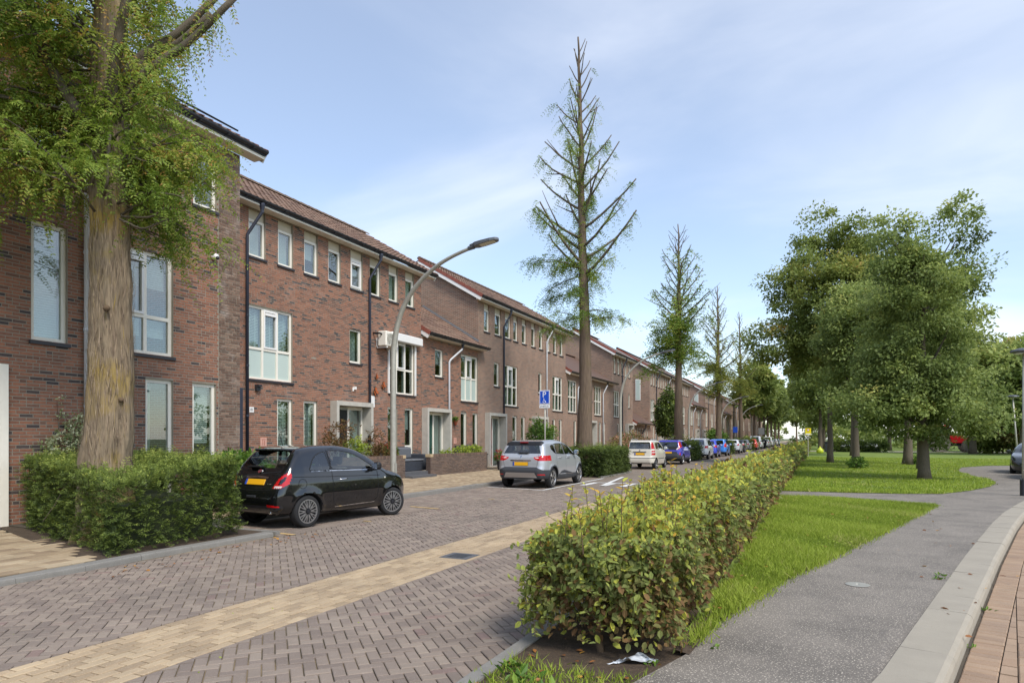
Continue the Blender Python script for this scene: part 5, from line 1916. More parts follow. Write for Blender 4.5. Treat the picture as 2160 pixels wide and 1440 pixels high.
# -- shrubs and hedges
def shrub(name, label, blobs, n, L, m, seed, cat='shrub', group=None, Wr=.55, kind='dia', stems=6, spread=.06, cl=7, base=None, shell_=.5):
    r = np.random.default_rng(seed)
    B = np.array(blobs, float)
    b0 = base if base is not None else (B[0, 0], B[0, 1], max(0, B[0, 2] - B[0, 5]))
    t = thing(name, label, cat, b0, group=group)
    mb = MB()
    for k in range(stems):
        b = B[k % len(B)]
        p1 = b[:3] + rdir(r, 1)[0] * b[3:6] * .7
        mb.tube(bend((b0[0] + r.normal(0, .05), b0[1] + r.normal(0, .05), b0[2]), p1, r, 6, sag=.0, wig=.08), np.linspace(.014, .004, 6), 4)
    tag(mb.build('stems', M['twig'], t), kind='stuff')
    P_, D_, N_, L_, W_, rr = crown_leaves(r, B, n, L, Wr, cl=cl, spread=spread, shell_=shell_)
    leafobj('foliage', P_, D_, N_, L_, W_, rr, M[m], t, kind, stuff=True)
    return t


def poly_surface_points(r, poly, h, dens, zb=0.1, top=True, taper=.06):
    """points on a clipped hedge: top and sides, with outward normals"""
    p = np.array(poly, float)
    if 0.5 * np.sum(p[:, 0] * np.roll(p[:, 1], -1) - np.roll(p[:, 0], -1) * p[:, 1]) < 0:
        p = p[::-1]
    P, N = [], []
    for i in range(len(p)):
        a, b = p[i], p[(i + 1) % len(p)]
        L = np.linalg.norm(b - a)
        n = int(L * h * dens)
        s = r.random(n); z = zb + (h - zb) * r.random(n)
        q = a + (b - a) * s[:, None]
        nn = np.array([(b - a)[1], -(b - a)[0]]) / L
        dep = -taper * (z / h) + .13 * (fieldnoise(q[:, 0] * 2 + z * 2, q[:, 1] * 2 - z, 1.4) - .5)
        q = q + nn * dep[:, None]
        P.append(np.c_[q, z]); N.append(np.tile([nn[0], nn[1], .25], (n, 1)))
    if top:
        lo, hi = p.min(0), p.max(0)
        n = int((hi - lo).prod() * dens)
        q = r.random((n, 2)) * (hi - lo) + lo
        q = q[inside(q, [tuple(v) for v in p])]
        z = h + .07 * (fieldnoise(q[:, 0], q[:, 1], 1.7) - .5)
        P.append(np.c_[q, z]); N.append(np.tile([0, 0, 1.0], (len(q), 1)))
    return np.concatenate(P), unit(np.concatenate(N))


def yew_hedge(label, poly, h, seed, dens=230, leaf=.034, npair=7, core=True, zb=.08, rise=None, group='clipped yew hedges between the parking bays', loc=None, bright=0.0):
    r = np.random.default_rng(seed)
    p = np.array(poly)
    t = thing('yew_hedge', label, 'hedge', (p[:, 0].mean(), p[:, 1].mean(), 0), group=group)
    P, N = poly_surface_points(r, poly, h, dens, zb)
    if rise:
        P[:, 2] *= 1 + rise[3] * np.clip(((P[:, 0] - rise[0]) * rise[1] + (P[:, 1] - 5.7) * rise[2]), 0, 1.6)
    dep = np.abs(r.normal(0, .075, len(P)))
    B = P - N * (dep + .03)[:, None]
    D = unit(N + r.normal(0, .5, N.shape) + np.array([0, 0, .25]))
    Ln = r.uniform(.07, .17, len(P)) * (leaf / .034) ** .7
    long_ = (N[:, 2] > .9) & (r.random(len(P)) < .10)
    Ln[long_] *= 1.9
    D[long_] = unit(np.array([0, 0, 1.0]) + r.normal(0, .3, (long_.sum(), 3)))
    P_, D_, N_, ti, sv = sprays(r, B, D, Ln, npair, leaf, .15, 1.0)
    lf = leaf * r.uniform(.8, 1.4, len(P_))
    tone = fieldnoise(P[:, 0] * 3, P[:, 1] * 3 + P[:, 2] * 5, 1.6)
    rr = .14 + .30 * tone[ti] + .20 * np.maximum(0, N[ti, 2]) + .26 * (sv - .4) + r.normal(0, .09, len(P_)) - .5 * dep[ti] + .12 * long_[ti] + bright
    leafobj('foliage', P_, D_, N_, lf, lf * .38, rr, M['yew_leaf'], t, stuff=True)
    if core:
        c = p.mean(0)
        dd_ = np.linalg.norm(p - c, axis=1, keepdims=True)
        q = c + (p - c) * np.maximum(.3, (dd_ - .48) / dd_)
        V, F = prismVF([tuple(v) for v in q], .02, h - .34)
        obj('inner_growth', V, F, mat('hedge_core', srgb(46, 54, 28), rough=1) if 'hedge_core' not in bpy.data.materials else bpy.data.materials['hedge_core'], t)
    return t


yew_hedge('broad clipped yew hedge around the foot of the big lichen-covered tree', [(-8.46, 5.66), (-8.48, 7.85), (-9.9, 8.4), (-12.2, 8.9), (-12.35, 6.75), (-10.4, 6.15)], 1.0, 61, dens=470, npair=6, zb=.1, rise=(-8.4, -.35, .75, .17), bright=.14)
bed = obj('tree_bed', [(XB - .2, 5.3, .052), (XB - .2, 8.3, .052), (XK - .1, 8.36, .066), (-12.55, 9.3, .125), (-12.55, 6.45, .125)], [[0, 1, 2, 3, 4]], M['soil'])
tag(bed, kind='structure')
yew_hedge('dense yew hedge beside the silver car, under the tallest pruned tree', [(-9.9, 26.3), (-8.0, 26.3), (-8.0, 30.4), (-9.9, 30.4)], 1.08, 62, dens=300, leaf=.065, npair=5)
for i, (y, lab) in enumerate(((49.0, 'small yew hedge between the purple car and the white car'), (70.9, 'small yew hedge just beyond the light blue car'),
                              (92.6, 'small yew hedge in front of the red car'), (101.5, 'small yew hedge just beyond the red car'), (115.5, 'little yew hedge beyond the black waste container'),
                              (128.5, 'far little yew hedge, second beyond the black waste container'), (141, 'far little yew hedge, third beyond the black waste container'), (155, 'farthest little yew hedge along the parked cars'))):
    bed = obj('tree_bed', [(-10.0, y - 1.6, .03), (-7.9, y - 1.6, .03), (-7.9, y + 2, .03), (-10.0, y + 2, .03)], [[0, 1, 2, 3]], M['soil'])
    tag(bed, kind='structure')
    yew_hedge(lab, [(-9.9, y - 1.5), (-7.95, y - 1.5), (-7.95, y + 1.9), (-9.9, y + 1.9)], 1.12, 63 + i, dens=48 if y < 80 else 26, leaf=.15 if y < 80 else .24, npair=3, bright=.08)
bed = obj('tree_bed', [(-10.0, 26.2, .04), (-7.95, 26.2, .04), (-7.95, 30.6, .04), (-10.0, 30.6, .04)], [[0, 1, 2, 3]], M['soil'])
tag(bed, kind='structure')
kerb_run('bed_kerb', [(-7.93, 26.1), (-7.93, 30.7)], .12, .06, -.1, M['kerb'], .9, .02, side=1)


# -- the long beech hedge along the road
def beech_hedge():
    r = np.random.default_rng(71)
    t = thing('beech_hedge', 'long beech hedge with browning and yellow leaves between the road and the lawn', 'hedge', (-1.45, 4.6, .04))
    x0, x1 = -1.94, -.98
    Pn, Dn, Nn, Ln, Rn = [], [], [], [], []
    def hgt(y):
        return .90 + .08 * np.sin(y * .9) + .06 * np.sin(y * 2.3 + 1) + .04 * np.sin(y * 5.1)
    for (ya, yb, dens, L) in ((4.62, 6.4, 2500, .057), (6.4, 9, 1600, .062), (9, 14, 800, .078), (14, 24, 260, .115), (24, 45, 95, .17), (45, 118, 26, .30)):
        ln = yb - ya
        def put(P, N, k):
            n = len(P)
            f = fieldnoise(P[:, 0] * 3 + 2, P[:, 1] * 2.2 + P[:, 2] * 3, 1.3)
            dep = np.abs(r.normal(0, .09, n)) - .05 - .22 * (f - .5)
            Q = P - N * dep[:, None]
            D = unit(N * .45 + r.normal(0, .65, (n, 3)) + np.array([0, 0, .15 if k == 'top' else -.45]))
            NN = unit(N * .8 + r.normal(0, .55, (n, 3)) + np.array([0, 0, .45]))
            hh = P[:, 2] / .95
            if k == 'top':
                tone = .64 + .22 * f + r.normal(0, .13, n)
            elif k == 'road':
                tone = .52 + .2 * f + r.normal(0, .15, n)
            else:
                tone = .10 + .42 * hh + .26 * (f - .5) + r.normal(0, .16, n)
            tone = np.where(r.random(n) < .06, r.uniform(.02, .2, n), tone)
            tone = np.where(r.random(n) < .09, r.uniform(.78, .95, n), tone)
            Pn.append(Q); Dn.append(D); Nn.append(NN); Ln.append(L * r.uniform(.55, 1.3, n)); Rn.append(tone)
        n = int(ln * (x1 - x0) * dens)
        y = r.uniform(ya, yb, n); x = r.uniform(x0, x1, n)
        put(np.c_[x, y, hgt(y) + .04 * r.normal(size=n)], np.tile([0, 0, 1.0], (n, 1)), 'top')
        for (xx, nx, k) in ((x1, 1, 'lawn'), (x0, -1, 'road')):
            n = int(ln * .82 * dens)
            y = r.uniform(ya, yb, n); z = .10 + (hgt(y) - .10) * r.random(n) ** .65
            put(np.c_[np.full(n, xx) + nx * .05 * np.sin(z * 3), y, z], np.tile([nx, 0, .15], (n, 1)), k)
        if ya < 5:
            n = int(1.02 * .8 * dens * 1.25)
            x = r.uniform(x0, x1, n); z = .15 + .76 * r.random(n) ** .58
            bul = .18 * (1 - ((x - (x0 + x1) / 2) / .51) ** 2)
            put(np.c_[x, ya - bul + .1, z], np.tile([0, -1.0, .15], (n, 1)), 'end')
            # inner leaves so that the end reads as deep
            n = 1500
            put(np.c_[r.uniform(x0, x1, n), r.uniform(ya, yb, n), r.uniform(.25, .85, n)], rdir(r, n), 'end')
    # upright shoots
    mb = MB()
    shoots = [(-1.75, 4.75, 1.22), (-1.35, 4.9, 1.30), (-1.05, 5.2, 1.12), (-1.62, 5.3, 1.2), (-1.5, 4.45, 1.12), (-1.2, 6.2, 1.42), (-1.55, 7.2, 1.28), (-1.3, 8.3, 1.3), (-1.7, 6.6, 1.15), (-1.15, 7.6, 1.2)]
    shoots += [(r.uniform(x0, x1), 5 + 16 * r.random() ** 1.4, r.uniform(1.02, 1.25)) for _ in range(70)]
    for i, (x, y, h) in enumerate(shoots):
        q = bend((x, y, .8), (x + r.normal(0, .05), y + r.normal(0, .05), h), r, 5, wig=.03)
        mb.tube(q, np.linspace(.005, .002, 5), 4)
        n = int(6 + 16 * (h - .9))
        s = .3 + .7 * (np.arange(n) + .5) / n
        pi = np.array([np.interp(s, np.linspace(0, 1, 5), q[:, c]) for c in range(3)]).T
        a = np.arange(n) * 2.4
        Pn.append(pi); Dn.append(unit(np.c_[np.cos(a), np.sin(a), np.full(n, .55)] + r.normal(0, .2, (n, 3)))); Nn.append(unit(np.c_[-np.cos(a) * .5, -np.sin(a) * .5, np.full(n, 1.0)]))
        Ln.append(r.uniform(.04, .075, n)); Rn.append(np.full(n, .8) + .16 * s + r.normal(0, .07, n))
    # side twigs that stick out at the near end and road side
    for i in range(60):
        s_ = r.random()
        if s_ < .5:
            p0 = np.array([x0 + .05, r.uniform(4.5, 7.5), r.uniform(.2, .9)]); d = np.array([-1, r.normal(0, .4), r.normal(.25, .3)])
        else:
            p0 = np.array([r.uniform(x0, x1), 4.6, r.uniform(.15, .9)]); d = np.array([r.normal(0, .4), -1, r.normal(.2, .3)])
        q = bend(p0, p0 + unit(d) * r.uniform(.12, .3), r, 5, wig=.05)
        mb.tube(q, np.linspace(.004, .0015, 5), 4)
        n = 7
        s = np.linspace(.25, 1, n)
        pi = np.array([np.interp(s, np.linspace(0, 1, 5), q[:, c]) for c in range(3)]).T
        a = np.arange(n) * 3.14 + 1.2
        Pn.append(pi); Dn.append(unit(unit(d) * .6 + np.c_[np.cos(a) * .6, np.sin(a) * .6, r.normal(.1, .3, n)])); Nn.append(unit(np.c_[r.normal(0, .3, n), r.normal(0, .3, n), np.ones(n)]))
        Ln.append(r.uniform(.035, .06, n)); Rn.append(np.clip(r.normal(.66, .12, n), 0, .95))
    P, D, N, L, rr = [np.concatenate(v) for v in (Pn, Dn, Nn, Ln, Rn)]
    big = L < .14
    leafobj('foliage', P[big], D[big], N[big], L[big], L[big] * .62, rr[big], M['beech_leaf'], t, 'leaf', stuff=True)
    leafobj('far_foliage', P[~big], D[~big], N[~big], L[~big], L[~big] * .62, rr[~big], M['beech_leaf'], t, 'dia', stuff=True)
    # stems
    for i in range(34):
        y = 4.72 + i * .32 + r.normal(0, .06)
        x = -1.48 + r.normal(0, .08)
        p = bend((x, y, .02), (x + r.normal(0, .12), y + r.normal(0, .12), .78), r, 7, wig=.08)
        mb.tube(p, np.linspace(.026, .008, 7), 6)
        for _ in range(7):
            s = r.uniform(.15, .95)
            p0 = np.array([np.interp(s, np.linspace(0, 1, 7), p[:, c]) for c in range(3)])
            mb.tube(bend(p0, p0 + np.array([r.normal(0, .32), r.normal(0, .25), r.uniform(.0, .3)]), r, 5, wig=.12), np.linspace(.008, .002, 5), 4)
    tag(mb.build('stems', M['twig'], t), kind='stuff')
    V, F = boxVF([(x0 + .22, x1 - .2, 5.2, 118, .12, .78)])
    obj('inner_growth', V, F, mat('beech_core', srgb(52, 44, 26), rough=1), t)
    return t


beech_hedge()

# ------------------------------------------------------------------ cars
def catmull(pts, n=6, closed=True):
    p = np.array(pts, float)
    m = len(p)
    out = []
    for i in range(m if closed else m - 1):
        p0, p1, p2, p3 = (p[(i - 1) % m], p[i], p[(i + 1) % m], p[(i + 2) % m]) if closed else (p[max(i - 1, 0)], p[i], p[i + 1], p[min(i + 2, m - 1)])
        for t in np.arange(n) / n:
            out.append(.5 * ((2 * p1) + (-p0 + p2) * t + (2 * p0 - 5 * p1 + 4 * p2 - p3) * t * t + (-p0 + 3 * p1 - 3 * p2 + p3) * t ** 3))
    if not closed:
        out.append(p[-1])
    return np.array(out)


def poly_sdf(x, z, poly):
    d2 = np.full(x.shape, 1e9)
    ins = np.zeros(x.shape, bool)
    n = len(poly)
    for i in range(n):
        ax, az = poly[i]
        bx, bz = poly[(i + 1) % n]
        ex, ez = bx - ax, bz - az
        wx, wz = x - ax, z - az
        t = np.clip((wx * ex + wz * ez) / (ex * ex + ez * ez + 1e-12), 0, 1)
        d2 = np.minimum(d2, (wx - ex * t) ** 2 + (wz - ez * t) ** 2)
        ins ^= ((az > z) != (bz > z)) & (x < ex * (z - az) / (ez + 1e-12) + ax)
    d = np.sqrt(d2)
    return np.where(ins, -d, d)


def smax(a, b, k):
    h = np.clip(.5 + .5 * (a - b) / k, 0, 1)
    return b + (a - b) * h + k * h * (1 - h)


class CarShape:
    def __init__(s, c):
        s.c = c
        s.poly = catmull(c['side'], 4)
        s.px, s.pw = np.array(c['plan']).T
        s.fz, s.fw = np.array(c['front']).T
        s.W = c['W']
        s.gh = .006 if c.get('fine') else .015
        s.gx = np.arange(-.3, c['L'] + .3, s.gh); s.gz = np.arange(-.1, c['H'] + .35, s.gh)
        A, B = np.meshgrid(s.gx, s.gz, indexing='ij')
        s.gd = poly_sdf(A, B, s.poly)

    def sd2(s, x, z):
        u = np.clip((x - s.gx[0]) / s.gh, 0, len(s.gx) - 1.001); v = np.clip((z - s.gz[0]) / s.gh, 0, len(s.gz) - 1.001)
        i = u.astype(int); j = v.astype(int); u = u - i; v = v - j
        g = s.gd
        return (g[i, j] * (1 - u) + g[i + 1, j] * u) * (1 - v) + (g[i, j + 1] * (1 - u) + g[i + 1, j + 1] * u) * v

    def f(s, P, side=None):
        c = s.c
        x, y, z = P[..., 0], np.abs(P[..., 1]), P[..., 2]
        sd = s.sd2(x, z) if side is None else side
        w = np.interp(x, s.px, s.pw) * np.interp(z, s.fz, s.fw) * s.W / 2
        for xa in c['axles']:
            d = np.sqrt((x - xa) ** 2 + (z - c['R']) ** 2) - c['ra']
            w = w + c.get('flare', .014) * np.exp(-(d / .07) ** 2)
        r = smax(sd, y - w, c.get('k', .11))
        for xa in c['axles']:
            cyl = np.sqrt((x - xa) ** 2 + (z - c['R']) ** 2) - c['ra']
            r = np.maximum(r, -np.maximum(cyl, s.W / 2 - .30 - y))
        return r

    def grad(s, P, e=None):
        e = s.gh * 1.5 if e is None else e
        g = np.stack([(s.f(P + d) - s.f(P - d)) / (2 * e) for d in np.eye(3) * e], -1)
        return g

    def surface(s, h):
        c = s.c
        x = np.arange(-.12, c['L'] + .12 + h, h); y = np.arange(-s.W / 2 - .12, s.W / 2 + .12 + h, h); z = np.arange(.02, c['H'] + .12 + h, h)
        X, Z = np.meshgrid(x, z, indexing='ij')
        sd = s.sd2(X, Z)[:, None, :]
        G = np.stack(np.meshgrid(x, y, z, indexing='ij'), -1)
        f = s.f(G, np.broadcast_to(sd, G.shape[:3]))
        sg = f < 0
        nx, ny, nz = f.shape
        acc = np.zeros((nx - 1, ny - 1, nz - 1, 3)); cnt = np.zeros((nx - 1, ny - 1, nz - 1))
        quads = []
        I = np.indices(f.shape).transpose(1, 2, 3, 0).astype(float)
        for a in range(3):
            lo = [slice(None)] * 3; hi = [slice(None)] * 3
            lo[a] = slice(None, -1); hi[a] = slice(1, None)
            lo, hi = tuple(lo), tuple(hi)
            m = sg[lo] != sg[hi]
            t = np.where(m, f[lo] / (f[lo] - f[hi] + 1e-12), 0)
            p = I[lo].copy(); p[..., a] += t
            p *= m[..., None]
            b, c2 = [q for q in range(3) if q != a]
            for db in (0, 1):
                for dc in (0, 1):
                    sl = [slice(None)] * 3
                    sl[b] = slice(db, f.shape[b] - 1 + db); sl[c2] = slice(dc, f.shape[c2] - 1 + dc)
                    acc += p[tuple(sl)]; cnt += m[tuple(sl)]
            idx = np.argwhere(m)
            ok = (idx[:, b] > 0) & (idx[:, b] < f.shape[b] - 1) & (idx[:, c2] > 0) & (idx[:, c2] < f.shape[c2] - 1)
            idx = idx[ok]
            flip = sg[tuple(idx.T)]
            q = []
            for (db, dc) in ((1, 1), (0, 1), (0, 0), (1, 0)):
                k = idx.copy(); k[:, b] -= db; k[:, c2] -= dc
                q.append(np.ravel_multi_index(k.T, cnt.shape))
            q = np.stack(q, 1)
            if a == 1:
                flip = ~flip
            q[~flip] = q[~flip][:, ::-1]
            quads.append(q)
        act = cnt > 0
        vid = np.full(cnt.shape, -1); vid[act] = np.arange(act.sum())
        V = acc[act] / cnt[act][:, None]
        V = V * h + np.array([x[0], y[0], z[0]])
        F = vid.ravel()[np.concatenate(quads)]
        for _ in range(3):
            V = s.project(V, h * .5)
        return V, F

    def project(s, V, lim):
        g = s.grad(V)
        f = s.f(V)
        step = -f[:, None] * g / ((g ** 2).sum(-1, keepdims=True) + 1e-6)
        l = np.linalg.norm(step, axis=1, keepdims=True)
        return V + step * np.minimum(1, lim / (l + 1e-9))

    def hit_side(s, xz, sg):
        x, z = xz.T
        lo = np.zeros(len(x)); hi = np.full(len(x), s.W / 2 + .12)
        for _ in range(22):
            m = (lo + hi) / 2
            i = s.f(np.c_[x, m, z]) < 0
            lo = np.where(i, m, lo); hi = np.where(i, hi, m)
        return np.c_[x, sg * lo, z]

    def hit_rear(s, yz, back=True):
        y, z = yz.T
        L = s.c['L']
        lo = np.full(len(y), -.15 if back else L + .15); hi = np.full(len(y), L * .5)
        for _ in range(24):
            m = (lo + hi) / 2
            i = s.f(np.c_[m, y, z]) < 0
            hi = np.where(i, m, hi); lo = np.where(i, lo, m)
        return np.c_[hi, y, z]

    def ribbon(s, P, w, lift=.003):
        """flat strip following surface points P"""
        P = P[np.r_[True, np.linalg.norm(np.diff(P, axis=0), axis=1) > 1e-4]]
        N = unit(s.grad(P))
        T = unit(np.gradient(P, axis=0))
        B = unit(np.cross(N, T))
        V = np.concatenate([P + B * w / 2 + N * lift, P - B * w / 2 + N * lift])
        n = len(P)
        F = [[i, i + 1, n + i + 1, n + i] for i in range(n - 1)]
        return V, F


def resample(pts, d=.03, closed=False):
    p = np.array(pts, float)
    if closed:
        p = np.concatenate([p, p[:1]])
    c = np.r_[0, np.cumsum(np.linalg.norm(np.diff(p, axis=0), axis=1))]
    s = np.linspace(0, c[-1], max(2, int(c[-1] / d) + 1))
    return np.c_[np.interp(s, c, p[:, 0]), np.interp(s, c, p[:, 1])]


CG = glassmat('car_glass', (.82, .92, .88), .92, 2.3)
CGD = glassmat('car_glass_dark', (.50, .54, .55), .8, 2.2)
M['tyre'] = mat('tyre', srgb(34, 34, 35), rough=.85, var=.2, vscale=30)
M['alloy'] = mat('alloy', srgb(196, 196, 196), rough=.28, metal=.9)
M['alloy_dark'] = mat('alloy_dark', srgb(60, 60, 64), rough=.4, metal=.6)
M['taillight'] = mat('taillight', srgb(186, 18, 22), rough=.12, coat=.6)
M['taillight_clear'] = mat('taillight_clear', srgb(214, 204, 200), rough=.12, coat=.6)
M['chrome'] = mat('chrome', srgb(220, 220, 222), rough=.08, metal=1.0)
M['plate'] = mat('plate_yellow', srgb(232, 172, 26), rough=.45)
M['plate_blue'] = mat('plate_blue', srgb(46, 82, 176), rough=.45)
M['cladding'] = mat('cladding', srgb(58, 60, 64), rough=.6)
M['under'] = mat('underbody', srgb(16, 16, 17), rough=.9)
M['seat'] = mat('seat', srgb(52, 50, 50), rough=.85)


def paint(name, c, metal=0.0, rough=.32, coat=1.0):
    m = mat(name, c, rough=rough, metal=metal, coat=coat, spec=.5)
    return m


def wheel(parent, xc, yc, Rw, wd, rimR, side, style='multi', n=10, steer=0.0, far=False):
    e = bpy.data.objects.new('wheel', None)
    e.location = (xc, yc, Rw)
    e.rotation_euler = (0, 0, steer)
    e.empty_display_size = .1
    link(e, parent)
    ns = 16 if far else 36
    V, F = lathe([(rimR, -wd / 2 + .012), (Rw - .035, -wd / 2), (Rw - .008, -wd / 2 + .018), (Rw, -wd / 2 + .045), (Rw, wd / 2 - .045), (Rw - .008, wd / 2 - .018), (Rw - .035, wd / 2), (rimR, wd / 2 - .012)], ns, 'y', False)
    obj('tyre', V, F, M['tyre'], e, smooth=True)
    o = side
    mb = MB()
    y0 = o * (wd / 2 - .03)
    V, F = lathe([(rimR - .014, .024), (rimR - .022, 0), (rimR + .004, 0), (rimR + .004, .024), (rimR - .014, .024)], ns, 'y', False)
    V[:, 1] = y0 + o * V[:, 1]
    mb.add(V, F)
    if style == 'multi':
        for i in range(n):
            a = 2 * math.pi * i / n
            for da in (-.13, .13):
                p0 = np.array([math.cos(a) * .06, math.sin(a) * .06]); p1 = np.array([math.cos(a + da * 1.2) * (rimR - .012), math.sin(a + da * 1.2) * (rimR - .012)])
                d = (p1 - p0) / np.linalg.norm(p1 - p0); nn = np.array([-d[1], d[0]])
                q = [p0 + nn * .011, p0 - nn * .011, p1 - nn * .007, p1 + nn * .007]
                mb.add([(u[0], y0 + o * .004, u[1]) for u in q] + [(u[0], y0 + o * .026, u[1]) for u in q], [[0, 1, 2, 3], [7, 6, 5, 4], [0, 4, 5, 1], [1, 5, 6, 2], [2, 6, 7, 3], [3, 7, 4, 0]])
    else:
        for i in range(n):
            a = 2 * math.pi * i / n
            p0 = np.array([math.cos(a) * .05, math.sin(a) * .05]); p1 = np.array([math.cos(a + .1) * (rimR - .01), math.sin(a + .1) * (rimR - .01)])
            d = (p1 - p0) / np.linalg.norm(p1 - p0); nn = np.array([-d[1], d[0]])
            q = [p0 + nn * .03, p0 - nn * .03, p1 - nn * .045, p1 + nn * .045]
            mb.add([(u[0], y0 + o * .004, u[1]) for u in q] + [(u[0], y0 + o * .028, u[1]) for u in q], [[0, 1, 2, 3], [7, 6, 5, 4], [0, 4, 5, 1], [1, 5, 6, 2], [2, 6, 7, 3], [3, 7, 4, 0]])
    mb.build('rim', M['alloy'], e)
    V, F = lathe([(.0, 0), (rimR, 0), (rimR, .01), (.0, .01)], ns, 'y')
    V[:, 1] = o * (wd / 2 - .075) + V[:, 1]
    obj('brake_disc', V, F, M['alloy_dark'], e)
    V, F = lathe([(.0, 0), (.042, 0), (.038, .012), (.0, .014)], 14, 'y')
    V[:, 1] = y0 + o * (.026 + V[:, 1])
    obj('hub_cap', V, F, M['alloy_dark'], e)
    return e


def car(label, spec, loc, heading, body_mat, group='cars parked along the street', name='parked_car', h=.03, far=False, steer=0.0, seats=True):
    c = spec
    S = CarShape(c)
    L, Wd = c['L'], c['W']
    t = thing(name, label, 'car', loc, R(90) + heading, group=group, local=True)
    off = np.array([-c['axles'][0], 0, 0])       # origin under the rear axle
    V, F = S.surface(h)
    # snap vertices to the outlines of the regions so that edges run clean
    G = unit(S.grad(V))
    for (nm, proj, poly, m, cond) in c['regions']:
        pl = np.array(poly)
        for sg in ((1, -1) if proj == 'rear2' else (1,)):
            if proj == 'side':
                a, b, ok = 0, 2, np.abs(G[:, 1]) > .45
            else:
                a, b, ok = 1, 2, (G[:, 0] < -.12) if proj != 'front' else (G[:, 0] > .12)
            ok = ok & cond(V)
            q = V[:, [a, b]].copy()
            if proj == 'rear2':
                q[:, 0] *= sg
            best = np.full(len(V), 1e9); near = q.copy()
            for i in range(len(pl)):
                A, B = pl[i], pl[(i + 1) % len(pl)]
                e = B - A
                tt = np.clip(((q - A) @ e) / (e @ e + 1e-12), 0, 1)
                pt = A + tt[:, None] * e
                d = np.linalg.norm(q - pt, axis=1)
                k = d < best
                best[k] = d[k]; near[k] = pt[k]
            k = ok & (best < h * .52)
            nv = near[k]
            if proj == 'rear2':
                nv = nv * np.array([sg, 1])
            V[np.ix_(k, [a, b])] = nv
    V = S.project(V, h * .4)
    C = V[F].mean(1)
    G = unit(S.grad(C))
    lab = np.full(len(F), -1)
    for ri, (nm, proj, poly, m, cond) in enumerate(c['regions']):
        pl = np.array(poly)
        if proj == 'side':
            ins = inside(C[:, [0, 2]], poly) & (np.abs(G[:, 1]) > .4)
        elif proj == 'rear':
            ins = inside(C[:, [1, 2]], poly) & (G[:, 0] < -.08)
        elif proj == 'rear2':
            ins = inside(np.c_[np.abs(C[:, 1]), C[:, 2]], poly) & (G[:, 0] < -.02)
        else:
            ins = inside(C[:, [1, 2]], poly) & (G[:, 0] > .08)
        ins &= cond(C)
        lab[ins & (lab < 0)] = ri
    # wheel wells and floor are dark
    zc = C[:, 2]
    und = (lab < 0) & ((G[:, 2] < -.75) & (zc < .45))
    for xa in c['axles']:
        d = np.hypot(C[:, 0] - xa, C[:, 2] - c['R'])
        und |= (lab < 0) & (d < c['ra'] + .012) & (np.abs(G[:, 1]) < .75)
    lab[und] = -2

    def sub(nm, mask, m, par=t):
        ff = F[mask]
        if len(ff) == 0:
            return None
        u, inv = np.unique(ff, return_inverse=True)
        return obj(nm, V[u] + off, inv.reshape(ff.shape).astype(np.int32), m, par, smooth=True)
    sub('body', lab == -1, body_mat)
    sub('underbody', lab == -2, M['under'])
    for ri, (nm, proj, poly, m, cond) in enumerate(c['regions']):
        mm = body_mat if m == 'body' else (M[m] if isinstance(m, str) else m)
        if proj in ('side', 'rear2'):
            sub(nm, (lab == ri) & (C[:, 1] > 0), mm)
            sub(nm, (lab == ri) & (C[:, 1] < 0), mm)
        else:
            sub(nm, lab == ri, mm)
    for (nm, proj, pts, w, m, closed) in c.get('trims', []):
        p = resample(pts, .03, closed)
        mm = body_mat if m == 'body' else M[m]
        if proj == 'side':
            for sg in (1, -1):
                vv, ff = S.ribbon(S.hit_side(p, sg), w)
                obj(nm, vv + off, ff, mm, t)
        else:
            vv, ff = S.ribbon(S.hit_rear(p), w)
            obj(nm, vv + off, ff, mm, t)
    for (nm, kind, a) in c.get('extras', []):
        if kind == 'box':
            obj(nm, np.array(bevbox(*a[:6], a[6])[0]) + off, bevbox(*a[:6], a[6])[1], body_mat if a[7] == 'body' else M[a[7]], t)
        elif kind == 'tube':
            MB().tube(np.array(a[0]) + off, a[1], 8).build(nm, M[a[2]], t, smooth=True)
    # plate
    yz = c['plate']
    x = S.hit_rear(np.array([[0, yz]]))[0, 0]
    nn = unit(S.grad(np.array([[x, 0, yz]])))[0]
    tilt = math.atan2(nn[2], -nn[0])
    pw = .26
    def tiltM(V):
        V = np.asarray(V, float)
        ca_, sa_ = math.cos(tilt), math.sin(tilt)
        return np.c_[-(V[:, 0] * ca_) + V[:, 2] * sa_ * 1, V[:, 1], V[:, 0] * sa_ + V[:, 2] * ca_]
    def onrear(V):
        return tiltM(V) + np.array([x, 0, yz]) + off
    vv, ff = bevbox(.0, .018, -pw, pw, -.055, .055, .004)
    pl = obj('number_plate', onrear(vv), ff, M['plate'], t)
    vv, ff = boxVF([(.018, .0195, pw - .05, pw, -.054, .054)])
    obj('blue_band', onrear(vv), ff, M['plate_blue'], pl)
    if not far:
        vv, ff = boxVF([(-.012, .006, -pw - .012, pw + .012, -.065, .065)])
        obj('plate_frame', onrear(vv), ff, M['black'], t)
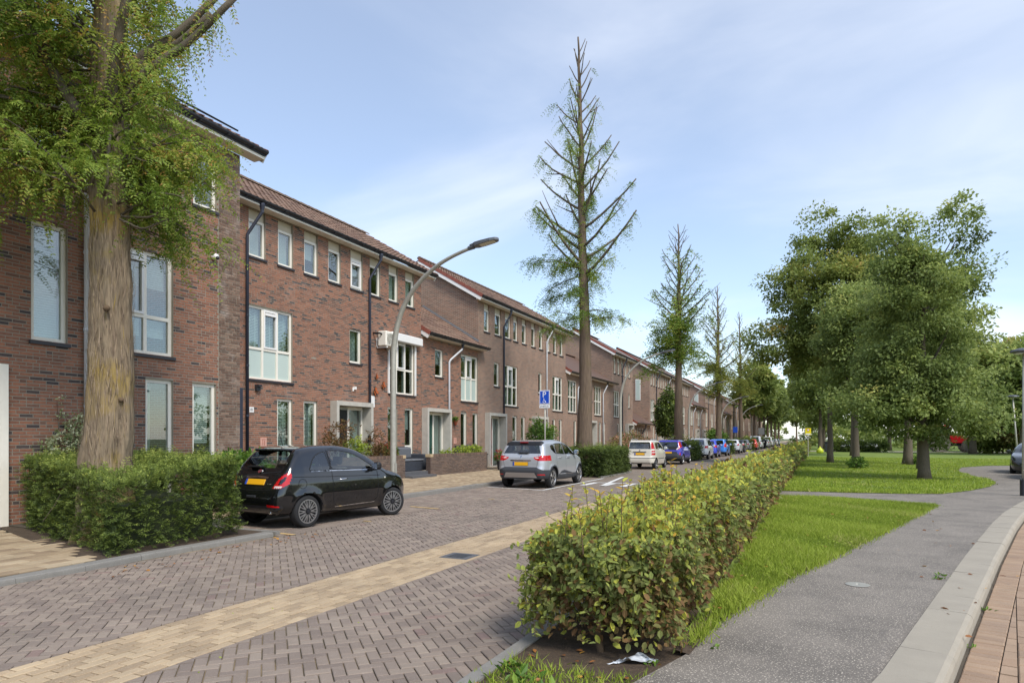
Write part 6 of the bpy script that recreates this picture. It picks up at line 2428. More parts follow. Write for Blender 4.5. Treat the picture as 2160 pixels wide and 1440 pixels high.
    # badge
    if c.get('badge'):
        zb, br, kind = c['badge']
        xb_ = S.hit_rear(np.array([[0, zb]]))[0, 0]
        n2 = unit(S.grad(np.array([[xb_, 0, zb]])))[0]
        rot = Vector((-1, 0, 0)).rotation_difference(Vector(n2)).to_matrix()
        Rm = np.array(rot)
        base = np.array([xb_, 0, zb]) + off
        if kind == 'round':
            v1, f1 = lathe([(.0, 0), (br, 0), (br, .012), (br * .8, .014), (.0, .012)], 20, 'x'); v1[:, 0] *= -1
            b1 = obj('badge', v1 @ Rm.T + base, f1, M['chrome'], t)
            v1, f1 = lathe([(.0, .0), (br * .78, 0), (br * .78, .0165), (.0, .0165)], 20, 'x'); v1[:, 0] *= -1
            obj('badge_face', v1 @ Rm.T + base, f1, mat('badge_red', srgb(134, 24, 34), rough=.3), b1)
            bars = [(-.02, -.0165, -.6 * br + k * .4 * br, -.6 * br + k * .4 * br + .16 * br, -.4 * br, .4 * br) for k in range(4)]
            v1, f1 = boxVF(bars)
            obj('badge_letters', v1 @ Rm.T + base, f1, M['chrome'], b1)
        elif kind == 'diamond':
            v1, f1 = prismVF([(0, br * 1.3), (br * .8, 0), (0, -br * 1.3), (-br * .8, 0)], 0, .012)
            v1 = np.c_[-v1[:, 2], v1[:, 0], v1[:, 1]]
            b1 = obj('badge', v1 @ Rm.T + base, f1, M['chrome'], t)
            v1, f1 = prismVF([(0, br * .7), (br * .35, 0), (0, -br * .7), (-br * .35, 0)], 0, .0135)
            v1 = np.c_[-v1[:, 2], v1[:, 0], v1[:, 1]]
            obj('badge_centre', v1 @ Rm.T + base, f1, M['alloy_dark'], b1)
        else:
            v1, f1 = lathe([(.0, 0), (br, 0), (br, .01), (.0, .012)], 16, 'x'); v1[:, 0] *= -1
            obj('badge', v1 @ Rm.T + base, f1, M['chrome'], t)
    # wheels
    for xa, st in zip(c['axles'], (0.0, steer)):
        for sg in (1, -1):
            wheel(t, xa + off[0], sg * (Wd / 2 - c['tw'] / 2 - .02), c['R'], c['tw'], c['rim'], sg, c.get('style', 'multi'), c.get('spokes', 10), st, far)
    # mirrors
    xm, zm = c['mirror']
    for sg in (1, -1):
        y0 = S.hit_side(np.array([[xm, zm]]), sg)[0, 1]
        vv, ff = bevbox(xm - .06, xm + .08, min(y0 + sg * .05, y0 + sg * .22), max(y0 + sg * .05, y0 + sg * .22), zm - .01, zm + .14, .04)
        mo = obj('mirror', np.array(vv) + off, ff, body_mat if not c.get('mirror_mat') else M[c['mirror_mat']], t)
        vv, ff = boxVF([(xm - .068, xm - .061, min(y0 + sg * .07, y0 + sg * .20), max(y0 + sg * .07, y0 + sg * .20), zm + .01, zm + .12)])
        obj('mirror_glass', vv + off, ff, M['chrome'], mo)
        vv, ff = boxVF([(xm - .02, xm + .04, min(y0 - sg * .02, y0 + sg * .07), max(y0 - sg * .02, y0 + sg * .07), zm - .03, zm + .04)])
        obj('mirror_arm', vv + off, ff, M['black'], mo)
    if seats:
        mb = MB()
        fx = L * .50
        for sg in (1, -1):
            mb.box(fx - .1, fx + .05, sg * .36 - .24, sg * .36 + .24, .5, 1.06, .05)
            mb.box(fx - .08, fx + .0, sg * .36 - .12, sg * .36 + .12, 1.10, 1.26, .03)
            mb.box(fx, fx + .5, sg * .36 - .25, sg * .36 + .25, .42, .58, .05)
        mb.box(fx - .85, fx - .72, -.58, .58, .5, .98, .05)
        for sg in (1, -1):
            mb.box(fx - .84, fx - .76, sg * .36 - .12, sg * .36 + .12, 1.0, 1.12, .03)
        mb.box(fx + .85, fx + 1.15, -.6, .6, .6, .92, .06)
        mb.box(.5, L - .8, -.6, .6, .3, .42)
        mb.xf(Matrix.Translation(Vector(off)))
        mb.build('seats', M['seat'], t)
    return t, S, off


anyw = lambda P: np.ones(len(P), bool)
PLAN = [(-.1, .70), (0, .76), (.06, .83), (.15, .90), (.3, .955), (.55, .99), (.9, 1.0), (2.3, 1.0)]


def planof(L, tail=0):
    return PLAN + [(L - .9, .99), (L - .55, .95), (L - .3, .88), (L - .14, .78), (L - .05, .66), (L + .1, .5)]


# Black city car
FS = dict(fine=True, L=3.57, W=1.63, H=1.49, R=.295, ra=.335, axles=(.62, 2.92), tw=.195, rim=.215, style='multi', spokes=10, k=.13, flare=.02,
          side=[(.30, .25), (.10, .27), (.03, .36), (.0, .50), (.025, .64), (.075, .76), (.13, .88), (.20, 1.01), (.30, 1.15), (.42, 1.29), (.53, 1.395), (.66, 1.44), (.95, 1.478), (1.35, 1.49), (1.7, 1.468),
                (2.0, 1.40), (2.3, 1.26), (2.55, 1.10), (2.72, 1.0), (2.9, .945), (3.15, .885), (3.34, .80), (3.47, .69), (3.545, .54), (3.57, .40), (3.50, .28), (3.3, .22), (1.8, .20)],
          plan=planof(3.57), front=[(0, .84), (.2, .90), (.4, .975), (.6, 1.0), (.82, .985), (.98, .945), (1.1, .90), (1.3, .80), (1.42, .73), (1.5, .66)],
          plate=.83, badge=(1.025, .052, 'round'), mirror=(2.30, 1.0), mirror_mat='black')
win_r = catmull([(.70, 1.03), (.74, 1.12), (.83, 1.24), (.96, 1.325), (1.10, 1.36), (1.145, 1.365), (1.165, 1.25), (1.175, 1.03), (.95, 1.02)], 3)
win_d = catmull([(1.25, 1.035), (1.235, 1.2), (1.22, 1.372), (1.45, 1.385), (1.75, 1.345), (2.0, 1.25), (2.22, 1.12), (2.36, 1.02), (2.3, 1.005), (1.8, 1.02)], 3)
tl_o = [(.50, .735), (.685, .735), (.78, .84), (.80, 1.0), (.69, 1.0), (.585, .90)]
tl_i = [(.60, .79), (.66, .79), (.70, .86), (.71, .935), (.675, .935), (.63, .87)]
tl_c = [(.53, .742), (.68, .742), (.685, .775), (.545, .775)]
FS['regions'] = [('quarter_window', 'side', win_r.tolist(), CG, lambda P: P[:, 2] > .95), ('door_window', 'side', win_d.tolist(), CG, lambda P: P[:, 2] > .95),
                 ('tail_light_clear', 'rear2', tl_c, 'taillight_clear', lambda P: P[:, 0] < .36), ('tail_light_centre', 'rear2', tl_i, 'body', lambda P: P[:, 0] < .36),
                 ('tail_light', 'rear2', tl_o, 'taillight', lambda P: (P[:, 0] < .30) & (np.abs(P[:, 1]) < .745)),
                 ('rear_window', 'rear', catmull([(-.53, 1.10), (.53, 1.10), (.50, 1.25), (.44, 1.365), (0, 1.385), (-.44, 1.365), (-.50, 1.25)], 4).tolist(), CG, lambda P: P[:, 0] < .8),
                 ('fog_light', 'rear2', [(.42, .40), (.66, .40), (.66, .435), (.42, .445)], 'taillight', lambda P: P[:, 0] < .4),
                 ('bumper_strip', 'rear', [(-.7, .375), (.7, .375), (.7, .425), (-.7, .425)], 'alloy_dark', lambda P: P[:, 0] < .4),
                 ('windscreen', 'front', [(-.60, 1.03), (.60, 1.03), (.50, 1.40), (-.50, 1.40)], CG, lambda P: (P[:, 0] > 1.8) & (P[:, 2] > 1.0))]
FS['trims'] = [('window_seal', 'side', win_r.tolist(), .022, 'black', True), ('window_seal', 'side', win_d.tolist(), .022, 'black', True),
               ('chrome_strip', 'side', [(.72, 1.015), (1.2, 1.012), (2.3, .995)], .014, 'chrome', False), ('door_seam', 'side', [(1.20, 1.40), (1.205, 1.0), (1.215, .6), (1.24, .40), (1.32, .345), (2.3, .345), (2.42, .42), (2.44, .6), (2.43, .98)], .008, 'under', False),
               ('crease', 'side', [(.32, .93), (1.2, .90), (2.5, .87)], .010, 'under', False), ('sill_strip', 'side', [(1.28, .325), (2.35, .34)], .018, 'chrome', False),
               ('fuel_flap', 'side', [(.50 + .085 * math.cos(a), .80 + .085 * math.sin(a)) for a in np.linspace(0, 6.283, 24)], .008, 'under', False),
               ('tailgate_seam', 'rear', [(-.52, 1.02), (-.47, .86), (-.44, .70), (0, .68), (.44, .70), (.47, .86), (.52, 1.02)], .008, 'under', False),
               ('hatch_handle', 'rear', [(-.30, .915), (0, .93), (.30, .915)], .035, 'chrome', False)]
FS['extras'] = [('wiper', 'box', (.17, .26, -.05, .32, 1.085, 1.12, .012, 'black')), ('door_handle', 'tube', ([(1.36, -.79, .83), (1.40, -.83, .84), (1.52, -.835, .845), (1.58, -.80, .845)], .013, 'chrome')),
                ('door_handle', 'tube', ([(1.36, .79, .83), (1.40, .83, .84), (1.52, .835, .845), (1.58, .80, .845)], .013, 'chrome')),
                ('antenna', 'tube', ([(.74, 0, 1.44), (.70, 0, 1.50), (.62, 0, 1.72)], .006, 'black')), ('antenna_base', 'box', (.68, .82, -.03, .03, 1.43, 1.475, .01, 'lamp_grey')),
                ('exhaust', 'tube', ([(.25, -.45, .30), (.05, -.45, .30)], .028, 'chrome')), ('spoiler', 'box', (.42, .62, -.46, .46, 1.385, 1.43, .02, 'body')),
                ('reflector', 'box', (-.002, .02, -.12, .12, .56, .60, .005, 'cladding')), ('side_repeater', 'box', (2.62, 2.66, -.81, -.785, .80, .83, .006, 'lens'))]
blackpaint = paint('black_car_paint', (.006, .006, .007), rough=.14)
c1, S1, o1 = car('glossy black three-door city car parked beside the clipped yew hedge', FS, (-9.16, 9.40, 0), -math.atan2(.27, 2.36), blackpaint, h=.025, steer=-R(16))
mt = text('model_script', 'HYBRID', (0, 0, 0), (R(90), 0, R(-90)), .045, M['chrome'], c1)
pt = S1.hit_rear(np.array([[-.42, .80]]))[0]
nn = unit(S1.grad(pt[None]))[0]
mt.location = tuple(pt + nn * .003 + o1)
mt.rotation_euler = (R(90) - .35, 0, R(-90) + .12)

# Silver crossover
CP = dict(fine=True, L=4.12, W=1.78, H=1.57, R=.33, ra=.375, axles=(.76, 3.36), tw=.205, rim=.235, style='five', spokes=5, k=.12, flare=.028,
          side=[(.25, .30), (.08, .33), (.02, .46), (.0, .60), (.05, .72), (.06, .85), (.09, .98), (.16, 1.10), (.26, 1.26), (.36, 1.42), (.42, 1.50), (.60, 1.535), (1.1, 1.565), (1.6, 1.57), (2.05, 1.54), (2.4, 1.45),
                (2.7, 1.30), (2.95, 1.14), (3.1, 1.07), (3.4, 1.01), (3.7, .92), (3.92, .80), (4.06, .64), (4.12, .48), (4.06, .33), (3.8, .25), (2, .22)],
          plan=planof(4.12), front=[(0, .86), (.25, .93), (.45, .985), (.65, 1.0), (.9, .985), (1.05, .95), (1.15, .905), (1.35, .82), (1.48, .74), (1.58, .66)],
          plate=.80, badge=(1.03, .045, 'diamond'), mirror=(2.72, 1.08), mirror_mat='chrome')
cw1 = [(.80, 1.28), (.95, 1.17), (1.10, 1.12), (1.12, 1.40), (.95, 1.40), (.82, 1.36)]
cw2 = [(1.17, 1.12), (1.85, 1.09), (1.86, 1.45), (1.4, 1.445), (1.19, 1.42)]
cw3 = [(1.93, 1.09), (2.78, 1.07), (2.62, 1.22), (2.35, 1.38), (2.1, 1.44), (1.94, 1.45)]
CP['regions'] = [('quarter_window', 'side', cw1, CGD, lambda P: P[:, 2] > 1.0), ('door_window', 'side', cw2, CG, lambda P: P[:, 2] > 1.0), ('door_window', 'side', cw3, CG, lambda P: P[:, 2] > 1.0),
                 ('tail_light_clear', 'rear2', [(.47, .985), (.62, .975), (.63, 1.005), (.55, 1.015)], 'taillight_clear', lambda P: P[:, 0] < .9),
                 ('tail_light', 'rear2', [(.43, 1.01), (.50, .94), (.60, .90), (.92, .90), (.92, 1.05), (.72, 1.07)], 'taillight', lambda P: (P[:, 0] < .60)),
                 ('rear_window', 'rear', [(-.66, 1.13), (.66, 1.13), (.62, 1.2), (.55, 1.38), (-.55, 1.38), (-.62, 1.2)], CGD, lambda P: P[:, 0] < .8),
                 ('rear_spoiler', 'rear', [(-.62, 1.38), (.62, 1.38), (.66, 1.52), (-.66, 1.52)], 'black', lambda P: P[:, 0] < .55),
                 ('reflector', 'rear2', [(.60, .44), (.80, .44), (.80, .475), (.60, .475)], 'taillight', lambda P: P[:, 0] < .5),
                 ('skid_plate', 'rear', [(-.58, .36), (.58, .36), (.50, .52), (-.50, .52)], 'alloy', lambda P: P[:, 0] < .5),
                 ('rear_bumper', 'rear', [(-1, .2), (1, .2), (1, .60), (.75, .61), (.55, .70), (-.55, .70), (-.75, .61), (-1, .60)], 'cladding', lambda P: P[:, 0] < .45),
                 ('side_cladding', 'side', [(.3, .2), (.42, .6), (.52, .70), (.78, .76), (1.0, .70), (1.14, .52), (1.20, .40), (1.45, .52), (1.75, .56), (2.6, .43), (2.92, .42), (3.0, .56), (3.14, .70), (3.36, .76), (3.6, .70), (3.74, .56), (3.8, .42), (3.8, .2)],
                  'cladding', lambda P: P[:, 2] < .8),
                 ('windscreen', 'front', [(-.66, 1.08), (.66, 1.08), (.56, 1.46), (-.56, 1.46)], CG, lambda P: (P[:, 0] > 2.0) & (P[:, 2] > 1.0))]
CP['trims'] = [('window_seal', 'side', cw2, .025, 'black', True), ('window_seal', 'side', cw3, .025, 'black', True), ('window_seal', 'side', cw1, .02, 'black', True),
               ('door_seam', 'side', [(1.10, 1.44), (1.12, 1.1), (1.05, .95), (1.08, .8), (1.2, .45)], .008, 'under', False), ('door_seam', 'side', [(1.90, 1.46), (1.90, .45)], .008, 'under', False),
               ('door_seam', 'side', [(2.86, 1.06), (2.9, .8), (2.86, .45)], .008, 'under', False), ('tailgate_seam', 'rear', [(-.60, 1.10), (-.62, .98), (-.57, .70)], .008, 'under', False),
               ('tailgate_seam', 'rear', [(.60, 1.10), (.62, .98), (.57, .70)], .008, 'under', False), ('chrome_bar', 'rear', [(-.36, .905), (.36, .905)], .045, 'chrome', False),
               ('sill_strip', 'side', [(1.35, .44), (2.7, .40)], .014, 'chrome', False)]
CP['extras'] = [('wiper', 'box', (.13, .22, -.25, .12, 1.135, 1.165, .012, 'black')), ('door_handle', 'tube', ([(1.28, -.86, .99), (1.33, -.90, .99), (1.47, -.90, .99), (1.52, -.86, .985)], .015, 'alloy')),
                ('door_handle', 'tube', ([(2.05, -.86, .98), (2.1, -.90, .98), (2.24, -.90, .98), (2.29, -.86, .975)], .015, 'alloy')), ('brake_light', 'box', (.33, .40, -.14, .14, 1.475, 1.495, .005, 'taillight')),
                ('antenna', 'tube', ([(.62, 0, 1.54), (.50, 0, 1.68)], .006, 'black'))]
silver = paint('silver_car_paint', srgb(188, 190, 193), metal=.5, rough=.36)
c2, S2, o2 = car('silver crossover with dark cladding parked inside white lines by the brick garden wall', CP, (-8.66, 20.10, 0), 0.0, silver, h=.028)
pt = S2.hit_rear(np.array([[0.0, .905]]))[0]
tx = text('model_script', 'CAPTUR', tuple(pt + np.array([-.006, 0, 0]) + o2), (R(90), 0, R(-90)), .05, M['alloy_dark'], c2)
# black roof panel
vv = S2.hit_side(np.array([[1.0, 1.4]]), 1)

# White upright hatchback
PD = dict(L=3.54, W=1.58, H=1.53, R=.285, ra=.325, axles=(.56, 2.86), tw=.175, rim=.19, style='multi', spokes=8, k=.09, flare=.01,
          side=[(.20, .30), (.05, .32), (.0, .45), (.0, .60), (.05, .66), (.07, .80), (.09, 1.0), (.15, 1.25), (.22, 1.44), (.32, 1.50), (.8, 1.525), (1.5, 1.53), (1.85, 1.50), (2.15, 1.38), (2.5, 1.13), (2.68, 1.02),
                (3.0, .95), (3.3, .84), (3.46, .70), (3.53, .5), (3.5, .32), (3.3, .24), (1.8, .22)],
          plan=planof(3.54), front=[(0, .88), (.25, .95), (.5, 1.0), (.85, .985), (1.0, .955), (1.2, .89), (1.4, .80), (1.52, .72)], plate=.80, badge=(.985, .035, 'plain'), mirror=(2.34, 1.03))
pw1, pw2 = [(.60, 1.06), (.64, 1.36), (1.18, 1.41), (1.18, 1.04)], [(1.26, 1.04), (1.26, 1.41), (1.75, 1.40), (2.0, 1.30), (2.32, 1.05)]
PD['regions'] = [('door_window', 'side', pw1, CGD, lambda P: P[:, 2] > 1.0), ('door_window', 'side', pw2, CG, lambda P: P[:, 2] > 1.0),
                 ('tail_light_clear', 'rear2', [(.62, .86), (.80, .86), (.80, .90), (.62, .90)], 'taillight_clear', lambda P: P[:, 0] < .4),
                 ('tail_light', 'rear2', [(.62, .74), (.80, .74), (.80, .98), (.62, .98)], 'taillight', lambda P: P[:, 0] < .4),
                 ('tail_light', 'rear2', [(.60, 1.06), (.78, 1.06), (.72, 1.42), (.565, 1.42)], 'taillight', lambda P: P[:, 0] < .45),
                 ('rear_window', 'rear', [(-.58, 1.06), (.58, 1.06), (.53, 1.42), (-.53, 1.42)], CGD, lambda P: P[:, 0] < .6),
                 ('bumper_strip', 'rear', [(-.9, .575), (.9, .575), (.9, .615), (-.9, .615)], 'cladding', lambda P: P[:, 0] < .4),
                 ('windscreen', 'front', [(-.58, 1.05), (.58, 1.05), (.5, 1.42), (-.5, 1.42)], CG, lambda P: (P[:, 0] > 1.7) & (P[:, 2] > 1.0))]
PD['trims'] = [('door_seam', 'side', [(1.22, 1.42), (1.22, .35)], .01, 'under', False), ('side_strip', 'side', [(.95, .55), (2.5, .55)], .04, 'cladding', False), ('door_seam', 'side', [(2.3, 1.03), (2.42, .8), (2.4, .35)], .01, 'under', False)]
PD['extras'] = [('roof_rail', 'tube', ([(.35, .52, 1.50), (.45, .52, 1.56), (1.7, .52, 1.57), (1.85, .52, 1.50)], .017, 'alloy')), ('roof_rail', 'tube', ([(.35, -.52, 1.50), (.45, -.52, 1.56), (1.7, -.52, 1.57), (1.85, -.52, 1.50)], .017, 'alloy')),
                ('antenna', 'tube', ([(.5, 0, 1.51), (.3, 0, 1.86)], .006, 'black')), ('grip', 'box', (.045, .08, -.36, .36, .90, .93, .008, 'cladding')), ('exhaust', 'tube', ([(.2, .45, .30), (.02, .45, .30)], .028, 'chrome'))]
car('small white upright hatchback with tall red tail lights and roof rails', PD, (-8.40, 34.6, 0), 0.0, paint('white_car_paint', srgb(222, 216, 202), rough=.35), h=.034)

# Purple-blue crossover hatch
AY = dict(L=3.70, W=1.74, H=1.52, R=.32, ra=.36, axles=(.62, 3.05), tw=.18, rim=.23, style='five', spokes=5, k=.11, flare=.025,
          side=[(.22, .32), (.06, .36), (.0, .52), (.03, .68), (.05, .85), (.12, 1.02), (.22, 1.25), (.32, 1.44), (.45, 1.50), (1.0, 1.52), (1.6, 1.515), (2.0, 1.44), (2.4, 1.24), (2.65, 1.08), (2.85, 1.01), (3.2, .94),
                (3.5, .80), (3.65, .62), (3.70, .46), (3.64, .32), (3.4, .25), (1.8, .23)],
          plan=planof(3.70), front=[(0, .86), (.25, .93), (.5, 1.0), (.85, .985), (1.0, .95), (1.2, .87), (1.4, .78), (1.52, .70)], plate=.74, badge=(.98, .04, 'plain'), mirror=(2.45, 1.05), mirror_mat='black')
aw = [(.75, 1.10), (.9, 1.36), (1.2, 1.41), (1.75, 1.41), (2.05, 1.30), (2.4, 1.06)]
AY['regions'] = [('door_window', 'side', aw, CGD, lambda P: P[:, 2] > 1.0), ('tail_light_clear', 'rear2', [(.50, .92), (.60, .92), (.68, 1.05), (.62, 1.07)], 'taillight_clear', lambda P: P[:, 0] < .6),
                 ('tail_light', 'rear2', [(.58, .95), (.66, .95), (.80, 1.08), (.68, 1.40), (.60, 1.40), (.66, 1.1)], 'taillight', lambda P: P[:, 0] < .6),
                 ('rear_window', 'rear', [(-.60, 1.12), (.60, 1.12), (.56, 1.40), (-.56, 1.40)], CGD, lambda P: P[:, 0] < .7),
                 ('tailgate', 'rear', [(-.62, 1.12), (-.52, .90), (.52, .90), (.62, 1.12)], 'black', lambda P: P[:, 0] < .5),
                 ('rear_bumper', 'rear', [(-1, .2), (1, .2), (1, .45), (.7, .62), (.5, .80), (-.5, .80), (-.7, .62), (-1, .45)], 'cladding', lambda P: P[:, 0] < .5),
                 ('reflector', 'rear2', [(.72, .56), (.77, .56), (.77, .74), (.72, .74)], 'taillight', lambda P: P[:, 0] < .5),
                 ('side_cladding', 'side', [(.3, .2), (.3, .6), (.62, .73), (1.0, .5), (1.1, .40), (2.6, .40), (2.7, .5), (3.05, .73), (3.4, .5), (3.5, .2)], 'cladding', lambda P: P[:, 2] < .8),
                 ('windscreen', 'front', [(-.6, 1.08), (.6, 1.08), (.52, 1.44), (-.52, 1.44)], CG, lambda P: (P[:, 0] > 1.8) & (P[:, 2] > 1.0))]
AY['trims'] = [('door_seam', 'side', [(1.30, 1.42), (1.30, .42)], .01, 'under', False)]
car('purple-blue hatchback with black tailgate and lower body behind the white hatchback', AY, (-8.35, 41.6, 0), 0.0, paint('purple_car_paint', srgb(62, 58, 168), rough=.3), h=.036)


# farther parked cars
def generic(L, Wd, H, tall=False, lamp=((.60, .86), (.80, .86), (.80, 1.04), (.62, 1.04))):
    d = dict(L=L, W=Wd, H=H, R=.31, ra=.35, axles=(.72, L - .80), tw=.19, rim=.215, style='five', spokes=7, k=.11, flare=.015, plan=planof(L),
             front=[(0, .87), (.25, .94), (.5, 1.0), (.85, .985), (1.0, .955), (1.2, .88), (H - .08, .78), (H, .70)], plate=.78, badge=(.95, .04, 'plain'), mirror=(L * .65, 1.0))
    if tall:
        d['side'] = [(.22, .30), (.05, .34), (.0, .55), (.03, .7), (.05, 1.0), (.10, H * .72), (.18, H * .93), (.30, H - .02), (.9, H), (L * .52, H), (L * .60, H - .10), (L * .74, 1.12), (L * .80, 1.03), (L - .4, .92), (L - .1, .72), (L, .5), (L - .06, .3), (L - .3, .24), (L * .5, .22)]
    else:
        d['side'] = [(.22, .30), (.05, .34), (.0, .52), (.04, .7), (.08, .92), (.20, 1.10), (.36, H * .86), (.52, H - .05), (.9, H - .005), (L * .42, H), (L * .53, H - .06), (L * .66, H * .82), (L * .74, 1.02), (L * .80, .97), (L - .35, .84), (L - .1, .66), (L, .48), (L - .06, .3), (L - .3, .23), (L * .5, .21)]
    zt = H - .13
    w1 = [(.62, 1.06), (.78, zt - .03), (L * .36, zt), (L * .36, 1.03)]
    w2 = [(L * .38, 1.03), (L * .38, zt), (L * .52, zt), (L * .58, zt - .06), (L * .69, 1.04)]
    d['regions'] = [('door_window', 'side', w1, CGD, lambda P: P[:, 2] > 1.0), ('door_window', 'side', w2, CGD, lambda P: P[:, 2] > 1.0), ('tail_light', 'rear2', list(lamp), 'taillight', lambda P: P[:, 0] < .5),
                    ('rear_window', 'rear', [(-.58, 1.10), (.58, 1.10), (.50, zt + .02), (-.50, zt + .02)], CGD, lambda P: P[:, 0] < .8), ('rear_bumper', 'rear', [(-1, .2), (1, .2), (1, .40), (-1, .40)], 'cladding', lambda P: P[:, 0] < .4),
                    ('windscreen', 'front', [(-.6, 1.04), (.6, 1.04), (.52, zt), (-.52, zt)], CGD, lambda P: (P[:, 0] > L * .5) & (P[:, 2] > 1.0))]
    d['trims'] = [('door_seam', 'side', [(L * .37, zt), (L * .37, .36)], .012, 'under', False)]
    return d


rows = [(-8.35, 52.6, generic(3.75, 1.72, 1.62, True), srgb(226, 226, 224), 'white tall hatchback behind a small yew hedge', .062),
        (-8.30, 57.4, generic(3.4, 1.62, 1.5), srgb(52, 72, 190), 'royal blue small hatchback beside the white tall hatchback', .062),
        (-8.2, 62.8, generic(3.6, 1.66, 1.55, True, ((.58, .86), (.80, .80), (.78, 1.16), (.68, 1.22))), srgb(54, 126, 210), 'light blue hatchback with tall red tail lights', .062),
        (-8.3, 74.6, generic(4.1, 1.76, 1.5), srgb(226, 228, 230), 'white hatchback with a dark rear window beyond the light blue car', .095),
        (-8.3, 80.2, generic(4.2, 1.76, 1.46), srgb(34, 36, 40), 'black hatchback beyond the white one with the dark rear window', .095),
        (-8.3, 86.0, generic(4.2, 1.76, 1.48), srgb(150, 150, 146), 'grey hatchback under the third stubby tree', .095),
        (-8.2, 96.2, generic(4.0, 1.74, 1.52), srgb(206, 62, 46), 'bright red hatchback parked between two small yew hedges', .095),
        (-8.3, 104.8, generic(4.8, 1.95, 1.95, True), srgb(196, 200, 206), 'silver grey van beyond the red car', .095),
        (-8.3, 118.6, generic(4.2, 1.76, 1.5), srgb(200, 204, 208), 'pale silver car beyond the black waste container', .095),
        (-8.3, 124, generic(4.2, 1.76, 1.5), srgb(120, 124, 130), 'mid grey car, second beyond the black waste container', .095),
        (-8.3, 132, generic(4.6, 1.85, 1.9, True), srgb(206, 208, 206), 'white van far down the row of parked cars', .095),
        (-8.3, 137.5, generic(4.2, 1.76, 1.5), srgb(170, 172, 170), 'silver car right beyond the far white van', .095),
        (-8.3, 145, generic(4.2, 1.76, 1.5), srgb(90, 94, 100), 'dark grey car far down the row', .1),
        (-8.3, 150, generic(4.2, 1.76, 1.5), srgb(190, 192, 196), 'pale car next to last in the row', .1),
        (-8.3, 159, generic(4.2, 1.76, 1.5), srgb(206, 208, 210), 'farthest pale car in the row', .1)]
for i, (x, y, sp, colr, lab, hh) in enumerate(rows):
    car(lab, sp, (x, y, 0), 0.0, paint('car_paint', colr, rough=.35), h=hh, far=y > 60, seats=y < 70)
# black cars at the right edge, on the brick street
gg = generic(4.3, 1.80, 1.46)
car('glossy black car parked at the right edge beside the lamp post', gg, (9.55, 38.6, -.04), R(180) - R(17), paint('dark_car_paint', (.02, .024, .024), rough=.2), h=.04, group='cars parked on the brick street')
car('black car right behind the lamp post, cut off by the frame edge', gg, (9.0, 33.6, -.04), R(180) - R(17), bpy.data.materials['dark_car_paint'], h=.05, group='cars parked on the brick street')
car('silver car seen far behind the lawn trees', generic(4.3, 1.78, 1.46), (3.5, 93.5, .06), R(-90), bpy.data.materials['silver_car_paint'], h=.08, group='cars beyond the lawn', far=True, seats=False)
car('dark car behind the red tractor', generic(4.3, 1.78, 1.46), (21.5, 96, .06), R(-90), bpy.data.materials['dark_car_paint'], h=.08, group='cars beyond the lawn', far=True, seats=False)

# ------------------------------------------------------------------ street furniture
def street_lamp(y, label, n=14):
    X = -10.33
    t = thing('street_lamp', label, 'street lamp', (X, y, .1), group='curved street lamps along the parking bays')
    P = [(X, .1), (X, 2.0), (X, 3.7), (X + .04, 4.2), (X + .15, 4.7), (X + .33, 5.12), (X + .62, 5.52), (X + .98, 5.85), (X + 1.42, 6.13), (X + 1.9, 6.32), (X + 2.42, 6.46)]
    q = catmull(P, 3, closed=False)
    rad = np.interp(np.linspace(0, 1, len(q)), [0, .3, 1], [.085, .075, .042])
    MB().tube(np.c_[q[:, 0], np.full(len(q), y), q[:, 1]], rad, n).build('pole', M['lamp_grey'], t, smooth=True)
    boxes('access_door', [(X + .06, X + .088, y - .045, y + .045, .55, .95)], M['lamp_grey'], t)
    e = np.array([X + 2.42, y, 6.46]); d = np.array([math.cos(R(9)), 0, math.sin(R(9))]); u = np.array([-d[2], 0, d[0]])
    w = np.array([0, 1.0, 0])
    out = [(-.06, .05), (.04, .07), (.12, .13), (.30, .15), (.55, .145), (.68, .11), (.73, .04)]
    prof = [(s, v) for s, v in out] + [(s, -v) for s, v in out[::-1]]
    V = [tuple(e + d * s + w * v + u * .075 * (1 - .5 * max(0, s) / .73)) for s, v in prof] + [tuple(e + d * s + w * v - u * .02) for s, v in prof]
    k = len(prof)
    hd = obj('head', V, [list(range(k)), list(range(k, 2 * k))[::-1]] + [[i, (i + 1) % k, k + (i + 1) % k, k + i] for i in range(k)], M['lamp_head'], t)
    ins = [(.22, .11), (.55, .11), (.64, .08), (.64, -.08), (.55, -.11), (.22, -.11)]
    obj('lens', [tuple(e + d * s + w * v - u * .024) for s, v in ins], [list(range(6))[::-1]], M['lens'], hd)
    MB().tube([tuple(e - d * .12 - u * .0), tuple(e + d * .05)], .058, 10).build('clamp', M['lamp_head'], t)
    return t


for y, lab, n in ((14.75, 'nearest curved street lamp, in front of the house with the black door', 16), (37.4, 'second curved street lamp, left of the white hatchback', 10), (60.0, 'third curved street lamp, just right of the tree with the dense green skirt', 8),
                  (82.0, 'fourth curved street lamp, near the third stubby tree', 8), (104.0, 'fifth curved street lamp, near the red car', 6), (126, 'sixth curved street lamp far down the street', 6), (148, 'farthest curved street lamp down the street', 6)):
    street_lamp(y, lab, n)


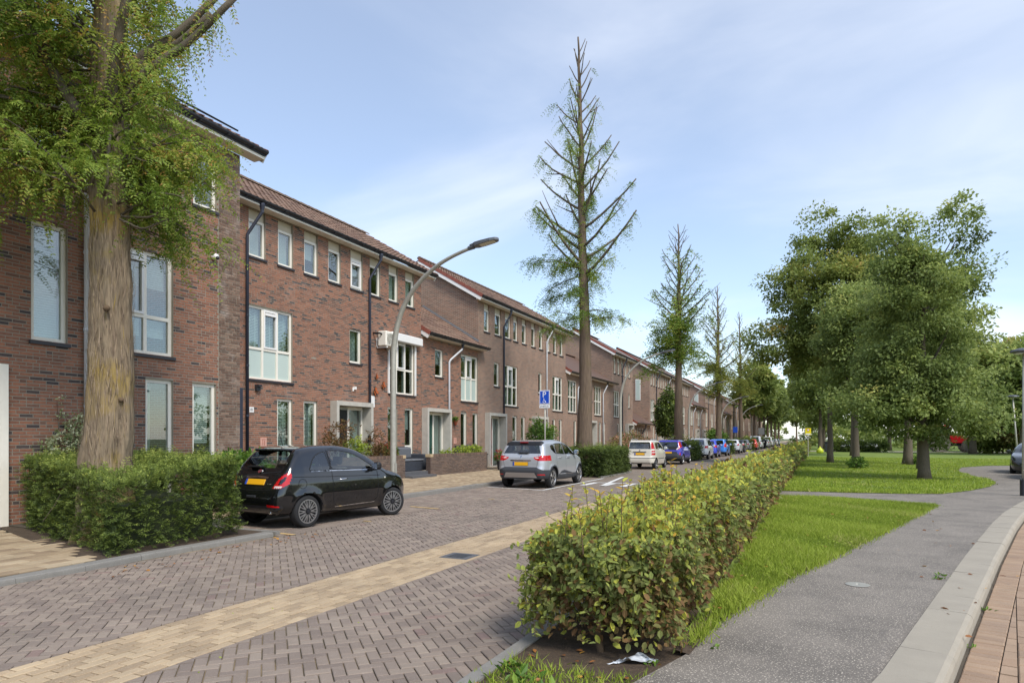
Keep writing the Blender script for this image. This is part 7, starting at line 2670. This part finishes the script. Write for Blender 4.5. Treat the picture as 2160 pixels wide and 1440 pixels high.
def disc_lamp(x, y, h, label, lean=0.0):
    t = thing('path_lamp', label, 'street lamp', (x, y, ZP), group='disc-headed path lamps')
    MB().tube([(x, y, 0), (x + lean * .5, y, h * .5), (x + lean, y, h)], np.array([.055, .048, .038]), 12).build('pole', M['lamp_grey'], t, smooth=True)
    MB().tube([(x, y, 0), (x, y, .5)], .10, 12).build('base_sleeve', M['dark'], t)
    V, F = lathe([(.05, -.06), (.30, -.02), (.33, .0), (.30, .05), (.15, .09), (.0, .1)], 24)
    hd = obj('head', V + np.array([x + lean, y, h + .02]), F, M['lamp_head'], t, smooth=True)
    V, F = lathe([(.0, -.065), (.24, -.055), (.24, -.04), (.0, -.03)], 20)
    obj('lens', V + np.array([x + lean, y, h + .02]), F, M['lens'], hd)


disc_lamp(5.13, 22.1, 3.95, 'nearer disc-headed lamp post at the right edge beside the path')
disc_lamp(11.0, 48.6, 4.1, 'farther leaning disc-headed lamp post behind the black car', lean=-.28)

# disabled parking sign
sx, sy = -10.2, 25.3
t = thing('parking_sign', 'blue disabled parking sign on a grey pole behind the silver car', 'sign', (sx, sy, .1))
MB().tube([(sx, sy + .04, .05), (sx, sy + .04, 3.62)], .03, 10).build('pole', M['lamp_grey'], t, smooth=True)
blue = mat('sign_blue', srgb(26, 78, 190), rough=.35)
signw = mat('sign_white', srgb(236, 238, 240), rough=.35)
pl = obj('plate', *bevbox(sx - .23, sx + .23, sy - .012, sy, 3.03, 3.60, .004), signw, t)
obj('blue_field', *boxVF([(sx - .215, sx + .215, sy - .0145, sy - .0125, 3.045, 3.585)]), blue, pl)
obj('white_line', *boxVF([(sx - .205, sx + .205, sy - .0165, sy - .015, 3.565, 3.575), (sx - .205, sx + .205, sy - .0165, sy - .015, 3.055, 3.065), (sx - .205, sx - .195, sy - .0165, sy - .015, 3.065, 3.565), (sx + .195, sx + .205, sy - .0165, sy - .015, 3.065, 3.565)]), signw, pl)
text('letter', 'P', (sx - .01, sy - .018, 3.415), (R(90), 0, 0), .34, signw, pl)
wc = MB()
a = np.linspace(R(150), R(395), 16)
wc.tube(np.c_[sx - .01 + .058 * np.cos(a), np.full(16, sy - .018), 3.135 + .058 * np.sin(a)], .008, 6)
wc.tube([(sx - .03, sy - .018, 3.235), (sx - .025, sy - .018, 3.165), (sx + .03, sy - .018, 3.16), (sx + .055, sy - .018, 3.105), (sx + .075, sy - .018, 3.11)], .009, 6)
wc.tube([(sx - .028, sy - .018, 3.205), (sx + .02, sy - .018, 3.205)], .007, 6)
V, F = lathe([(.0, -.006), (.016, -.004), (.016, .004), (.0, .006)], 12, 'y')
wc.add(V + np.array([sx - .03, sy - .018, 3.257]), F)
wc.build('wheelchair_symbol', signw, pl)
lp = obj('lower_plate', *bevbox(sx - .23, sx + .23, sy - .012, sy, 2.87, 3.015, .004), signw, t)
text('lettering', 'JH-872-G', (sx, sy - .0145, 2.942), (R(90), 0, 0), .095, M['black'], lp)

# far signs
yel = mat('sign_yellow', srgb(236, 216, 20), rough=.4)
t = thing('warning_sign', 'bright yellow warning sign at the far end of the beech hedge', 'sign', (-.62, 60, .06))
MB().tube([(-.62, 60.03, 0), (-.62, 60.03, 2.45)], .03, 8).build('pole', M['lamp_grey'], t)
p = obj('plate', *bevbox(-.84, -.40, 59.98, 60, 1.88, 2.46, .004), yel, t)
V, F = prismVF([(-.14, .12), (.14, .12), (0, -.12)], 0, .004)
obj('triangle', np.c_[V[:, 0] - .62, 59.978 - V[:, 2], V[:, 1] + 2.27], F, mat('sign_red', srgb(200, 60, 40), rough=.4), p)
V, F = prismVF([(-.09, .09), (.09, .09), (0, -.07)], 0, .006)
obj('triangle_field', np.c_[V[:, 0] - .62, 59.977 - V[:, 2], V[:, 1] + 2.27], F, signw, p)
obj('text_band', *boxVF([(-.80, -.44, 59.974, 59.979, 1.92, 2.02)]), signw, p)
ys = onray(1606, -7.9)
t = thing('traffic_sign', 'grey back of a square traffic sign beyond the red car', 'sign', (-7.9, ys, 0))
MB().tube([(-7.9, ys, 0), (-7.9, ys, 3.3)], .04, 8).build('pole', M['lamp_grey'], t)
obj('plate', *bevbox(-8.35, -7.45, ys - .06, ys - .045, 2.2, 3.25, .01), M['lamp_grey'], t)
ys = onray(1551, -10.2)
t = thing('traffic_sign', 'small blue sign on a pole among the far parked cars', 'sign', (-10.2, ys, 0))
MB().tube([(-10.2, ys, 0), (-10.2, ys, 3.2)], .035, 8).build('pole', M['lamp_grey'], t)
obj('plate', *bevbox(-10.5, -9.9, ys - .05, ys - .038, 2.4, 3.2, .01), blue, t)

# litter bin, waste container
t = thing('litter_bin', 'dark grey litter bin at the far end of the lawn near the yellow sign', 'bin', (1.0, 76, ZP))
obj('body', *bevbox(.75, 1.25, 75.75, 76.25, .2, 1.15, .05), M['dark'], t)
obj('lid', *bevbox(.72, 1.28, 75.72, 76.28, 1.15, 1.28, .05), M['black'], t)
obj('foot', *boxVF([(.95, 1.05, 75.95, 76.05, .05, .2)]), M['black'], t)
V, F = lathe([(.02, 0), (.28, .03), (.36, .2), (.30, .42), (.14, .6), (.05, .66), (.09, .74), (.0, .75)], 12)
tag(obj('rubbish_bag', V * (1 + .06 * np.sin(V[:, :1] * 21 + V[:, 2:] * 13)) + np.array([.35, 75.6, ZP]), F, mat('bag_yellow', srgb(196, 206, 60), rough=.4), smooth=True), 'yellow-green rubbish bag lying beside the litter bin', 'rubbish bag')
t = thing('waste_container', 'black wheeled waste container standing among the far parked cars', 'waste container', (-7.9, 111, 0))
V = [(-8.9, 110.4, .25), (-7.2, 110.4, .25), (-7.2, 111.5, .25), (-8.9, 111.5, .25), (-9.0, 110.3, 1.3), (-7.1, 110.3, 1.3), (-7.1, 111.6, 1.3), (-9.0, 111.6, 1.3)]
obj('body', V, BOXF, M['black'], t)
obj('lid', *bevbox(-9.05, -7.05, 110.25, 111.65, 1.3, 1.42, .04), M['dark'], t)
for x in (-8.7, -7.4):
    V, F = lathe([(.0, -.04), (.12, -.04), (.12, .04), (.0, .04)], 12, 'y')
    obj('wheel', V + np.array([x, 110.5, .125]), F, M['tyre'], t)

# ------------------------------------------------------------------ front gardens
def garden_wall(label, Y0, Y1, X=-13.6, zb=.15, zt=1.0, th=.21, single=200, blocks=()):
    t = thing('garden_wall', label, 'wall', (X, (Y0 + Y1) / 2, zb), group='low brick garden walls')
    boxes('core', [(X - th + .008, X - .008, Y0 + .008, Y1 - .008, zb - .1, zt - .1)], M['mortar'], t)
    bl = brick_fill(Y0, Y1, zb, zt - .11, [])
    lay_bricks(t, X - .006, bl, M['brick_grey'], single=single, proud=.008)
    # near end face and upright capping bricks
    e = MB()
    for c in range(int((zt - .11 - zb) / .0605)):
        e.box(X - th + .01, X - .005, Y0 - .002, Y0 + .05, zb + c * .0605 + .005, zb + (c + 1) * .0605 - .005)
    e.build('end_bricks', M['brick_grey'], t)
    n = int((Y1 - Y0) / .062)
    me = None
    for i in range(n):
        y = Y0 + (Y1 - Y0) * (i + .5) / n
        if me is None:
            me = mesh('capping_brick', *boxVF([(-th - .004, .012, -.0255, .0255, -.055, .055)]), M['brick_grey'])
        o = bpy.data.objects.new('capping_brick', me)
        o.location = (X, y, zt - .052 + rng.normal(0, .001))
        o['rnd'] = float(rng.random())
        link(o, t)
    for (ya, yb) in blocks:
        boxes('cap_block', [(X - th - .01, X + .018, ya, yb, zt - .108, zt + .006)], mat('cap_block', srgb(186, 164, 130), rough=.9, var=.1), t)


garden_wall('low brick garden wall behind the black car, ending beside the dark sofa', 12.3, 20.17, blocks=((20.0, 20.19),))
garden_wall('low brick garden wall right of the dark sofa, with plants along its top', 21.9, 26.72, blocks=((21.88, 22.08),))
garden_wall('low brick garden wall behind the silver car', 28.4, 33.5, single=60)
boxes_ = boxes('terrace', [(-15.0, -13.3, 20.19, 21.88, .05, .24), (-15.0, -13.7, 20.2, 21.87, .24, .36)], mat('terrace_grey', srgb(92, 92, 94), rough=.8, var=.12))
tag(boxes_, 'dark grey stepped terrace between the two low brick walls', 'terrace')

rat = mat('rattan', srgb(58, 62, 70), rough=.6, var=.2, vscale=60, bump=.6, bscale=90)
cush = mat('cushion_grey', srgb(96, 98, 102), rough=.9)
t = thing('garden_sofa', 'dark grey woven garden sofa on the terrace between the brick walls', 'sofa', (-14.35, 21.25, .36))
obj('base', *bevbox(-14.85, -14.1, 20.42, 22.25, .36, .72, .02), rat, t)
obj('backrest', *bevbox(-14.98, -14.80, 20.42, 22.25, .72, 1.28, .04), rat, t)
obj('armrest', *bevbox(-14.85, -14.1, 20.24, 20.42, .36, 1.0, .03), rat, t)
obj('armrest', *bevbox(-14.85, -14.1, 22.25, 22.43, .36, 1.0, .03), rat, t)
for a in (20.44, 21.35):
    obj('seat_cushion', *bevbox(-14.80, -14.08, a, a + .88, .72, .82, .04), cush, t)
    obj('back_cushion', *bevbox(-14.82, -14.68, a, a + .88, .82, 1.26, .05), cush, t)
stripe_m, n_, l_, b_ = nodes('striped_pillow')
wv = n_.new('ShaderNodeTexWave'); wv.inputs['Scale'].default_value = 9; wv.bands_direction = 'Z'
gp = n_.new('ShaderNodeNewGeometry'); l_.new(gp.outputs['Position'], wv.inputs[0])
l_.new(ramp(n_, l_, wv.outputs[1], [(.35, srgb(150, 130, 106)), (.6, srgb(206, 192, 168))]), b_.inputs['Base Color'])
V, F = bevbox(-.09, .09, -.24, .24, -.22, .22, .085)
V = np.array(V); cr_, sr_ = math.cos(.3), math.sin(.3)
V = np.c_[V[:, 0] * cr_ - V[:, 2] * sr_, V[:, 1], V[:, 0] * sr_ + V[:, 2] * cr_]
tag(obj('scatter_pillow', V + np.array([-14.5, 20.70, 1.03]), F, stripe_m, smooth=True), 'beige striped pillow leaning on the dark garden sofa', 'pillow')

wood = mat('bench_wood', srgb(70, 66, 62), rough=.8, var=.25, vscale=8, stretch=(6, .6, 6))
t = thing('garden_bench', 'weathered dark wooden slatted bench against the house behind the potted red flowers', 'bench', (-14.4, 27.0, .15))
for i in range(4):
    boxes('seat_slat', [(-14.75 + i * .13, -14.64 + i * .13, 26.0, 28.0, .60, .63)], wood, t)
for i in range(17):
    boxes('back_slat', [(-14.82, -14.79, 26.07 + i * .115, 26.13 + i * .115, .72, 1.22)], wood, t)
boxes('top_rail', [(-14.85, -14.77, 25.96, 28.04, 1.22, 1.30)], wood, t)
boxes('lower_rail', [(-14.84, -14.78, 26.0, 28.0, .66, .72)], wood, t)
for y in (25.98, 27.95):
    boxes('leg', [(-14.84, -14.76, y, y + .07, .15, 1.22)], wood, t)
    boxes('leg', [(-14.3, -14.23, y, y + .07, .15, .85)], wood, t)
    boxes('armrest', [(-14.80, -14.18, y - .01, y + .08, .85, .90)], wood, t)


def pot(label, x, y, z, r, h, flower, seed, cat='potted plant', col='dark', n=700, fr=.3, leafm='bush_leaf'):
    rg = np.random.default_rng(seed)
    t = thing('potted_plant', label, cat, (x, y, z))
    V, F = lathe([(r * .72, 0), (r, h * .95), (r * 1.06, h * .95), (r * 1.06, h), (r * .9, h), (r * .85, h * .9)], 18)
    obj('pot', V + np.array([x, y, z]), F, M[col], t, smooth=False)
    B = [(x, y, z + h + fr * .7, fr, fr, fr * .8)]
    P_, D_, N_, L_, W_, rr = crown_leaves(rg, B, n, .07, .6, cl=6, spread=.05)
    leafobj('leaves', P_, D_, N_, L_, W_, rr, M[leafm], t, stuff=True)
    if flower:
        P_, D_, N_, L_, W_, rr = crown_leaves(rg, [(x, y, z + h + fr * .95, fr * .9, fr * .9, fr * .8)], n // 2, .05, .9, cl=5, spread=.035, shell_=.8)
        leafobj('blossom', P_, D_, N_, L_, W_, rr, M[flower], t, stuff=True)


pot('potted red flowers standing at the end of the brick wall by the bench', -13.2, 27.3, .16, .17, .42, 'flower_red', 91)
pot('red flowers in a pot behind the wall end, left of the sofa', -13.95, 19.75, .6, .17, .4, 'flower_red', 92, fr=.26)
shrub('bush', 'rounded leafy bush behind the yew hedge, left of the black car', [(-11.2, 10.2, .85, .9, .9, .45), (-11.9, 10.8, .9, .7, .7, .4)], 5200, .10, 'bush_leaf', 101, stems=8, spread=.1)
shrub('maple_shrub', 'small brownish maple shrub left of the black door', [(-14.1, 17.05, 1.75, .45, .55, .38), (-14.0, 17.4, 2.05, .3, .35, .2), (-14.1, 16.7, 1.4, .35, .35, .3)], 1500, .07, 'maple_leaf', 102, base=(-14.1, 17.05, .2), spread=.09)
shrub('garden_plant', 'bright yellow-green plant at the step of the black door', [(-14.2, 17.95, 1.35, .25, .5, .28), (-14.2, 18.6, 1.25, .2, .3, .2)], 900, .09, 'grass', 103, base=(-14.2, 18.2, .2), spread=.07)
shrub('ornamental_grass', 'dark reddish shrub behind the car bonnet, right of the black door', [(-14.1, 19.0, 1.35, .3, .35, .6), (-14.0, 19.4, 1.1, .4, .4, .35)], 1500, .12, 'maple_leaf', 104, base=(-14.1, 19.1, .2), Wr=.25, spread=.09)
shrub('flowering_plant', 'orange and yellow flowering plant beside the reddish shrub', [(-13.95, 19.75, 1.08, .2, .35, .14)], 500, .07, 'redwood_leaf_warm', 105, base=(-13.95, 19.6, .2), spread=.05)
shrub('climbing_ivy', 'pale variegated climber on the brick wall beside the big tree', [(-12.45, 7.55, 1.35, .18, .45, .4), (-12.45, 7.75, 1.75, .14, .25, .35), (-12.45, 7.25, 1.15, .18, .3, .25), (-12.48, 7.45, 2.15, .05, .09, .28)], 3400, .055, 'ivy_leaf', 106, base=(-12.45, 7.6, .15), stems=10, spread=.05)
shrub('garden_plant', 'row of yellow-green plants along the top of the brick wall by the green door', [(-13.85, 24.9, 1.05, .2, .7, .22), (-13.85, 26.0, 1.1, .2, .6, .24), (-13.85, 23.6, .98, .15, .5, .16)], 1500, .09, 'grass', 107, base=(-13.9, 24.8, .2), spread=.07)
yb = onray(1140, -13.0)
shrub('bush', 'loose tall green bush behind the silver car, at the parking sign', [(-13.0, yb, 1.7, .6, 1.1, .7), (-13.0, yb - .6, 2.2, .35, .4, .5), (-13.0, yb + .9, 1.9, .4, .6, .5), (-13.0, yb + 1.7, 1.8, .3, .5, .45)], 3400, .12, 'bush_leaf', 108, base=(-13.0, yb, .15), stems=14, spread=.12)
yb = onray(1325, -12.6)
shrub('hydrangea', 'faded pink hydrangea bushes behind the white hatchback', [(-12.6, yb - 2.2, 1.15, .7, 1.5, .8), (-12.6, yb + 1, 1.25, .8, 2.0, .9), (-12.4, yb + 3.5, 1.0, .7, 1.6, .7)], 3600, .16, 'hydrangea', 109, base=(-12.6, yb, .15), stems=10, spread=.16)
yb = onray(1408, -12.2)
shrub('evergreen_tree', 'dark egg-shaped evergreen behind the purple car', [(-12.2, yb, 3.6, 1.1, 1.3, 1.6), (-12.2, yb, 5.0, .7, .8, 1.2), (-12.2, yb, 2.6, 1.0, 1.2, .8)], 6500, .24, 'yew_leaf', 110, cat='tree', base=(-12.2, yb, .15), stems=8, spread=.18)
yb = onray(1512, -12.4)
shrub('bush', 'rounded green bush behind the light blue car', [(-12.4, yb, 1.6, 1.4, 2.6, 1.2)], 2600, .3, 'bush_leaf', 111, base=(-12.4, yb, .15), spread=.25)
t = thing('hanging_pot', 'small terracotta wall pot with greenery right of the green door', 'wall pot', (XF + .1, 26.1, 2.3))
V, F = lathe([(.02, -.2), (.07, -.1), (.11, .05), (.12, .06), (.0, .04)], 12)
obj('pot', V + np.array([XF + .12, 26.1, 2.38]), F, mat('pot_clay', srgb(146, 76, 50), rough=.8), t)
P_, D_, N_, L_, W_, rr = crown_leaves(np.random.default_rng(5), [(XF + .14, 26.1, 2.5, .13, .16, .1)], 160, .08, .6, cl=5, spread=.04)
leafobj('leaves', P_, D_, N_, L_, W_, rr, M['bush_leaf'], t, stuff=True)

# bushes at the far right, behind the lawn
for i, (x, y, z, rx, rz, m, lab) in enumerate(((15.9, 81, 1.9, 2.2, 2.0, 'elm_leaf', 'yellow-green bushy shrubs to the right of the red tractor'), (18.0, 79, 2.4, 2.2, 2.5, 'hydrangea', 'reddish-brown tinged bush at the far right behind the lamp post'),
                                               (19.2, 84.5, 3.0, 3.4, 3.0, 'elm_leaf', 'tall green bush behind the reddish one at the far right'), (21.0, 81, 3, 2.6, 3.0, 'bush_leaf', 'green bush cut off by the right frame edge'))):
    shrub('bush', lab, auto_blobs(np.random.default_rng(i), (x, y, z), rx, rx, rz, 6), 7000, .34, m, 120 + i, base=(x, y, .07), group='bushes behind the lawn', spread=.35, stems=6)
for i, (x, y, lab) in enumerate(((5.25, 45.2, 'tuft of suckers at the foot of the thick-trunked tree'), (1.9, 38.2, 'leafy shoots around the foot of the lawn tree left of the nearest oak'))):
    shrub('sucker_shoots', lab, [(x, y, .35, .4, .4, .3)], 700, .12, 'bush_leaf', 130 + i, base=(x, y, .07), spread=.1)
# low clipped hedge at the back of the lawn
yew_hedge('low clipped hedge along the back edge of the lawn', [(1.6, 84.2), (7.0, 84.2), (7.0, 85.4), (1.6, 85.4)], 1.0, 140, dens=20, leaf=.3, npair=3, group='hedges beyond the lawn', bright=.15)

# ------------------------------------------------------------------ tractor across the lawn
tr_red = paint('tractor_red', srgb(176, 24, 34), rough=.35)
t = thing('tractor', 'red tractor with big grey wheels half hidden behind the lawn trees', 'tractor', (14.0, 88, .07))
def twheel(x, y, Rr, w):
    e = bpy.data.objects.new('wheel', None); e.location = (x, y, Rr + .07); link(e, t)
    e.matrix_parent_inverse = LOC[t.name]
    V, F = lathe([(Rr * .58, -w / 2), (Rr * .95, -w / 2), (Rr, -w / 4), (Rr, w / 4), (Rr * .95, w / 2), (Rr * .58, w / 2)], 28, 'y')
    obj('tyre', V, F, mat('tractor_tyre', srgb(120, 116, 110), rough=.9) if 'tractor_tyre' not in bpy.data.materials else bpy.data.materials['tractor_tyre'], e)
    V, F = lathe([(.0, -w / 2 + .1), (Rr * .56, -w / 2 + .12), (Rr * .58, -w / 2 + .02), (Rr * .60, -w / 2 + .02), (Rr * .6, w / 2), (.0, w / 2 - .1)], 24, 'y')
    obj('rim', V, F, M['dark'], e)
    mb = MB()
    for k in range(18):
        a = k / 18 * 6.283
        for sg in (-1, 1):
            c, s = math.cos(a), math.sin(a)
            mb.add([(c * Rr * f - s * dx, sg * yy, s * Rr * f + c * dx) for f in (.96, 1.05) for (dx, yy) in ((-.05, 0), (.05, 0), (.16, w / 2), (.06, w / 2))], [[0, 1, 2, 3], [7, 6, 5, 4], [0, 4, 5, 1], [1, 5, 6, 2], [2, 6, 7, 3], [3, 7, 4, 0]])
    mb.build('lug', bpy.data.materials['tractor_tyre'], e)
for y in (87.0, 89.0):
    twheel(12.6, y, .95, .55)
    twheel(15.3, y, .70, .45)
obj('bonnet', [(13.4, 87.6, 1.15), (15.9, 87.65, 1.05), (15.9, 88.35, 1.05), (13.4, 88.4, 1.15), (13.4, 87.6, 2.0), (15.8, 87.7, 1.72), (15.8, 88.3, 1.72), (13.4, 88.4, 2.0)], BOXF, tr_red, t)
obj('cab', [(12.0, 87.3, 1.4), (13.5, 87.3, 1.2), (13.5, 88.7, 1.2), (12.0, 88.7, 1.4), (12.2, 87.4, 2.9), (13.3, 87.4, 2.9), (13.3, 88.6, 2.9), (12.2, 88.6, 2.9)], BOXF, CGD, t)
obj('cab_roof', *bevbox(12.0, 13.5, 87.3, 88.7, 2.9, 3.1, .06), tr_red, t)
for (x, y) in ((12.1, 87.35), (13.45, 87.35), (12.1, 88.65), (13.45, 88.65)):
    boxes('cab_post', [(x - .05, x + .05, y - .05, y + .05, 1.3, 2.9)], M['black'], t)
boxes('chassis', [(12.2, 15.8, 87.7, 88.3, .75, 1.15)], M['black'], t)
for y in (87.0, 89.0):
    a = np.linspace(R(20), R(165), 9)
    V = [(12.6 + r_ * math.cos(q), yy, 1.02 + r_ * math.sin(q)) for yy in (y - .3, y + .3) for r_ in (1.08, 1.13) for q in a]
    F = []
    for j in range(8):
        F += [[j, j + 1, 18 + j + 1, 18 + j], [9 + j, 27 + j, 27 + j + 1, 9 + j + 1], [j, 9 + j, 10 + j, j + 1], [18 + j, 19 + j, 28 + j, 27 + j]]
    obj('mudguard', V, F, tr_red, t)
MB().tube([(14.6, 87.8, 1.8), (14.6, 87.8, 2.7)], .05, 8).build('exhaust', M['black'], t)
obj('headlight', *bevbox(15.86, 15.93, 87.72, 88.28, 1.3, 1.5, .02), M['lens'], t)

# ------------------------------------------------------------------ ground litter and weeds
r = np.random.default_rng(151)
n = 420
P = np.c_[np.r_[r.uniform(-2.0, -.75, 240), r.uniform(-.9, 2.2, 120), r.uniform(-8.0, -7.4, 60)], np.r_[3.6 + 12 * r.random(240) ** 1.6, r.uniform(6, 19, 120), r.uniform(5, 9, 60)], np.r_[np.full(240, .05), np.full(120, .068), np.full(60, .012)]]
P[:, 2] = np.where((P[:, 0] > -.85) & inside(P[:, :2], LW1), .11, P[:, 2])
keep = ~((P[:, 0] > -.85) & (P[:, 2] < .09) & (P[:, 0] < 1))
P = P[keep]; n = len(P)
D = np.c_[r.normal(0, 1, (n, 2)), r.normal(0, .12, n)]
N = unit(np.c_[r.normal(0, .3, (n, 2)), np.ones(n)])
L = r.uniform(.035, .07, n)
o = leafobj('fallen_leaves', P, D, N, L, L * .6, r.uniform(.0, .22, n), leafmat('fallen_leaf', [(0, srgb(112, 74, 46)), (.12, srgb(158, 104, 58)), (.22, srgb(196, 148, 62))], .15), None, 'leaf')
tag(o, 'fallen brown and yellow leaves scattered on the soil and grass', 'leaves', kind='stuff')
# weeds at the foot of the hedge and along the joints
Ps, Ds, Ls = [], [], []
spots = [(-1.78, 3.9, 26, .10), (-1.55, 3.75, 22, .10), (-1.9, 4.15, 18, .08), (-1.3, 3.95, 16, .05), (-1.05, 4.6, 14, .05), (1.22, 8.62, 16, .05), (1.30, 8.85, 12, .05), (1.47, 7.7, 12, .05), (1.12, 6.3, 8, .04), (-.9, 5.4, 24, .08), (-.75, 6.1, 24, .08), (-.7, 5.1, 14, .06),
         (-1.95, 3.55, 20, .09), (-1.68, 3.5, 20, .09)]
for (x, y, k, s) in spots:
    a = r.random(k) * 6.283
    Ps.append(np.c_[x + r.normal(0, s * .6, k), y + r.normal(0, s * .6, k), np.full(k, .04 if x < -.5 else (-.045 if (x, y) in ((1.47, 7.7), (1.12, 6.3)) else .060))])
    Ds.append(np.c_[np.cos(a), np.sin(a), r.uniform(.3, 1.2, k)]); Ls.append(r.uniform(.5, 1.2, k) * s)
P, D, L = np.concatenate(Ps), np.concatenate(Ds), np.concatenate(Ls)
o = leafobj('weeds', P, D, unit(np.c_[r.normal(0, .4, (len(P), 2)), np.ones(len(P))]), L, L * .42, r.uniform(.3, .8, len(P)), M['bush_leaf'], None, 'leaf')
tag(o, 'small green weeds along the soil edge and kerb joints', 'weeds', kind='stuff')
# moss and tiny weeds in paving joints
n = 900
P = np.c_[r.uniform(-9.8, -2.2, n), 2.5 + 14 * r.random(n) ** 1.5, np.full(n, -.006)]
f = fieldnoise(P[:, 0] * 1.3, P[:, 1] * 1.1, 1.0)
P = P[f > .62]
D = np.c_[r.normal(0, 1, (len(P), 2)), r.uniform(.2, .8, len(P))]
L = r.uniform(.012, .03, len(P))
o = leafobj('moss', P, D, unit(r.normal(0, 1, (len(P), 3)) + np.array([0, 0, 1])), L, L * .5, r.uniform(.1, .7, len(P)), M['grass'], None)
tag(o, 'tiny tufts of moss and grass in the joints of the road paving', 'moss', kind='stuff')
grass('grass', [(-2.0, 2.9), (-1.35, 2.9), (-1.08, 4.0), (-1.05, 4.4), (-1.35, 4.2), (-1.98, 4.35)], 2600, .02, .07, .005, .036, 'edge', seed=9)
# clover and broad-leaved weeds in the near lawn
n = 9000
P = np.c_[r.uniform(-.95, 1.6, n), 5 + 13.5 * r.random(n) ** 1.3]
P = P[inside(P, LW1)]
P = P[fieldnoise(P[:, 0] * 1.4 + 1, P[:, 1] * 1.1, 1.1) > .46]
n = len(P)
P = np.c_[P, ZP + .015 + .03 * r.random(n)]
D = np.c_[r.normal(0, 1, (n, 2)), r.uniform(.0, .7, n)]
L = r.uniform(.018, .045, n)
o = leafobj('clover', P, D, unit(np.c_[r.normal(0, .35, (n, 2)), np.ones(n)]), L, L * .7, r.uniform(.15, .75, n), M['grass'], None, 'leaf')
tag(o, 'clover and broad-leaved weeds in the lawn beside the beech hedge', 'clover', kind='stuff')
# a dead cut branch hanging over the yew hedge
mb = MB()
mb.tube([(-10.35, 6.45, 1.26), (-10.42, 6.40, 1.08), (-10.5, 6.3, .85), (-10.55, 6.2, .6), (-10.7, 6.12, .36)], np.linspace(.012, .005, 5), 5)
mb.tube([(-10.42, 6.40, 1.08), (-10.1, 6.35, 1.15), (-9.9, 6.25, 1.12), (-9.6, 6.05, 1.0)], np.linspace(.006, .003, 4), 4)
tag(mb.build('dead_branch', M['bark_grey']), 'bare dead branch hanging over the broad yew hedge', 'branch')
